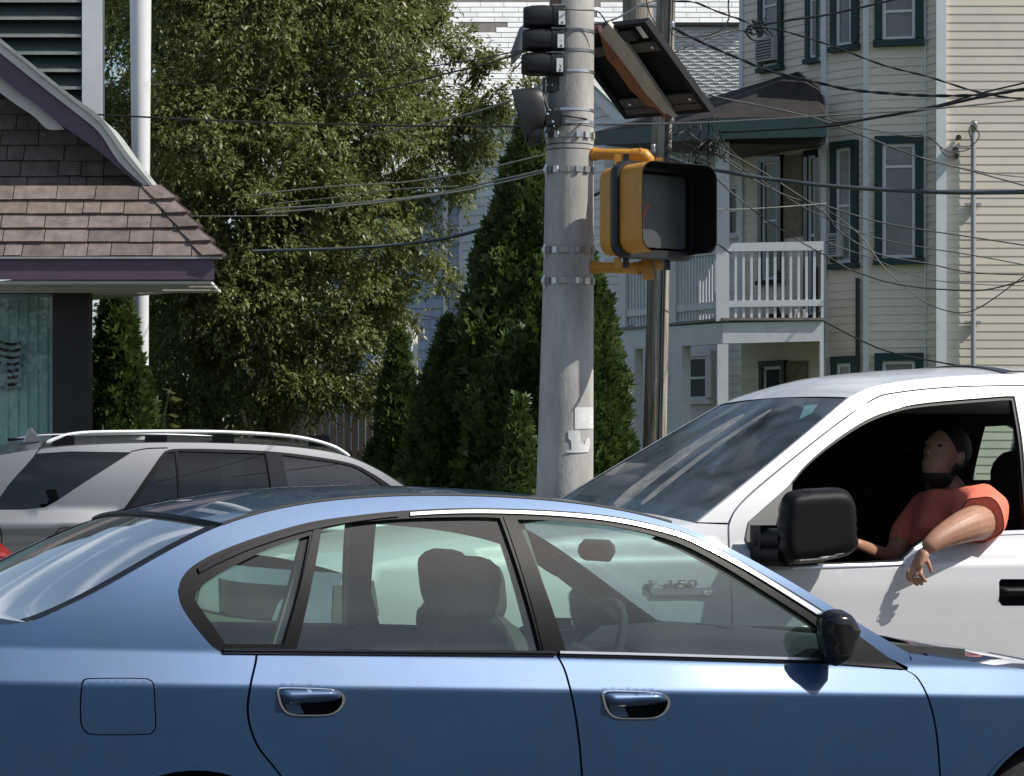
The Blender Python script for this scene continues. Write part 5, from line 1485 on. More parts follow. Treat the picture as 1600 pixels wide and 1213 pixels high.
    while py < 200:
        zz = z(py, Yc); mb = MB()
        mb.hexa([Vector((xl, Yc - 0.0, zz - 0.125)), Vector((X(128, Yc), Yc - 0.0, zz - 0.128)), Vector((X(128, Yc), Yc + 0.018, zz - 0.128)), Vector((xl, Yc + 0.018, zz - 0.125)),
                 Vector((xl, Yc + 0.085, zz + 0.02)), Vector((X(128, Yc), Yc + 0.085, zz + 0.015)), Vector((X(128, Yc), Yc + 0.10, zz + 0.015)), Vector((xl, Yc + 0.10, zz + 0.02))])
        mesh_obj("louvre_slat", mb.v, mb.f, M['slat'], S)
        mb = MB(); bx(mb, xl, X(127, Yc), Yc - 0.016, Yc - 0.002, zz - 0.150, zz - 0.122); mesh_obj("louvre_lip", mb.v, mb.f, M['lead'], S)
        py += 27.2
build_shop()
# white round post behind the shop
mb = MB(); mb.tube([W(220, 995, 25.2), W(220.5, 480, 25.2), W(219.5, -60, 25.2)], [0.07, 0.072, 0.105], 20)
tag(mb.build("white_post", M['post_white'], None, 40), "tall round white metal post between shop roof and leafy tree", "post")
# ------------------------------------------------------------------ cream three-storey house, right
def build_house():
    YF = 37.2
    S = thing("apartment_house", W(1400, HY, 40) - Vector((0, 0, CZ)), "cream clapboard three-storey house with bay, dark green window trim and white corner boards", "house")
    zt = 9.6; ex = 0.1155
    front = Wall((1468, YF), (1760, YF))
    bay_r = Wall((1447, 37.45), (1463, YF)); bay_c = Wall((1354, 37.62), (1446, 37.45)); bay_l = Wall((1289, 38.15), (1353, 37.63)); back = Wall((1159, 39.9), (1288, 38.4))
    for wl, ph in ((front, 0.0), (bay_r, 0.02), (bay_c, 0.02), (bay_l, 0.03), (back, 0.01)):
        wl.backing(S, 0, zt, M['cream'])
        wl.clapboards(S, 1.2, zt, ex, M['cream'], phase=ph, thick=0.011 if wl is front else 0.018, jit=0.001)
    front.board(S, 1462, 1478, 0, zt, 0.05, M['white_trim'])
    bay_c.board(S, 1349, 1358, 0, zt, 0.035, M['white_trim'])
    bay_c.board(S, 1443.5, 1447, 0, zt, 0.03, M['white_trim'])
    bay_l.board(S, 1286, 1294, 0, zt, 0.05, M['white_trim'])
    back.board(S, 1158, 1163, 3.9, zt, 0.04, M['white_trim'])
    wn, _ = bay_c.window(S, 1367, 1443, 213, 414, lower=0.80, blind=0.3)
    bay_c.window(S, 1367, 1443, -128, 73, lower=0.25)
    bay_c.window(S, 1367, 1443, 552, 740)
    w2, r2 = bay_l.window(S, 1302, 1343, 221, 421, cw=0.10, blind=0.6)
    bay_l.window(S, 1302, 1344, -118, 81, cw=0.10, blind=0.5)
    bay_l.window(S, 1303, 1343, 557, 742, cw=0.10)
    back.window(S, 1264, 1287, -100, 99, cw=0.085)
    w3, r3 = back.window(S, 1190, 1226, -95, 112, cw=0.085)
    # first and second floor openings under the porch roof
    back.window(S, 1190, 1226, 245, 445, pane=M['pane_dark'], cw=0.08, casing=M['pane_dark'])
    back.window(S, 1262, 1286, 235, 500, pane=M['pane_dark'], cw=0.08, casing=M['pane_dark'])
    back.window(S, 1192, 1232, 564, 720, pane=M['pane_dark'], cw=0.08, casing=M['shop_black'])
    for (x0, x1, y0, y1) in ((1228, 1257, 246, 372), (1232, 1264, 566, 612)):
        mb = MB(); back.box(mb, back.s_of(x0), back.s_of(x1), back.z_of(x0, y1), back.z_of(x0, y0), 0.024, 0.05); mb.build("shutter", mat('plywood_panel', (0.20, 0.165, 0.12), 0.85, var=0.25, vscale=9), S)
    # service conduit with weatherhead
    mb = MB(); q = front.s_of(1519); 
    mb.tube([front.p(q, 1.2, 0.09), front.p(q, front.z_of(1519, 200), 0.09)], 0.036, 12)
    cd = mb.build("conduit", mat('grey_conduit', (0.36, 0.38, 0.40), 0.4, 0.4, var=0.1, vscale=4), S, 50)
    mb = MB(); zz = front.z_of(1519, 200)
    mb.loft([[front.p(q + a * 0.055 * k, zz + h, 0.10 + b_ * 0.055 * k + o) for a, b_ in superell(1, 1, 2.2, 14)] for h, k, o in ((-0.06, 0.8, 0), (0.0, 1.0, 0.02), (0.05, 0.95, 0.03), (0.085, 0.5, 0.02))])
    mb.build("weatherhead", M['satin_metal'], cd, 50)
    for py in (504, 320):
        mb = MB(); front.box(mb, q - 0.11, q + 0.11, front.z_of(1519, py) - 0.015, front.z_of(1519, py) + 0.015, 0.02, 0.07); mb.build("conduit_clip", M['satin_metal'], cd)
    for py, px in ((217, 1495), (236, 1490), (246, 1491)):
        mb = MB(); qq = front.s_of(px); mb.tube([front.p(qq, front.z_of(px, py), 0.02), front.p(qq, front.z_of(px, py), 0.15)], [0.025, 0.04], 8); mb.build("insulator", M['wire'], S, 50)
    # dark downpipe on the bay corner
    mb = MB(); qb = bay_l.s_of(1344); mb.tube([bay_l.p(qb, 1.3, 0.06), bay_l.p(qb, bay_l.z_of(1344, 435), 0.06)], 0.03, 10); mb.build("downpipe", M['shop_black'], S, 50)
    # ---- porch
    PF = 37.35
    P = lambda px, py, Y: W(px, py, Y)
    pc = (1129, PF); pr = (1287, PF); pl = (968, 39.9)
    fr = Wall(pc, pr); sd = Wall(pl, pc)
    # floor beam and lower beam faces
    def beam(wl, x0, x1, ya, yb, d, m, name, dz=0):
        mb = MB(); q0, q1 = wl.s_of(x0), wl.s_of(x1)
        z0a, z1a = wl.z_of(x0, ya[0]), wl.z_of(x0, ya[1]); z0b, z1b = wl.z_of(x1, yb[0]), wl.z_of(x1, yb[1])
        mb.hexa([wl.p(q0, z1a, -d), wl.p(q1, z1b, -d), wl.p(q1, z1b, 0), wl.p(q0, z1a, 0), wl.p(q0, z0a, -d), wl.p(q1, z0b, -d), wl.p(q1, z0b, 0), wl.p(q0, z0a, 0)])
        return mb.build(name, m, S)
    g = M['porch_grey']
    beam(fr, 1129, 1287, (505, 537), (502, 533), 0.12, g, "porch_beam"); beam(sd, 968, 1128.6, (515, 547), (505, 537), 0.12, g, "porch_beam")
    zfl = fr.z_of(1200, 502)
    # decks
    mb = MB(); a = fr.p(0, zfl + 0.01, 0.04); b_ = fr.p(fr.L, zfl + 0.01, 0.04); c_ = back.p(back.L, zfl + 0.01, 0); d_ = back.p(0, zfl + 0.01, 0); e_ = sd.p(0, zfl + 0.01, 0.04)
    ring = [a, b_, c_, d_, e_]; mb.loft([ring, [p + Vector((0, 0, 0.035)) for p in ring]]); mb.build("porch_deck", mat('porch_deck_edge', (0.22, 0.19, 0.17), 0.8), S)
    # posts
    def post(wl, px0, px1, py0, py1, m=g, name="post", d=0.14):
        mb = MB(); q0, q1 = sorted((wl.s_of(px0), wl.s_of(px1))); wl.box(mb, q0, q1, wl.z_of(px0, py1), wl.z_of(px0, py0), -d, 0.006); return mb.build(name, m, S)
    post(fr, 1119, 1139.5, 222, 502); post(fr, 1121, 1138, 538, 800)
    post(sd, 1050, 1066, 541, 800); post(sd, 973, 992, 547, 800)
    post(sd, 1044, 1056, 410, 508); post(sd, 968, 978, 425, 512)
    post(fr, 1281, 1287, 533, 800)
    # rails and balusters
    def rail(wl, x0, x1, ya, yb, name="rail"):
        mb = MB(); q0, q1 = wl.s_of(x0), wl.s_of(x1)
        mb.hexa([wl.p(q0, wl.z_of(x0, ya[1]), -0.09), wl.p(q1, wl.z_of(x1, yb[1]), -0.09), wl.p(q1, wl.z_of(x1, yb[1]), -0.01), wl.p(q0, wl.z_of(x0, ya[1]), -0.01),
                 wl.p(q0, wl.z_of(x0, ya[0]), -0.09), wl.p(q1, wl.z_of(x1, yb[0]), -0.09), wl.p(q1, wl.z_of(x1, yb[0]), -0.01), wl.p(q0, wl.z_of(x0, ya[0]), -0.01)])
        return mb.build(name, g, S)
    rail(fr, 1140, 1287, (380, 393), (377, 391)); rail(fr, 1140, 1287, (470, 480), (468, 478))
    rail(sd, 1056.5, 1118.5, (399, 404), (391, 397)); rail(sd, 1056.5, 1118.5, (477, 488), (471, 482))
    rail(sd, 978.5, 1043.5, (411, 416), (401, 406)); rail(sd, 978.5, 1043.5, (485, 495), (479, 490))
    def balus(wl, x, y0, y1, w_=0.036):
        mb = MB(); q = wl.s_of(x); wl.box(mb, q - w_ / 2, q + w_ / 2, wl.z_of(x, y1), wl.z_of(x, y0), -0.07, -0.03); mesh_obj("baluster", mb.v, mb.f, g, S)
    for k in range(12): balus(fr, 1150 + k * 12.3, 392, 499)
    for k in range(13): balus(sd, 1060 + k * 4.75, 403 - k * 0.4, 503, 0.05)
    for k in range(13): balus(sd, 982 + k * 4.8, 414 - k * 0.6, 508, 0.05)
    # porch roof
    e0, e1, e2 = P(1292, 181, 37.0), P(1108, 185, 37.0), P(930, 206, 41.2)
    pk, qk = back.p(back.s_of(1249), back.z_of(1249, 112), 0.03), back.p(back.s_of(1287), back.z_of(1287, 142), 0.03)
    lk = back.p(back.s_of(1165), back.z_of(1165, 140), 0.05)
    mb = MB(); lo = Vector((0, 0, -0.05))
    for t in ((e0, e1, pk, qk), (e1, e2, pk), ):
        n = len(t); mb.add(list(t) + [p + lo for p in t], [tuple(range(n)), tuple(range(2 * n - 1, n - 1, -1))] + [(i, (i + 1) % n, n + (i + 1) % n, n + i) for i in range(n)])
    bk = P(938, 206, 43.5)
    mb.add([e2, pk, bk, e2 + lo, pk + lo, bk + lo], [(0, 1, 2), (5, 4, 3)])
    mb.build("porch_roof", M['roof_dark'], S)
    def fascia(p0, p1, h0, h1, off=0.05):
        mb = MB(); t = (p1 - p0).normalized(); n = Vector((t.y, -t.x, 0)); n = n if n.y < 0 else -n
        o1 = n * 0.02; o2 = n * -off
        mb.hexa([p0 - Vector((0, 0, h0)) + o2, p1 - Vector((0, 0, h1)) + o2, p1 - Vector((0, 0, h1)) + o1, p0 - Vector((0, 0, h0)) + o1, p0 + lo * 0.2 + o2, p1 + lo * 0.2 + o2, p1 + lo * 0.2 + o1, p0 + lo * 0.2 + o1])
        return mb.build("porch_fascia", M['green_trim'], S)
    fascia(e0, e1 + Vector((0.002, 0, 0)), 0.29, 0.29); fascia(e1, e2, 0.29, 0.21)
    # soffit and header beam
    mb = MB(); ring = [e0 + Vector((0, 0.06, -0.24)), e1 + Vector((0.05, 0.08, -0.24)), e2 + Vector((0.15, 0.1, -0.2)), back.p(0, e0.z - 0.24, 0), back.p(back.L, e0.z - 0.24, 0)]
    mb.loft([ring, [p + Vector((0, 0, 0.03)) for p in ring]]); mb.build("porch_ceiling", mat('brown_ceiling', (0.10, 0.085, 0.07), 0.8), S)
    mb = MB(); fr.box(mb, 0.0, fr.L, fr.z_of(1200, 226), fr.z_of(1200, 214), -0.12, -0.0); mb.build("porch_header", M['shop_black'], S)
    # neighbouring white wall seen through the porch
    ww = Wall((945, 42.3), (1162, 40.3))
    ww.backing(S, 0, 7.1, M['white_siding'], "side_wall"); ww.clapboards(S, 1.4, 7.1, 0.125, M['white_siding'])
    ww.window(S, 1064, 1116, 548, 632, casing=M['white_trim'], pane=mat('grey_screen', (0.035, 0.036, 0.036), 0.5), cw=0.09)
    ww.window(S, 1136, 1161, 286, 373, casing=M['white_trim'], pane=M['pane_dark'], cw=0.05)
    # ---- things on and in the house
    def ac(wl, x0, x1, y0, y1, label, depth=0.19):
        q0, q1 = sorted((wl.s_of(x0), wl.s_of(x1))); z1, z0 = wl.z_of(x0, y0), wl.z_of(x0, y1)
        A = thing("air_conditioner", wl.p((q0 + q1) / 2, z0, 0.1), label, "air conditioner", "window air conditioners")
        mb = MB(); wl.box(mb, q0, q1, z0, z1, 0.04, depth); mb.build("case", M['ac'], A)
        mb = MB(); wl.box(mb, q0 + 0.03, q1 - 0.03, z0 + 0.03, z1 - 0.03, depth + 0.001, depth + 0.008); gr = mb.build("grille", M['ac_dark'], A)
        for k in range(7):
            zz = z0 + 0.05 + (z1 - z0 - 0.1) * k / 6
            mb = MB(); wl.box(mb, q0 + 0.03, q1 - 0.03, zz - 0.006, zz + 0.006, depth + 0.008, depth + 0.016); mesh_obj("fin", mb.v, mb.f, M['ac'], gr)
    ac(bay_l, 1305, 1322, 367, 403, "grey window air conditioner in the second-floor bay window above the dark downpipe")
    ac(back, 1195, 1222, 62, 100, "grey window air conditioner high on the wall above the porch roof")
    pot = mat('white_plant_pot', (0.5, 0.5, 0.48), 0.6)
    for px, lab in ((1243, "left of two pale plant pots behind the porch railing"), (1256, "right of two pale plant pots behind the porch railing, nearest the bay")):
        mb = MB(); o = fr.p(fr.s_of(px), zfl + 0.046, -0.25)
        mb.loft([[o + Vector((a * r, b_ * r, h)) for a, b_ in superell(1, 1, 2, 14)] for h, r in ((0, .045), (.10, .06), (.115, .066), (.13, .066), (.13, .052), (.08, .045))])
        tag(mb.build("plant_pot", pot, None, 40), lab, "plant pot", "plant pots on the porch")
    mb = MB(); o = fr.p(fr.s_of(1218), zfl + 0.046, -0.28)
    ol = [tuple(p) for p in cr([(-0.17, 0), (-0.12, 0.07), (-0.04, 0.08), (-0.02, 0.16), (0.03, 0.16), (0.05, 0.09), (0.12, 0.06), (0.18, 0.0)], 4)]
    tag(inflate("bag", ol, lambda x, z, d: o + Vector((x, -d, z)), 0.08, 0.08, M['shop_black'], None, 0.02, 0.05), "black slumped bag on the porch floor behind the railing", "bag")
    return S
build_house()

# ------------------------------------------------------------------ houses behind
def build_white_house():
    YR = 51.5
    S = thing("white_roofed_house", W(880, HY, 52) - Vector((0, 0, CZ)), "large house with a pale shingled roof and grey scalloped wall, far behind the traffic pole", "house")
    # pale roof: courses of shingles between eave line and top, a slope leaning back
    def roof(px0, px1, py_e, py_t, Ye, slope, skip, expo_px=9.4, deckname="roof"):
        x0, x1 = (px0 - HX) / F * Ye, (px1 - HX) / F * Ye
        ze = CZ + (HY - py_e) / F * Ye
        n = int((py_e - py_t) / expo_px)
        mb = MB(); up = Vector((0, math.cos(slope), math.sin(slope))); nn = Vector((0, -math.sin(slope), math.cos(slope)))
        e = expo_px / F * Ye / math.sin(slope)
        top = up * (e * (n + 1))
        a, b_ = Vector((x0, Ye, ze)), Vector((x1, Ye, ze))
        mb.hexa([a - nn * .1, b_ - nn * .1, b_ - nn * .1 + top, a - nn * .1 + top, a, b_, b_ + top, a + top])
        dk = mb.build(deckname, M['bare_deck'], S)
        wid = 0.47
        proto = {}
        for r in range(n):
            x = x0 - (0.21 if r % 2 else 0) + rnd.uniform(-0.03, 0.03)
            while x < x1:
                w_ = wid * rnd.uniform(0.94, 1.06)
                xa, xb = max(x, x0), min(x + w_ - 0.008, x1)
                pxm = HX + (xa + xb) / 2 / (Ye + up.y * e * r) * F; pym = py_e - r * expo_px
                if xb - xa > 0.05 and not skip(pxm, pym - 4):
                    j = rnd.uniform(-.006, .006)
                    p = Vector((xa, Ye, ze)) + up * (e * r - 0.006 + j); q = Vector((xb, Ye, ze)) + up * (e * r - 0.006 - j * .4)
                    mb = MB(); mb.hexa([p, q, q + up * e, p + up * e, p + nn * .022, q + nn * .022, q + up * e + nn * .008, p + up * e + nn * .008])
                    mesh_obj("roof_shingle", mb.v, mb.f, M['white_brick'], dk)
                x += w_
        return dk
    hid = lambda x, y: (x < 640) or (700 < x < 768 and 12 < y < 26 and not (x < 705)) or (640 < x < 694 and -2 < y < 4)
    roof(560, 1052, 190, -30, YR, math.radians(52), lambda x, y: (x < 625 and y < 90) or (705 < x < 775 and 12 < y < 20) or (725 < x < 765 and 20 <= y < 29) or (670 < x < 692 and -4 < y < 4) or (850 < x < 928) or (x > 955 and y > 50) )
    roof(1052.5, 1166, 36, -30, YR + 1.2, math.radians(52), lambda x, y: False, deckname="upper_roof")
    # scalloped grey wall under the right-hand eave
    wl = Wall((925, YR - 0.25), (1170, YR - 0.25)); wr = Wall((1053, YR + 1.0), (1170, YR + 1.0))
    z1 = wr.z_of(1100, 40)
    wr.backing(S, 0, z1, M['wavy'], "scalloped_wall")
    mb = MB(); mb.bar(wr.p(-0.05, z1 + 0.01, 0.05), wr.p(wr.L, z1 + 0.01, 0.05), 0.16, 0.06); mb.build("eave_board", M['shop_black'], S)
    mb = MB(); zz = wr.z_of(1100, 200); 
    while zz < z1 - 0.03:
        n = 150; th = 0.034
        pts = [(q, zz + 0.014 * math.sin(q * 21 + zz * 40) + rnd.uniform(-.010, .010)) for q in np.linspace(0, wr.L, n)]
        mb.loft([[wr.p(q, z_, th) for q, z_ in pts], [wr.p(q, zz + 0.075, 0.0) for q, z_ in pts]], (False, False), False)
        mb.loft([[wr.p(q, z_, 0.0) for q, z_ in pts], [wr.p(q, z_, th) for q, z_ in pts]], (False, False), False)
        zz += 0.062
    tag(mb.build("scalloped_shingles", M['wavy'], S), kind='stuff')
    w3 = Wall((930, YR + 0.9), (1052, YR + 0.95)); z3 = w3.z_of(1000, 60)
    mb = MB(); zz = w3.z_of(960, 215)
    w3.backing(S, 0, z3, M['wavy'], "scalloped_wall")
    while zz < z3 - 0.03:
        n = 130; th = 0.034
        pts = [(q, zz + 0.012 * math.sin(q * 23 + zz * 31) + rnd.uniform(-.006, .006)) for q in np.linspace(0, w3.L, n)]
        mb.loft([[w3.p(q, z_, th) for q, z_ in pts], [w3.p(q, zz + 0.075, 0.0) for q, z_ in pts]], (False, False), False)
        mb.loft([[w3.p(q, z_, 0.0) for q, z_ in pts], [w3.p(q, z_, th) for q, z_ in pts]], (False, False), False)
        zz += 0.068
    tag(mb.build("scalloped_shingles", M['wavy'], S), kind='stuff')
    mb = MB(); mb.box(W(860, HY, 58.5) - Vector((0, 0, CZ - 3.0)), (8.0, 9, 6)); mb.build("house_body", M['white_siding'], S)
build_white_house()

def build_grey_house():
    S = thing("gabled_house", W(850, HY, 42) - Vector((0, 0, CZ)), "pale grey clapboard house gable behind the tall cedar and the traffic pole", "house")
    wl = Wall((721, 47.5), (1000, 43.6))
    qp = wl.s_of(890); zp = wl.z_of(890, 95); qm = wl.s_of(800); zm = wl.z_of(800, 188); qr = wl.s_of(992); zr = wl.z_of(992, 192); ql = wl.s_of(722); zl = wl.z_of(722, 205)
    top = lambda q: zp + (zr - zp) * (q - qp) / (qr - qp) if q > qp else (zp + (zm - zp) * (q - qp) / (qm - qp) if q > qm else zm + (zl - zm) * (q - qm) / (ql - qm))
    mb = MB(); pts = [(0.0, 0), (wl.L, 0), (wl.L, top(wl.L)), (qp, zp), (qm, zm), (0.0, top(0.0))]
    mb.loft([[wl.p(q, z, -0.002) for q, z in pts], [wl.p(q, z, -0.2) for q, z in pts]]); mb.build("gable_wall", M['white_siding'], S)
    wl.clapboards(S, 1.6, zp, 0.150, M['white_siding'], top=top, thick=0.026)
    wl.board(S, 720, 724.5, 0, wl.z_of(722, 215), 0.04, M['white_trim'])
    for (q0, z0, q1, z1) in ((qp, zp, qr + 0.25, top(qr + 0.25)), (qm, zm, qp, zp), (ql - 0.2, top(ql - 0.2), qm, zm)):
        mb = MB(); a, b_ = wl.p(q0, z0, 0.05), wl.p(q1, z1, 0.05); mb.bar(a - Vector((0, 0, .1)), b_ - Vector((0, 0, .1)), 0.09, 0.2, (0, 0, 1)); mb.build("rake_board", M['white_trim'], S)
        mb = MB(); mb.hexa([wl.p(q0, z0, 0.12), wl.p(q1, z1, 0.12), wl.p(q1, z1, -.3), wl.p(q0, z0, -.3), wl.p(q0, z0 + .06, 0.12), wl.p(q1, z1 + .06, 0.12), wl.p(q1, z1 + .06, -.3), wl.p(q0, z0 + .06, -.3)]); mb.build("roof", M['lead'], S)
    wl.window(S, 764, 790, 310, 372, casing=M['white_trim'], pane=M['pane_dark'], cw=0.06)
build_grey_house()

def build_blue_house():
    S = thing("blue_house", W(600, HY, 46) - Vector((0, 0, CZ)), "pale blue wide-shingled house with a white downpipe behind the leafy tree", "house")
    wl = Wall((380, 47.9), (719, 47.6))
    zt = wl.z_of(650, 300)
    wl.backing(S, 0, zt, M['pale_blue'])
    z = 1.0; ex = 16.2 / F * 47.7; k = 0
    mb0 = None
    q_vis = wl.s_of(560)
    while z < zt - 0.05:
        q = q_vis - (0.22 if k % 2 else 0)
        mb = MB(); wl.box(mb, 0, q_vis - 0.25, z, z + ex - .01, 0, 0.02); mesh_obj("shingle_course", mb.v, mb.f, M['pale_blue'], S)
        while q < wl.L - 0.02:
            w_ = 0.34 * rnd.uniform(0.9, 1.15); q1 = min(q + w_ - 0.006, wl.L - .01); mb = MB(); j = rnd.uniform(-.006, .006)
            mb.hexa([wl.p(q, z + j, 0), wl.p(q1, z - j, 0), wl.p(q1, z - j, .026), wl.p(q, z + j, .026), wl.p(q, z + ex, 0), wl.p(q1, z + ex, 0), wl.p(q1, z + ex, .006), wl.p(q, z + ex, .006)])
            mesh_obj("wall_shingle", mb.v, mb.f, M['pale_blue'], S); q += w_
        z += ex; k += 1
    mb = MB(); q = wl.s_of(697); wl.box(mb, q - 0.04, q + 0.04, 0.2, zt + 0.1, 0.03, 0.11); mb.build("downpipe", M['white_trim'], S)
    wl.board(S, 671, 673, 0, zt, 0.03, M['pale_blue'])
    mb = MB(); mb.hexa([wl.p(-.3, zt, .4), wl.p(wl.L + .1, zt, .4), wl.p(wl.L + .1, zt + 1.8, -4), wl.p(-.3, zt + 1.8, -4), wl.p(-.3, zt + .1, .4), wl.p(wl.L + .1, zt + .1, .4), wl.p(wl.L + .1, zt + 1.9, -4), wl.p(-.3, zt + 1.9, -4)]); mb.build("roof", M['lead'], S)
    # low lean-to with a white rake
    mb = MB(); ls = Wall((560, 41.0), (642, 41.0)); z0 = ls.z_of(642, 508); z1 = ls.z_of(600, 545)
    mb.hexa([ls.p(0, 0, 0), ls.p(ls.L, 0, 0), ls.p(ls.L, 0, -3), ls.p(0, 0, -3), ls.p(0, z1 - .5, 0), ls.p(ls.L, z0, 0), ls.p(ls.L, z0, -3), ls.p(0, z1 - .5, -3)]); mb.build("lean_to", M['white_siding'], S)
    mb = MB(); mb.bar(ls.p(0, z1 - .5, .05), ls.p(ls.L, z0, .05), .12, .14); mb.build("rake_board", M['white_trim'], S)
build_blue_house()

# ------------------------------------------------------------------ dark board fence
fen = thing("board_fence", W(520, HY, 31) - Vector((0, 0, CZ)), "dark wooden board fence in shade below the leafy tree", "fence")
wl = Wall((380, 31.0), (640, 31.0))
px = 380.0
for i in range(23):
    q0 = wl.L * i / 23; mb = MB(); h = wl.z_of(500, 636) + rnd.uniform(-.03, .03); wl.box(mb, q0, q0 + wl.L / 23 - 0.012, 0.05, h, 0, 0.02 + rnd.uniform(0, .006)); mesh_obj("fence_board", mb.v, mb.f, M['fence_wood'], fen)
for zz in (0.4, 1.7):
    mb = MB(); wl.box(mb, 0, wl.L, zz, zz + .09, -0.05, -0.002); mb.build("fence_rail", M['fence_wood'], fen)
# ------------------------------------------------------------------ foliage
NR = np.random.default_rng(11)
def quads_object(name, V, m, parent, smooth=False):
    """V: (n,4,3) array of leaf quads -> one mesh of real leaves"""
    n = len(V); me = bpy.data.meshes.new(name)
    me.vertices.add(n * 4); me.vertices.foreach_set("co", V.reshape(-1).astype(np.float32))
    me.loops.add(n * 4); me.loops.foreach_set("vertex_index", np.arange(n * 4, dtype=np.int32))
    me.polygons.add(n); me.polygons.foreach_set("loop_start", np.arange(0, n * 4, 4, dtype=np.int32)); me.polygons.foreach_set("loop_total", np.full(n, 4, dtype=np.int32))
    me.update(calc_edges=True); me.validate(); me.materials.append(m)
    o = bpy.data.objects.new(name, me); link(o, parent); o["kind"] = "stuff"
    return o

def unit(a): return a / np.maximum(np.linalg.norm(a, axis=-1, keepdims=True), 1e-9)

def leaves_along(base, direc, length, per, ln, wd, droop=0.25):
    """per leaves on each twig: base (n,3), direc (n,3)"""
    n = len(base); t = np.tile(np.linspace(0.12, 1, per), n)
    B = np.repeat(base, per, 0); D = np.repeat(direc, per, 0); L = np.repeat(length, per)
    P = B + D * (t * L)[:, None]; P[:, 2] -= droop * (t * L) ** 1.5
    side = unit(np.cross(D, NR.normal(size=D.shape)))
    ax = unit(D * 0.55 + side * 0.8 + np.array([0, 0, -0.35]) + NR.normal(size=D.shape) * 0.25)
    nrm = unit(np.array([0.1, -0.15, 1.0]) + NR.normal(size=D.shape) * 0.55)
    sd = unit(np.cross(nrm, ax))
    l = (ln * NR.uniform(0.65, 1.25, len(P)))[:, None]; w_ = (wd * NR.uniform(0.7, 1.25, len(P)))[:, None]
    up = unit(np.cross(ax, sd))
    v0 = P; v2 = P + ax * l - np.array([0, 0, 1]) * l * 0.12; m_ = P + ax * l * 0.5
    v1 = m_ + sd * w_ * 0.5 + up * w_ * 0.12; v3 = m_ - sd * w_ * 0.5 + up * w_ * 0.12
    return np.stack([v0, v1, v2, v3], 1)

def crown(lobes, Yc, n_tw, per, ln, wd, tw_len, shell=0.55):
    """lobes: (px,py,rx_px,ry_px,dY,rY) ellipsoid clumps"""
    out = []; 
    wts = np.array([l[2] * l[3] for l in lobes], float); wts /= wts.sum()
    for l, wt in zip(lobes, wts):
        Y = Yc + l[4]; c = np.array(W(l[0], l[1], Y)); r = np.array([l[2] / F * Y, l[5], l[3] / F * Y])
        k = max(10, int(n_tw * wt))
        d = unit(NR.normal(size=(k, 3))); d[:, 1] = np.where(NR.uniform(size=k) < 0.68, -np.abs(d[:, 1]), d[:, 1])
        rad = NR.uniform(shell, 1.0, k) ** 0.7
        # knots of twigs: jitter towards a few cluster centres so light and dark clumps form
        q = max(3, k // 26); cc = unit(NR.normal(size=(q, 3))); cc[:, 1] = -np.abs(cc[:, 1]) * NR.choice([1, 1, 1, -1], q)
        idx = NR.integers(0, q, k); d = unit(cc[idx] + NR.normal(size=(k, 3)) * 0.17)
        base = c + d * r * rad[:, None]
        dirn = unit(d * 0.9 + np.array([0.0, -0.05, 0.05]) + NR.normal(size=(k, 3)) * 0.45)
        out.append(leaves_along(base, dirn, NR.uniform(0.6, 1.25, k) * tw_len, per, ln, wd))
    return np.concatenate(out)

def limb(mb, p0, p1, r0, r1, seed, n=7, wob=0.12):
    r_ = random.Random(seed); L = (p1 - p0).length; pts = []
    for i in range(n + 1):
        t = i / n; k = math.sin(t * math.pi) * wob * L
        pts.append(p0.lerp(p1, t) + Vector((r_.uniform(-1, 1), r_.uniform(-1, 1), r_.uniform(-.4, .9))) * k * 0.5)
    mb.tube(pts, [r0 + (r1 - r0) * i / n for i in range(n + 1)], 8)
    return pts

# big leafy tree in the middle
TY = 28.5
tree = thing("leafy_tree", W(430, HY, TY) - Vector((0, 0, CZ)), "large drooping leafy tree filling the space between shop and traffic pole", "tree")
lobes = [(250, 90, 120, 130, 0, 1.3), (400, 60, 140, 150, -0.6, 1.6), (540, 70, 130, 130, -0.3, 1.5), (625, 60, 60, 90, 0.2, 1.0), (682, 60, 40, 60, 0.3, .6), (700, 175, 40, 36, .2, .4), (775, 140, 52, 40, 0.1, .5), (752, 85, 28, 36, 0.2, .3), (722, 200, 70, 36, 0.0, .6),
         (220, 250, 90, 120, 0.2, 1.2), (340, 230, 120, 110, -1.1, 1.3), (460, 230, 110, 100, -0.9, 1.2), (580, 220, 100, 100, -0.3, 1.2), (650, 270, 80, 60, 0.2, .9), (700, 240, 50, 40, 0.3, .5),
         (300, 370, 110, 90, -0.8, 1.3), (420, 350, 100, 90, -1.2, 1.2), (530, 350, 110, 80, -0.8, 1.2), (620, 360, 80, 70, 0, 1.0), (665, 415, 45, 40, 0.2, .5),
         (290, 480, 100, 80, -0.5, 1.3), (400, 470, 110, 80, -0.9, 1.3), (520, 470, 100, 70, -0.6, 1.1), (610, 480, 60, 40, 0, .6), (640, 470, 34, 24, 0.2, .4),
         (310, 570, 90, 80, -0.3, 1.2), (420, 560, 110, 70, -0.6, 1.2), (530, 560, 90, 60, -0.3, 1.0), (590, 590, 50, 40, 0, .6), (340, 640, 80, 40, 0, .9), (460, 625, 80, 36, 0, .8), (555, 628, 45, 24, 0, .5),
         (330, -60, 150, 110, 0, 1.8), (540, -60, 150, 100, 0, 1.8)]
quads_object("crown", crown(lobes, TY, 23000, 9, 0.066, 0.027, 0.27), M['leaf'], tree)
mb = MB()
root = W(425, HY, TY); root.z = 0
fork = W(420, 560, TY)
limb(mb, root, fork, 0.22, 0.17, 1, 6, 0.03)
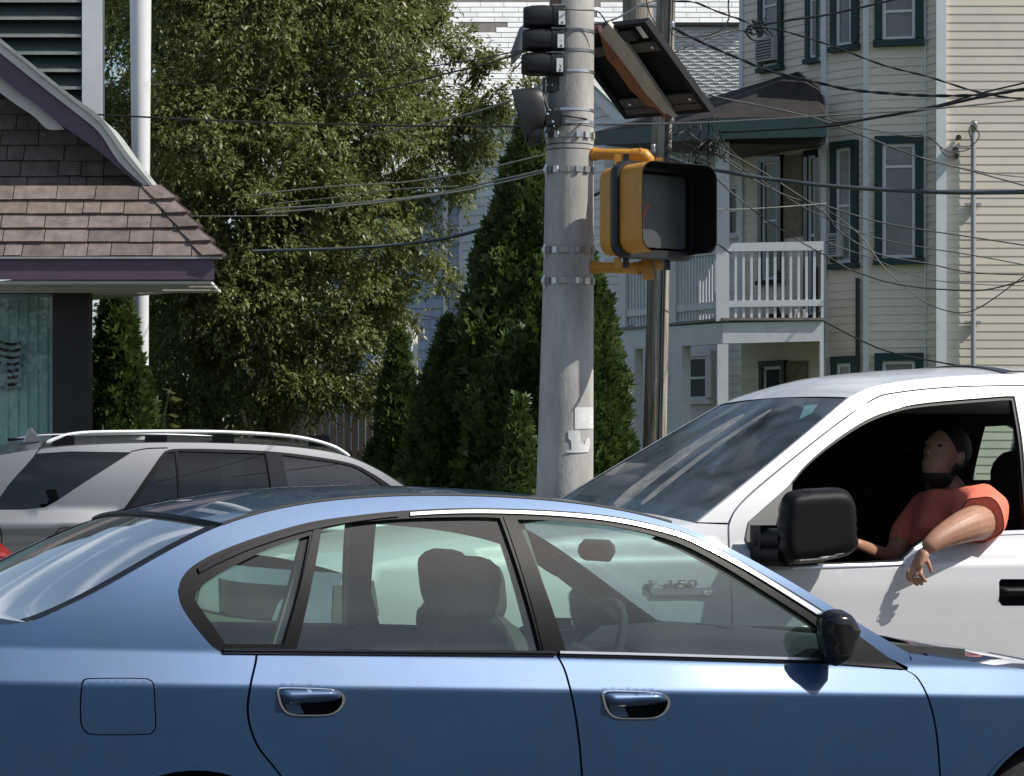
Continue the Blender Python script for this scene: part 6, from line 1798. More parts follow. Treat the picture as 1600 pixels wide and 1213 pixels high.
for i, (px, py, dy) in enumerate(((260, 100, .2), (390, 60, -.4), (540, 60, 0), (690, 120, .3), (300, 330, -.5), (560, 330, -.5), (640, 440, 0), (770, 140, .1), (240, 300, .3), (470, 230, -.7), (300, 560, -.3), (560, 560, -.2))):
    pts = limb(mb, fork, W(px, py, TY + dy), 0.11, 0.02, 20 + i, 8, 0.12)
    for j in range(3):
        a = pts[3 + j * 2 - (j > 1)]; limb(mb, a, a + Vector((rnd.uniform(-.8, .8), rnd.uniform(-.7, .3), rnd.uniform(-.3, .8))), 0.035, 0.008, 60 + i * 5 + j, 5, .15)
mb.build("trunk", M['bark'], tree, 60)
# darker tree standing behind it
tree2 = thing("background_tree", W(330, HY, 33) - Vector((0, 0, CZ)), "dark dense tree standing behind the large drooping leafy tree", "tree")
lob2 = [(200, 120, 130, 170, 0, 1.5), (400, 140, 150, 180, 0, 1.8), (560, 180, 110, 150, 0, 1.4), (230, 380, 110, 150, 0, 1.5), (400, 400, 150, 140, 0, 1.6), (540, 420, 90, 110, 0, 1.2), (260, 590, 110, 90, 0, 1.2), (400, 590, 110, 80, 0, 1.2), (300, -40, 200, 120, 0, 1.8), (520, -60, 130, 120, 0, 1.8)]
quads_object("crown", crown(lob2, 33, 5200, 8, 0.13, 0.06, 0.34, 0.2), M['leaf_dark'], tree2)
mb = MB(); r0 = W(330, HY, 33); r0.z = 0; limb(mb, r0, W(330, 300, 33), .2, .08, 5, 6, .04); mb.build("trunk", M['bark'], tree2, 60)

# cedars: columns of upright sprays
def cedar(label, px_l, px_r, py_top, Y, n, name="cedar", base_py=770, sz=1.0, seed=0, group="clipped cedars"):
    cx = (px_l + px_r) / 2; hw = (px_r - px_l) / 2 / F * Y
    c = W(cx, HY, Y); h = CZ + (HY - py_top) / F * Y
    t = thing(name, (c.x, c.y, 0), label, "cedar", group)
    rg = np.random.default_rng(seed)
    zz = h * (1 - rg.power(1.7, n)) ; zz = np.clip(zz, 0.05, h * 0.995)
    f = zz / h
    prof = np.where(f < 0.25, 0.80 + 0.8 * f, 1.0 - ((f - 0.25) / 0.75) ** 2.0) * hw
    prof = np.maximum(prof, 0.03)
    a = rg.uniform(0, 2 * np.pi, n)
    bump = 1 + 0.15 * np.sin(a * 2 + zz * 1.7 + seed * 2.3) + 0.12 * np.sin(a * 7 - zz * 4.7 + seed * 2) + 0.09 * np.sin(zz * 9 + a * 2)
    rr = prof * bump * rg.uniform(0.72, 1.03, n)
    base = np.stack([c.x + rr * np.cos(a), c.y + rr * np.sin(a), zz], 1)
    out = np.stack([np.cos(a), np.sin(a), np.zeros(n)], 1)
    ax = unit(out * 0.55 + np.array([0, 0, 0.85]) + rg.normal(size=(n, 3)) * 0.28)
    nrm = unit(out * 0.5 + rg.normal(size=(n, 3)) * 0.6); sd = unit(np.cross(ax, nrm))
    l = (0.11 * sz * rg.uniform(0.6, 1.3, n))[:, None]; w_ = (0.032 * sz * rg.uniform(0.6, 1.3, n))[:, None]
    V = np.stack([base, base + ax * l * .55 + sd * w_, base + ax * l, base + ax * l * .55 - sd * w_], 1)
    # side fingers of each spray
    V2 = []
    for s_ in (1, -1):
        a2 = unit(ax * 0.75 + sd * s_ * 0.7); b2 = base + ax * l * .3
        V2.append(np.stack([b2, b2 + a2 * l * .4 + ax * w_ * .6, b2 + a2 * l * .7, b2 + a2 * l * .4 - ax * w_ * .5], 1))
    quads_object("foliage", np.concatenate([V] + V2), M['cedar'], t)
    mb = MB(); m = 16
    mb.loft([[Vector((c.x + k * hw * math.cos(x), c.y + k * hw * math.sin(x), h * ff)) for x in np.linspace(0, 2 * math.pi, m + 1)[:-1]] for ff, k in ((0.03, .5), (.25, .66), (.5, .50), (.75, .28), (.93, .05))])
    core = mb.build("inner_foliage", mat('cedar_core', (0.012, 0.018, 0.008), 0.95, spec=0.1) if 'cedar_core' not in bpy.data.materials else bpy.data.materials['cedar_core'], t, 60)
    mb = MB(); mb.tube([Vector((c.x, c.y, 0)), Vector((c.x, c.y, 0.4))], [0.06, 0.05], 8); mb.build("trunk", M['bark'], t, 60)
cedar("tallest dark cedar, behind and left of the concrete traffic pole", 716, 936, 168, 25.4, 24000, seed=1)
cedar("sunlit cedar showing to the right of the concrete traffic pole", 838, 996, 395, 24.6, 14000, seed=9)
cedar("dark rounded cedar immediately left of the tallest cedar", 632, 772, 498, 25.8, 12000, seed=2)
cedar("short cedar at the left end of the cedar row, beside the board fence", 572, 672, 524, 26.6, 9000, seed=3)
cedar("small brighter cedar tip in front of the tallest cedar, left of the traffic pole", 778, 846, 618, 22.8, 5000, sz=.8, seed=4)
cedar("bushy cedar standing alone between the shop wall and the white post", 122, 244, 430, 24.6, 13000, seed=5, group=None)
# weed with pale leaves
wd = thing("weed", W(258, HY, 23.2) - Vector((0, 0, CZ)), "young pale weed sprig beside the lone bushy cedar", "plant")
mb = MB(); st = [W(256, 680, 23.2), W(257, 650, 23.2), W(262, 625, 23.2), W(266, 606, 23.2)]; st[0].z = 0
mb.tube(st, [.012, .01, .008, .004], 6); mb.build("stem", M['cedar_tip'], wd, 60)
for i, (px, py, dx) in enumerate(((252, 628, -1), (270, 626, 1), (248, 631, -1), (272, 648, 1), (250, 655, -1), (274, 664, 1), (268, 612, 1), (262, 607, -1), (276, 622, 1), (246, 660, -1))):
    p = W(258 + dx * 3, py, 23.2); q = W(px + dx * 4, py + 2, 23.15); d = (q - p); L = max(d.length, .05) * 1.3; d.normalize(); s_ = d.cross(Vector((0, 0.6, 1))).normalized()
    mb = MB(); mb.add([p, p + d * L * .5 + s_ * L * .3, p + d * L, p + d * L * .5 - s_ * L * .3], [(0, 1, 2, 3)]); mesh_obj("leaf", mb.v, mb.f, M['cedar_tip'], wd)
# ------------------------------------------------------------------ concrete traffic pole and what hangs on it
PY_ = 14.3
def pole_axis(py): return np.interp(py, [-300, 0, 240, 440, 770, 1100], [895, 893.5, 890, 888, 882.5, 878])
def pole_rad(py): return np.interp(py, [-300, 0, 240, 440, 770, 1100], [32, 35, 37.5, 39.5, 44.5, 48]) / F * PY_
def pole_pt(py, ang, off=0.0):
    """ang: 0 faces the camera, +90 to the right"""
    c = W(pole_axis(py), py, PY_); r = pole_rad(py) + off; a = math.radians(ang)
    return c + Vector((r * math.sin(a), -r * math.cos(a), 0))
pole = thing("concrete_pole", W(882, HY, PY_) - Vector((0, 0, CZ)), "round tapered concrete traffic pole carrying the yellow pedestrian signal", "pole")
mb = MB(); pys = [1180, 1100] + list(range(1000, -260, -60))
mb.tube([W(pole_axis(p), p, PY_) if p < 1173 else W(878, 1173, PY_) for p in pys], [pole_rad(p) for p in pys], 40)
shaft = mb.build("shaft", M['concrete'], pole, 60)
def band(py, h, m=M['steel'], off=0.003, tilt=0.0):
    mb = MB(); n = 40
    ring = lambda o, d: [pole_pt(py + d + tilt * math.sin(2 * math.pi * k / n), 360 * k / n, o) for k in range(n)]
    mb.loft([ring(-0.002, h / 2), ring(off, h / 2), ring(off, -h / 2), ring(-0.002, -h / 2)], (False, False)); return mb.build("steel_band", m, pole, 40)
dk = mat('dull_strap', (0.20, 0.205, 0.22), 0.45, 0.6)
for py in (52, 83): band(py, 5, dk)
band(115, 4.5); band(175, 4); band(194, 5.5)
for py in (214, 268, 393, 441):
    bd = band(py, 9 if py != 214 else 8, mat('galvanised_band', (0.30, 0.305, 0.31), 0.45, 0.7) if 'galvanised_band' not in bpy.data.materials else bpy.data.materials['galvanised_band'])
    for ang, wd_, m in ((-52, 9, dk), (-33, 7, M['sticker']), (-12, 13, M['galv']), (18, 6, M['steel']), (42, 9, M['steel']), (68, 7, M['galv'])):
        a = pole_pt(py, ang, 0.006); tn = Vector((math.cos(math.radians(ang)), math.sin(math.radians(ang)), 0)); rn = Vector((math.sin(math.radians(ang)), -math.cos(math.radians(ang)), 0))
        R_ = Matrix((tn, rn, Vector((0, 0, 1)))).transposed()
        mb = MB(); mb.box(a, (wd_ / 294, 0.012, 9.5 / 294), R_); mb.build("buckle", m, bd)
    a = pole_pt(py, -62, 0.012); mb = MB(); mb.tube([a + Vector((0, 0, .03)), a + Vector((-.01, -.012, 0)), a + Vector((0, 0, -.035))], 0.007, 6); mb.build("band_bolt", M['steel'], bd, 60)
# scratched joints of old wraps
for py in (180 + 20, 228, 236): band(py, 1.2, M['dark'], 0.0008)
# torn bills
def bill(pts, name="torn_bill", label=None, off=0.002):
    P2, T, loops = tri_mesh([(x / 100, -y / 100) for x, y in pts], (), 0.04)
    vs = []
    for x, y in P2:
        px, py = x * 100, -y * 100; a = math.degrees(math.asin(max(-.999, min(.999, (px - pole_axis(py)) / (pole_rad(py) / PY_ * F)))))
        vs.append(pole_pt(py, a, off))
    o = mesh_obj(name, vs, [tuple(map(int, t[::-1])) for t in T], M['poster'], None)
    bm = bmesh.new(); bm.from_mesh(o.data); r = bmesh.ops.extrude_face_region(bm, geom=list(bm.faces)); bm.normal_update()
    for v in [g for g in r['geom'] if isinstance(g, bmesh.types.BMVert)]: v.co += Vector((0, -0.0015, 0))
    bm.to_mesh(o.data); bm.free()
    return tag(o, label, "poster")
bill([(897, 638), (926.2, 637), (926.4, 670), (897, 672)], "poster", "square pale bill pasted on the lower part of the concrete pole", 0.002)
bill([(887, 674), (904, 673), (907, 692), (912, 695), (914, 688), (919, 683), (921, 692), (918, 707), (900, 708), (884, 708), (884, 705), (892, 703), (891, 690), (887, 686)], "poster", "ragged white torn bill below the square one on the concrete pole", 0.0035)

# stack of three black detector units
det = thing("signal_head", W(850, 62, PY_ - 0.05), "stack of three black hooded units with white labels on the pole's left side", "traffic signal")
Yd = PY_ - 0.10
def sec(px, py, hw, hh, e=4, n=28, Y=Yd, dy=0.0):
    """section ring across the left-right axis: hw in depth, hh up"""
    c = W(px, py, Y)
    return [c + Vector((dy * b_, a * hw, b_ * hh)) for a, b_ in superell(1, 1, e, n)]
for k, (py, dx) in enumerate(((27.5, 0), (63.5, -1.5), (101, -3))):
    hh = 17.2 / 294
    mb = MB(); mb.loft([sec(883.5 + dx, py + 1.5, 0.075, hh * .93), sec(882.8 + dx, py + 1.5, 0.08, hh), sec(865 + dx, py, 0.08, hh), sec(863 + dx, py, 0.075, hh * .95)])
    cs = mb.build("case", M['black_box'], det, 35)
    mb = MB(); 
    rings = [sec(864 + dx, py, 0.076, hh * .97, 3.4), sec(850 + dx, py - .3, 0.081, hh * 1.04, 3.0), sec(832 + dx, py - .3, 0.080, hh * 1.02, 2.8), sec(820 + dx, py, 0.074, hh * .90, 2.8), sec(817.5 + dx, py + .3, 0.066, hh * .78, 2.8), sec(818.5 + dx, py + .3, 0.058, hh * .68, 2.8), sec(840 + dx, py + .3, 0.05, hh * .6, 2.8)]
    mb.loft(rings); mb.build("hood", M['black_box'], cs, 50)
    mb = MB(); a = W(873.2 + dx * 1.1, py + 8.5, Yd); yy = -0.0815
    mb.box(a + Vector((4.4 / 294, yy, 4 / 294)), (10 / 294, 0.004, 21 / 294)); lb = mb.build("label", M['sticker'], cs)
    for (ox, oy, w_, h_) in ((0.5, 7.5, 2.6, 3.2), (-.3, -1, 1, 1)) + (((1.6, 2, 1.4, 3.4),) if k == 2 else ()):
        mb = MB(); mb.box(a + Vector((4.4 / 294 + ox / 294, yy - .0028, 4 / 294 - oy / 294)), (w_ / 294, 0.0012, h_ / 294)); mb.build("print", M['ink'], lb)
    mb = MB(); mb.box(W(873 + dx, py - 16.8, Yd), (20 / 294, 0.12, 2.2 / 294)); mb.build("lid", mat('dull_grey_lid', (0.30, 0.30, 0.29), 0.5) if 'dull_grey_lid' not in bpy.data.materials else bpy.data.materials['dull_grey_lid'], cs)
mb = MB(); mb.box(W(869, -12, Yd + .04), (17 / 294, .09, 46 / 294)); mb.build("hanger", mat('brown_hanger', (0.07, 0.035, 0.035), 0.6), det)
mb = MB(); mb.box(W(863.5, 131, Yd + .03), (20 / 294, .08, 25 / 294)); br = mb.build("lower_bracket", M['black_box'], det)
for px in (855, 863):
    mb = MB(); mb.tube([W(px, 133, Yd - .012), W(px, 133, Yd - .02)], .006, 8); mb.build("bolt", M['galv'], br)

# grey hooded detector below
dt2 = thing("hooded_detector", W(830, 180, PY_ - .1), "single dark hooded signal with sunlit top, tilted left below the stack of three", "traffic signal")
def tsec(cx, cy, hd, hv, tilt, n=30, Y=PY_ - 0.12, e=2.6):
    c = W(cx, cy, Y); t = math.radians(tilt)
    d = Vector((math.sin(t), 0, math.cos(t)))          # the section's own up
    return [c + Vector((0, a * hd, 0)) + d * (b_ * hv) for a, b_ in superell(1, 1, e, n)]
px_ = lambda v: v / 294
mb = MB()
mb.loft([tsec(851, 170, .070, px_(26), -4), tsec(847, 170, .078, px_(31), -5), tsec(836, 171, .084, px_(34), -9), tsec(823, 176, .086, px_(38), -14), tsec(811, 182, .084, px_(43), -16), tsec(813.5, 182, .074, px_(38), -16), tsec(835, 174, .06, px_(26), -9)])
mb.build("hood", mat('grey_black_hood', (0.018, 0.0185, 0.019), 0.45, var=.15, vscale=7), dt2, 50)
mb = MB(); mb.loft([tsec(846, 210, .05, px_(14), -4), tsec(830, 212, .055, px_(17), -10), tsec(824, 212, .05, px_(15), -12)]); mb.build("lower_case", M['black_box'], dt2, 40)
mb = MB(); mb.box(W(865, 186, PY_ - .13), (px_(24), .10, px_(22))); mb.box(W(853, 186, PY_ - .13), (px_(18), .05, px_(12))); mk = mb.build("mounting_bracket", M['black_box'], dt2)
for (px, py, s_) in ((851, 171, 2), (856, 178, 3), (864, 190, 3), (860, 172, 2), (866, 197, 2)):
    mb = MB(); q = W(px, py, PY_ - .185); mb.tube([q + Vector((0, .02, 0)), q], px_(s_) * .6, 8); mb.build("bolt", M['chrome'], mk, 60)
mb = MB(); mb.tube([W(850, 122, PY_ - .12), W(850, 150, PY_ - .14), W(855, 168, PY_ - .16), W(858, 180, PY_ - .16)], 0.008, 6); mb.tube([W(872, 180, PY_ - .17), W(890, 182, PY_ - .19), W(910, 185, PY_ - .16), W(926, 190, PY_ + .02)], 0.006, 6)
mb.build("cable", M['wire'], dt2, 60)

# yellow pedestrian signal
AL = math.radians(34)
q_ = Vector((math.sin(AL), -math.cos(AL), 0)); r_ = Vector((math.cos(AL), math.sin(AL), 0)); up_ = Vector((0, 0, 1))
C0 = W(1019, 331, 14.05)
ps = thing("pedestrian_signal", C0, "yellow and black pedestrian signal with deep square visor and dark unlit face", "pedestrian signal")
def rr_ring(hw, hh, r, d, oz=0.0, n=6): return [C0 + r_ * a + up_ * (b_ + oz) + q_ * d for a, b_ in rrect(hw, hh, r, n)]
HW, HH = 0.263, 0.243
mb = MB(); mb.loft([rr_ring(.215, .215, .06, -.155), rr_ring(.232, .228, .065, -.145), rr_ring(.240, .236, .07, -.03), rr_ring(.240, .236, .07, -.012)]); mb.build("case", M['yellow'], ps, 40)
mb = MB(); mb.loft([rr_ring(HW, HH + .006, .075, -.012), rr_ring(HW + .004, HH + .010, .078, 0.0), rr_ring(HW + .004, HH + .010, .078, .035), rr_ring(HW - .004, HH + .002, .072, .045), rr_ring(.222, .205, .05, .045), rr_ring(.222, .205, .05, .0)], (True, False)); mb.build("door_frame", M['black_box'], ps, 40)
mb = MB(); D0, D1 = 0.036, 0.236
op = lambda L: L[23:] + L[:21]
mb.loft([op(rr_ring(.243, .232, .075, D0)), op(rr_ring(.243, .232, .075, D1))], (False, False), False); vis = mb.build("visor", M['yellow'], ps, 40)
mb = MB(); mb.loft([op(rr_ring(.2435, .2325, .075, D1)), op(rr_ring(.2435, .2325, .075, D1 + .002)), op(rr_ring(.238, .227, .072, D1 + .002)), op(rr_ring(.238, .227, .072, D0 + .01))], (False, False), False); mb.build("visor_lining", mat('matt_black_lining', (0.008, 0.008, 0.009), 0.8, spec=.15), vis, 40)
mb = MB(); mb.loft([rr_ring(.205, .190, .02, .012), rr_ring(.205, .190, .02, .018)]); dsp = mb.build("display", M['display'], ps)
# faint raised hand on the face
hand = [(-.005, -.13), (.07, -.13), (.085, -.03), (.12, .03), (.105, .045), (.072, .0), (.07, .10), (.052, .10), (.048, .02), (.043, .125), (.025, .125), (.022, .02), (.012, .115), (-.006, .115), (-.006, .015), (-.02, .085), (-.037, .08), (-.03, -.04)]
P2, T, _ = tri_mesh([(x * 1.05, y) for x, y in hand], (), .02)
mesh_obj("hand_symbol", [C0 + r_ * (x - .150) + up_ * y + q_ * .0195 for x, y in P2], [tuple(map(int, t)) for t in T], M['hand_red'], dsp)
for (a, zz) in ((-.17, HH + .02), (.10, HH + .02), (-.17, -HH - .03), (.10, -HH - .03)):
    mb = MB(); mb.box(C0 + r_ * a + up_ * zz + q_ * .0, (.03, .03, .055)); mb.build("hinge", M['black_box'], ps)
    mb = MB(); mb.box(C0 + r_ * (a - .032) + up_ * zz + q_ * -.03, (.035, .04, .05)); mb.build("lug", M['yellow'], ps)
mb = MB(); mb.tube([C0 + r_ * .27 + up_ * .185 + q_ * .05, C0 + r_ * .30 + up_ * .185 + q_ * .05], .022, 10); mb.build("side_knob", M['black_box'], ps, 50)
# yellow arms
for py, sg in ((242, -1), (419, 1)):
    mb = MB(); yA = 14.22
    pts = [W(915, py - 1, yA + .06), W(930, py - 1, yA + .02), W(990, py, yA - .04)]
    e_ = [W(998, py, yA - .05), W(1007, py + (-sg) * 1.5, yA - .06), W(1012, py - sg * 7, yA - .06), W(1013, py - sg * 20, yA - .05)]
    mb.tube(pts, .030, 16); mb.tube([pts[-1], e_[0]], .034, 16)
    arm = mb.build("arm", M['yellow'], ps, 50)
    mb = MB(); mb.tube(e_, [.036, .037, .036, .034], 16); mb.build("elbow", M['yellow'], arm, 60)
    mb = MB(); mb.tube([W(999, py, yA - .05), W(1001, py, yA - .05)], .039, 16); mb.build("clamp_ring", M['rust'], arm, 50)
    mb = MB(); mb.tube([W(928, py - 1, yA + .03), W(932, py - 1, yA + .02)], .036, 16); mb.build("arm_base", M['yellow'], arm, 50)
mb = MB(); 
mb.box(W(1013, 419, 14.16), (17 / 298, .07, 36 / 298)); mb.build("lower_socket", M['yellow'], ps)

# solar panel seen from below
A_, B_, C_ = W(881, 44, 14.62), W(1014, 29, 14.28), W(1115, 169, 14.46)
D_ = A_ + (C_ - B_)
ax_, bx_ = (B_ - A_), (C_ - B_)
nn_ = ax_.cross(bx_).normalized(); nn_ = nn_ if nn_.z < 0 else -nn_          # downwards
sp_ = thing("solar_panel", (A_ + C_) / 2, "tilted solar panel seen from below with a rusty beam across its dark back", "solar panel")
pt = lambda a, b_, d=0.0: A_ + ax_ * a + bx_ * b_ + nn_ * d
def slab(name, a0, a1, b0, b1, d0, d1, m, par):
    mb = MB(); mb.hexa([pt(a0, b0, d0), pt(a1, b0, d0), pt(a1, b1, d0), pt(a0, b1, d0), pt(a0, b0, d1), pt(a1, b0, d1), pt(a1, b1, d1), pt(a0, b1, d1)]); return mb.build(name, m, par)
slab("cell_sheet", .02, .98, .015, .985, -.004, 0.0, M['panel_cells'], sp_)
slab("back_sheet", .03, .97, .02, .98, .0015, .005, M['panel_back'], sp_)
for a0, a1, b0, b1 in ((0, .055, 0, 1), (.945, 1, 0, 1), (.056, .944, 0, .035), (.056, .944, .965, 1)): slab("frame_side", a0, a1, b0, b1, -.008, .04, M['panel_frame'], sp_)
for b0 in (.22, .80): 
    cbm = slab("cross_bar", .06, .94, b0, b0 + .095, .012, .03, mat('brown_grey_bar', (0.055, 0.05, 0.043), .7) if 'brown_grey_bar' not in bpy.data.materials else bpy.data.materials['brown_grey_bar'], sp_)
    for a in (.16, .86): slab("bolt", a, a + .03, b0 + .035, b0 + .06, .031, .04, M['steel'], cbm)
slab("bottom_lip", .06, .94, .90, .963, .02, .038, mat('brown_grey_lip', (0.05, 0.044, 0.04), .7), sp_)
slab("junction_box", .52, .78, .06, .17, .006, .05, M['black_box'], sp_)
slab("rating_label", .80, .86, .06, .19, .006, .008, M['sticker'], sp_)
# beam: grey channel with a rusted flange
def on_panel(px, py, d=.05):
    dx, dz = (px - HX) / F, (HY - py) / F; v = Vector((dx, 1, dz)); o = A_ + nn_ * d - Vector((0, 0, CZ))
    return Vector((0, 0, CZ)) + v * (o.dot(nn_) / v.dot(nn_))
mb = MB(); g1 = [on_panel(x, y, .055) for x, y in [(936, 52), (949, 36), (962, 44), (984, 78), (1008, 118), (1030, 154), (1056, 183), (1046, 185), (1015, 152), (988, 116), (960, 78)]]
P0 = [on_panel(936, 52, .055), on_panel(960, 80, .055), on_panel(987, 116, .055), on_panel(1012, 150, .055), on_panel(1044, 184, .055)]
P1 = [on_panel(950, 36, .055), on_panel(978, 68, .055), on_panel(1004, 106, .055), on_panel(1028, 142, .055), on_panel(1057, 183, .055)]
mb.loft([P0, P1, [p - nn_ * .025 for p in P1], [p - nn_ * .025 for p in P0], P0], (False, False), False); bmO = mb.build("beam", M['galv'], sp_)
Q0 = [on_panel(948, 92, .03), on_panel(962, 108, .03), on_panel(984, 140, .03), on_panel(1010, 164, .03), on_panel(1036, 186, .03)]
mb = MB(); mb.loft([[p - nn_ * .004 for p in P0], Q0, [p - nn_ * .012 for p in Q0], [p - nn_ * .016 for p in P0]], (False, False), False); mb.build("rusted_flange", M['rust'], bmO)
mb = MB(); mb.tube([W(926, 47, 14.33), W(938, 45, 14.3)], .02, 10); mb.tube([W(1040, 180, 14.45), W(1049, 186, 14.45)], .012, 8); mb.build("mount", mat('brown_mount', (0.09, 0.04, 0.035), .6), sp_, 50)
# ------------------------------------------------------------------ wooden utility pole and overhead cables
UY = 27.0
up = thing("utility_pole", W(1025, HY, UY) - Vector((0, 0, CZ)), "weathered wooden utility pole behind the pedestrian signal and solar panel", "utility pole")
mb = MB(); pys = list(range(1000, -220, -40)); axp = lambda py: np.interp(py, [-220, 0, 190, 600, 1000], [1046, 1041, 1034.5, 1025, 1016])
mb.tube([W(axp(p), p, UY) for p in pys], [np.interp(p, [-220, 0, 600, 1000], [14, 14.6, 18, 20]) / F * UY for p in pys], 24); mb.build("shaft", M['pole_wood'], up, 60)
mb = MB(); mb.tube([W(axp(p) + 11, p, UY - .10) for p in range(700, -60, -60)], .012, 8); mb.build("riser_conduit", mat('pale_riser', (0.22, 0.20, 0.18), .9), up, 60)
mb = MB(); mb.tube([W(axp(p) + 6.5, p, UY - .115) for p in range(700, -60, -60)], .010, 6); mb.build("ground_wire", M['wire'], up, 60)
for px, py in ((1050, 41), (1049, 185), (1021, 233)):
    mb = MB(); q = W(px, py, UY - .16); mb.loft([[q + Vector((a * .03 * k, -.02, b_ * .045 * k)) if 0 else q + Vector((a * .032 * k, b_ * .032 * k, h)) for a, b_ in superell(1, 1, 2, 12)] for h, k in ((-.05, .6), (-.02, 1), (.01, .7), (.03, 1), (.05, .6))]); mb.build("insulator", M['satin_metal'], up, 60)
# old pole top left hanging beside the new pole
ob = thing("pole_stub", W(996, 40, UY + .5), "thick weathered wooden pole stub beside the utility pole, above the solar panel", "pole stub")
mb = MB(); mb.tube([W(998, 120, UY + .5), W(997, 20, UY + .5), W(995, -120, UY + .5)], [.158, .157, .155], 24); mb.build("shaft", M['pole_wood'], ob, 60)
for py in (8, 70):
    mb = MB(); mb.tube([W(996, py, UY + .3), W(1040, py + 3, UY + .2)], .02, 8); mb.build('strap', M['steel'], ob, 60)

def wire(pts, Y0, Y1, w_px, label, m='wire', name="cable", twist=False, n=5, group=None):
    if pts[-1][0] >= 1630:      # run on past the frame to the next pole
        (xa, ya), (xb, yb) = pts[-2], pts[-1]; k = (yb - ya) / (xb - xa); pts = pts + [(1850, yb + k * (1850 - xb) * 1.1), (2150, yb + k * (2150 - xb) * 1.25)]; Y1 = Y1 + (Y1 - Y0) * 0.4
    P = cr(pts, n); L = [0]
    for a, b_ in zip(P, P[1:]): L.append(L[-1] + math.hypot(b_[0] - a[0], b_[1] - a[1]))
    V = []
    for (x, y), l in zip(P, L):
        V.append(W(x, y, Y0 + (Y1 - Y0) * l / L[-1]))
    Ym = (Y0 + Y1) / 2; r = w_px / F * Ym / 2
    mb = MB()
    if twist:
        dense = [];
        for a, b_ in zip(V, V[1:]):
            k = max(2, int((b_ - a).length / .04)); dense += [a.lerp(b_, i / k) for i in range(k)]
        dense.append(V[-1])
        for ph in (0, math.pi):
            s_ = 0; pts3 = []
            for i, p in enumerate(dense):
                if i: s_ += (p - dense[i - 1]).length
                a = s_ / .42 * 2 * math.pi + ph; pts3.append(p + Vector((0, math.cos(a), math.sin(a))) * r * .55)
            mb.tube(pts3, r * .62, 6)
    else: mb.tube(V, r, 6)
    o = mb.build(name, M[m], None, 60); tag(o, label, "cable", group or "overhead cables"); return o
wire([(150, 178), (165, 180), (400, 191), (600, 196), (720, 197.5), (850, 198)], 24.6, 21.5, 3.2, "thin dark cable running level from the shop gable across the whole leafy tree")
wire([(915, 194.5), (1000, 194), (1110, 191), (1287, 181), (1450, 171), (1600, 156), (1640, 150)], 17.5, 24, 2.8, "thin dark cable rising from the concrete pole past the porch fascia to the right edge")
wire([(1046, 246), (1075, 257), (1120, 266), (1200, 279.5), (1300, 291), (1400, 297.5), (1500, 301), (1640, 300)], 26.8, 22, 8.0, "thickest black cable sagging across the second-floor bay windows", 'wire_blue')
wire([(1128, 207), (1200, 203), (1297, 197), (1350, 187), (1450, 170), (1550, 148), (1640, 132)], 26.9, 23, 5.0, "thick cable rising to the right just above the second-floor bay windows")
wire([(1290, 195), (1370, 183), (1460, 166), (1540, 144), (1640, 120)], 27.0, 23.2, 3.0, "cable running beside the thick rising cable, slightly steeper at the right edge")
wire([(1050, 43), (1075, 56), (1120, 77), (1165, 96), (1205, 112), (1285, 131), (1330, 140.5), (1400, 147), (1470, 150), (1550, 147), (1640, 134)], 26.8, 24, 5.0, "twisted cable from the utility pole sagging across the cream bay between floors", 'wire', "cable", True)
wire([(1050, 2), (1085, 4), (1120, 18), (1160, 32), (1182, 42), (1225, 49), (1300, 72), (1380, 102), (1450, 120), (1540, 147), (1640, 160)], 26.8, 25, 3.4, "cable falling from upper left across the third-floor corner board of the bay", 'wire', "cable", True)
wire([(1180, 41), (1240, 31), (1300, 22), (1395, 0), (1430, -12)], 26.9, 24, 3.6, "dark cable rising over the third-floor bay window to the top edge")
wire([(1140, -20), (1138, 10), (1139, 28), (1128, 46), (1100, 57), (1065, 58), (1048, 52)], 27.0, 26.8, 2.6, "drooping loop of cable hanging from the top edge to the utility pole")
wire([(1052, 83), (1090, 66), (1130, 52), (1160, 48), (1175, 62), (1192, 62)], 26.8, 27.4, 2.8, "short cable rising from behind the solar panel to the splice by the wall")
wire([(1108, 148), (1125, 153), (1200, 168), (1280, 187), (1360, 217), (1440, 247), (1520, 268), (1640, 302)], 26.8, 30, 2.4, "thin cable falling from the porch roof across the upper right bay window")
wire([(1287, 185), (1345, 200), (1420, 213), (1450, 213.5), (1468, 229), (1482, 237), (1495, 236)], 28, 36.9, 2.2, "thin service wire sagging to the upper insulator beside the weatherhead")
wire([(1448, 213.5), (1464, 224), (1474, 240), (1484, 246), (1491, 246)], 35.4, 36.9, 1.8, "short service wire to the lowest insulator beside the weatherhead")
wire([(1495, 237), (1510, 235), (1519, 226), (1514, 205), (1518, 196)], 36.9, 37.0, 1.8, "small wire loop on the left of the weatherhead")
wire([(1498, 228), (1512, 229), (1525, 222), (1530, 210), (1521, 197)], 36.9, 37.0, 1.8, "small wire loop on the right of the weatherhead")
wire([(1440, 246), (1500, 262), (1560, 273), (1640, 281)], 30, 32, 1.7, "hair-thin wire splitting off below the weatherhead toward the right edge")
wire([(1108, 232), (1180, 282), (1240, 310), (1290, 322), (1365, 345), (1440, 359), (1520, 371), (1640, 390)], 27, 28, 2.4, "thin cable crossing the middle of the second-floor bay window, uppermost of the fan")
wire([(1108, 228), (1180, 276), (1245, 318), (1300, 345), (1370, 372), (1450, 388), (1520, 399), (1640, 422)], 27, 28, 1.9, "thin cable of the fan crossing the conduit just above its middle")
wire([(1112, 226), (1180, 262), (1240, 300), (1290, 335), (1312, 362), (1372, 397), (1450, 412), (1520, 426), (1640, 431)], 27, 28, 2.5, "thin cable of the fan passing the bay air conditioner and the window sill")
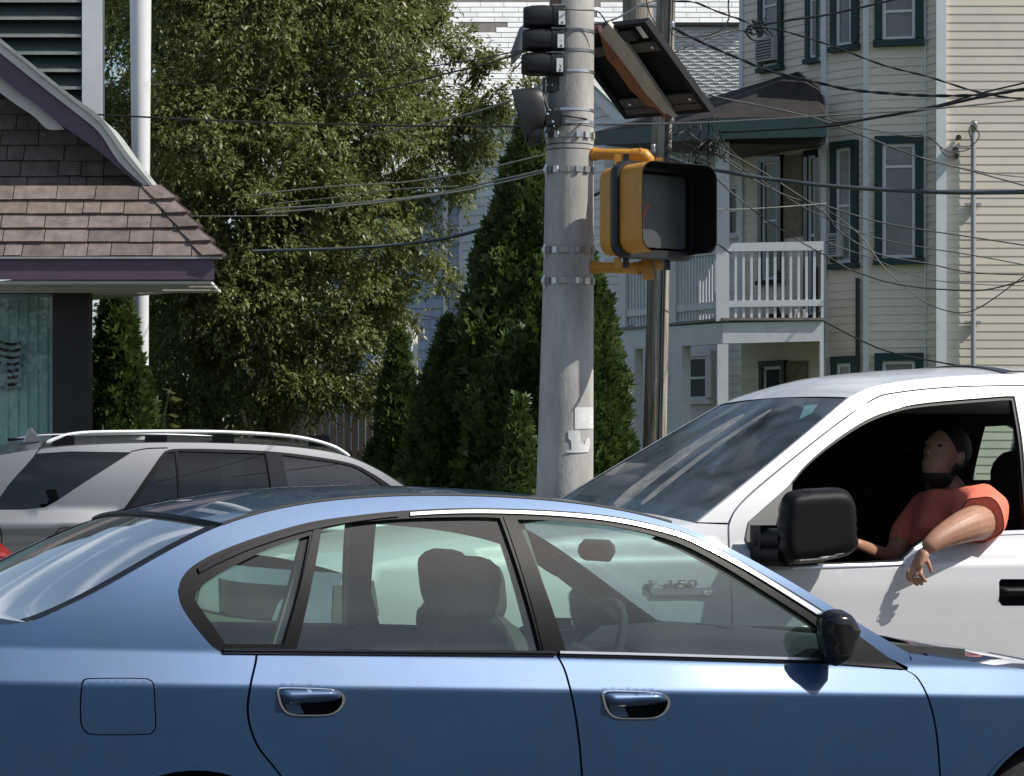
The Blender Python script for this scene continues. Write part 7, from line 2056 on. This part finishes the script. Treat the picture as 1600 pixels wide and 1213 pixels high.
wire([(1100, 262), (1160, 315), (1228, 364), (1300, 405), (1335, 424), (1400, 444), (1480, 453), (1540, 453), (1600, 438), (1640, 424)], 27, 26, 2.6, "lowest long cable sagging below the second-floor bay window sill and rising right")
wire([(1290, 326), (1342, 366), (1381, 418), (1415, 449), (1445, 472), (1480, 486), (1512, 488), (1545, 472), (1600, 432)], 27, 26.5, 2.0, "drooping cable making a deep sag left of the conduit")
wire([(1290, 378), (1372, 408), (1440, 434), (1520, 444), (1640, 448)], 27, 27.5, 1.5, "hair-thin wire level with the lower third of the conduit")
wire([(1285, 501), (1345, 532), (1400, 553), (1500, 572), (1560, 584)], 27, 24, 2.6, "dark cable falling from the porch beam across the bay toward the pickup roof")
wire([(1268, 187), (1340, 245), (1440, 300)], 27.0, 27.2, 1.4, "hair-thin wire slanting down through the first bay window") if False else None
wire([(1110, 378), (1125, 384), (1142, 397)], 26.5, 27, 2.4, "short black wire from the pedestrian signal to the porch railing")
wire([(1104, 327), (1160, 327), (1230, 323), (1292, 318)], 26.9, 27.2, 1.6, "pale hair-thin wire crossing the porch at window height", 'wire_light')
wire([(1128, 222), (1145, 238), (1160, 252)], 27, 27.6, 2.4, "short dark wire hanging beside the porch corner post")
wire([(880, 318), (915, 311), (944, 298)], 16, 15.5, 5.0, "short thick black cable between the concrete pole and the pedestrian signal")
wire([(936, 38), (965, 28), (1000, 9), (1030, 0)], 14.6, 20, 2.8, "black lead rising from the solar panel to the utility pole")
wire([(880, 14), (905, 16), (930, 17), (940, 24), (950, 40)], 14.1, 14.2, 2.2, "thin black lead from the concrete pole over the solar panel's corner")
wire([(1009, -4), (1014, 18), (1022, 34), (1030, 40)], 26.2, 26.4, 2.0, "thin wire crossing the gap between the utility pole and the stub")
wire([(395, 393), (455, 391), (550, 388), (640, 380.5), (700, 372), (780, 351), (830, 334)], 26.0, 25.5, 5.6, "thick blue-grey cable sagging across the lower right of the leafy tree", 'wire_blue')
wire([(290, 338), (370, 338), (450, 337)], 25.2, 25, 1.8, "pale thin wire end showing just right of the shop roof", 'wire_light')
wire([(390, 306), (470, 296), (560, 289), (640, 284), (740, 268), (800, 254), (885, 234)], 25.6, 24, 2.4, "topmost wire of the bundle crossing the middle of the leafy tree", 'wire_light')
wire([(400, 330), (430, 326), (560, 317), (680, 303), (790, 279), (840, 268), (885, 258)], 25.4, 24, 3.0, "middle wire of the bundle crossing the leafy tree", 'wire_light')
wire([(420, 333), (480, 328), (600, 316), (720, 299), (790, 284), (840, 272), (885, 262)], 25.3, 24, 3.4, "lowest wire of the bundle crossing the leafy tree", 'wire_light')
wire([(430, 318), (520, 309), (620, 296), (715, 291)], 25.5, 24.4, 1.8, "faint wire between the upper and middle wires of the tree bundle", 'wire_light')
wire([(510, 154), (600, 140), (690, 117), (760, 100), (825, 78), (850, 62)], 25.5, 21, 3.0, "dark wire rising through the upper right of the leafy tree to the three-unit stack")
wire([(495, 125), (640, 108), (740, 94), (810, 80), (850, 74)], 25.5, 21, 2.0, "thin wire just above the dark wire rising to the three-unit stack")
wire([(570, 213), (660, 195), (740, 176), (800, 157)], 25.5, 22, 3.2, "pale wire rising through the leafy tree to the hooded signal", 'wire_light')
wire([(235, 128), (330, 134), (420, 141)], 25.4, 25.2, 1.6, "hair-thin wire beside the white post high in the leafy tree")
wire([(800, 112), (818, 92), (836, 52)], 22, 21.6, 2.0, "short thin wire slanting up behind the three-unit stack")
wire([(640, 488), (672, 495), (735, 503)], 40, 40, 2.0, "thin dark wire against the pale blue house wall")
# grey splice sleeve on a span wire
mb = MB(); mb.tube([W(800, 100, 21.8), W(806, 84, 21.8), W(822, 50, 21.8), W(832, 30, 21.8)], [.010, .045, .062, .02], 10); tag(mb.build("splice_case", mat('grey_splice', (0.16, 0.165, 0.18), .6), None, 60), "grey cable splice case slanting beside the three-unit stack", "splice case")
# tangles of wire beside the pole
for (cx, cy, sx, sy, k, Y, lab) in ((1092, 222, 42, 34, 26, 26.9, "tangled nest of thin wires beside the utility pole under the porch fascia"), (1184, 42, 14, 12, 12, 27.2, "small knot of wires and clamps in front of the upper air conditioner")):
    mb = MB(); r2 = random.Random(cx)
    for i in range(k):
        pts = [(cx + r2.uniform(-1, 1) * sx, cy + r2.uniform(-1, 1) * sy) for _ in range(4)]
        pts[1] = (pts[0][0] + r2.uniform(-12, 12), pts[0][1] + r2.uniform(-8, 14)); pts[2] = (pts[1][0] + r2.uniform(-14, 14), pts[1][1] + r2.uniform(-8, 14))
        mb.tube([W(x, y, Y + r2.uniform(-.15, .15)) for x, y in cr(pts, 5)], .0055 if sx > 20 else .007, 5)
    o = mb.build("wire_tangle", M['wire'], None, 60); tag(o, lab, "wire tangle", None, "stuff")
# ------------------------------------------------------------------ unseen wood added behind the viewer to darken the reflections
wood = []
for i in range(16):
    a = math.radians(195 + i * 10); R_ = rnd.uniform(34, 46); c0 = np.array((R_ * math.cos(a), R_ * math.sin(a), rnd.uniform(2.6, 4.2)))
    d = unit(NR.normal(size=(1500, 3))); b0 = c0 + d * np.array((3.6, 3.6, rnd.uniform(2.6, 4.0)))
    wood.append(leaves_along(b0, unit(d + NR.normal(size=d.shape) * .4), np.full(1500, 1.1), 4, 0.34, 0.20))
wo = quads_object("added_wood", np.concatenate(wood), M['leaf_dark'], None)
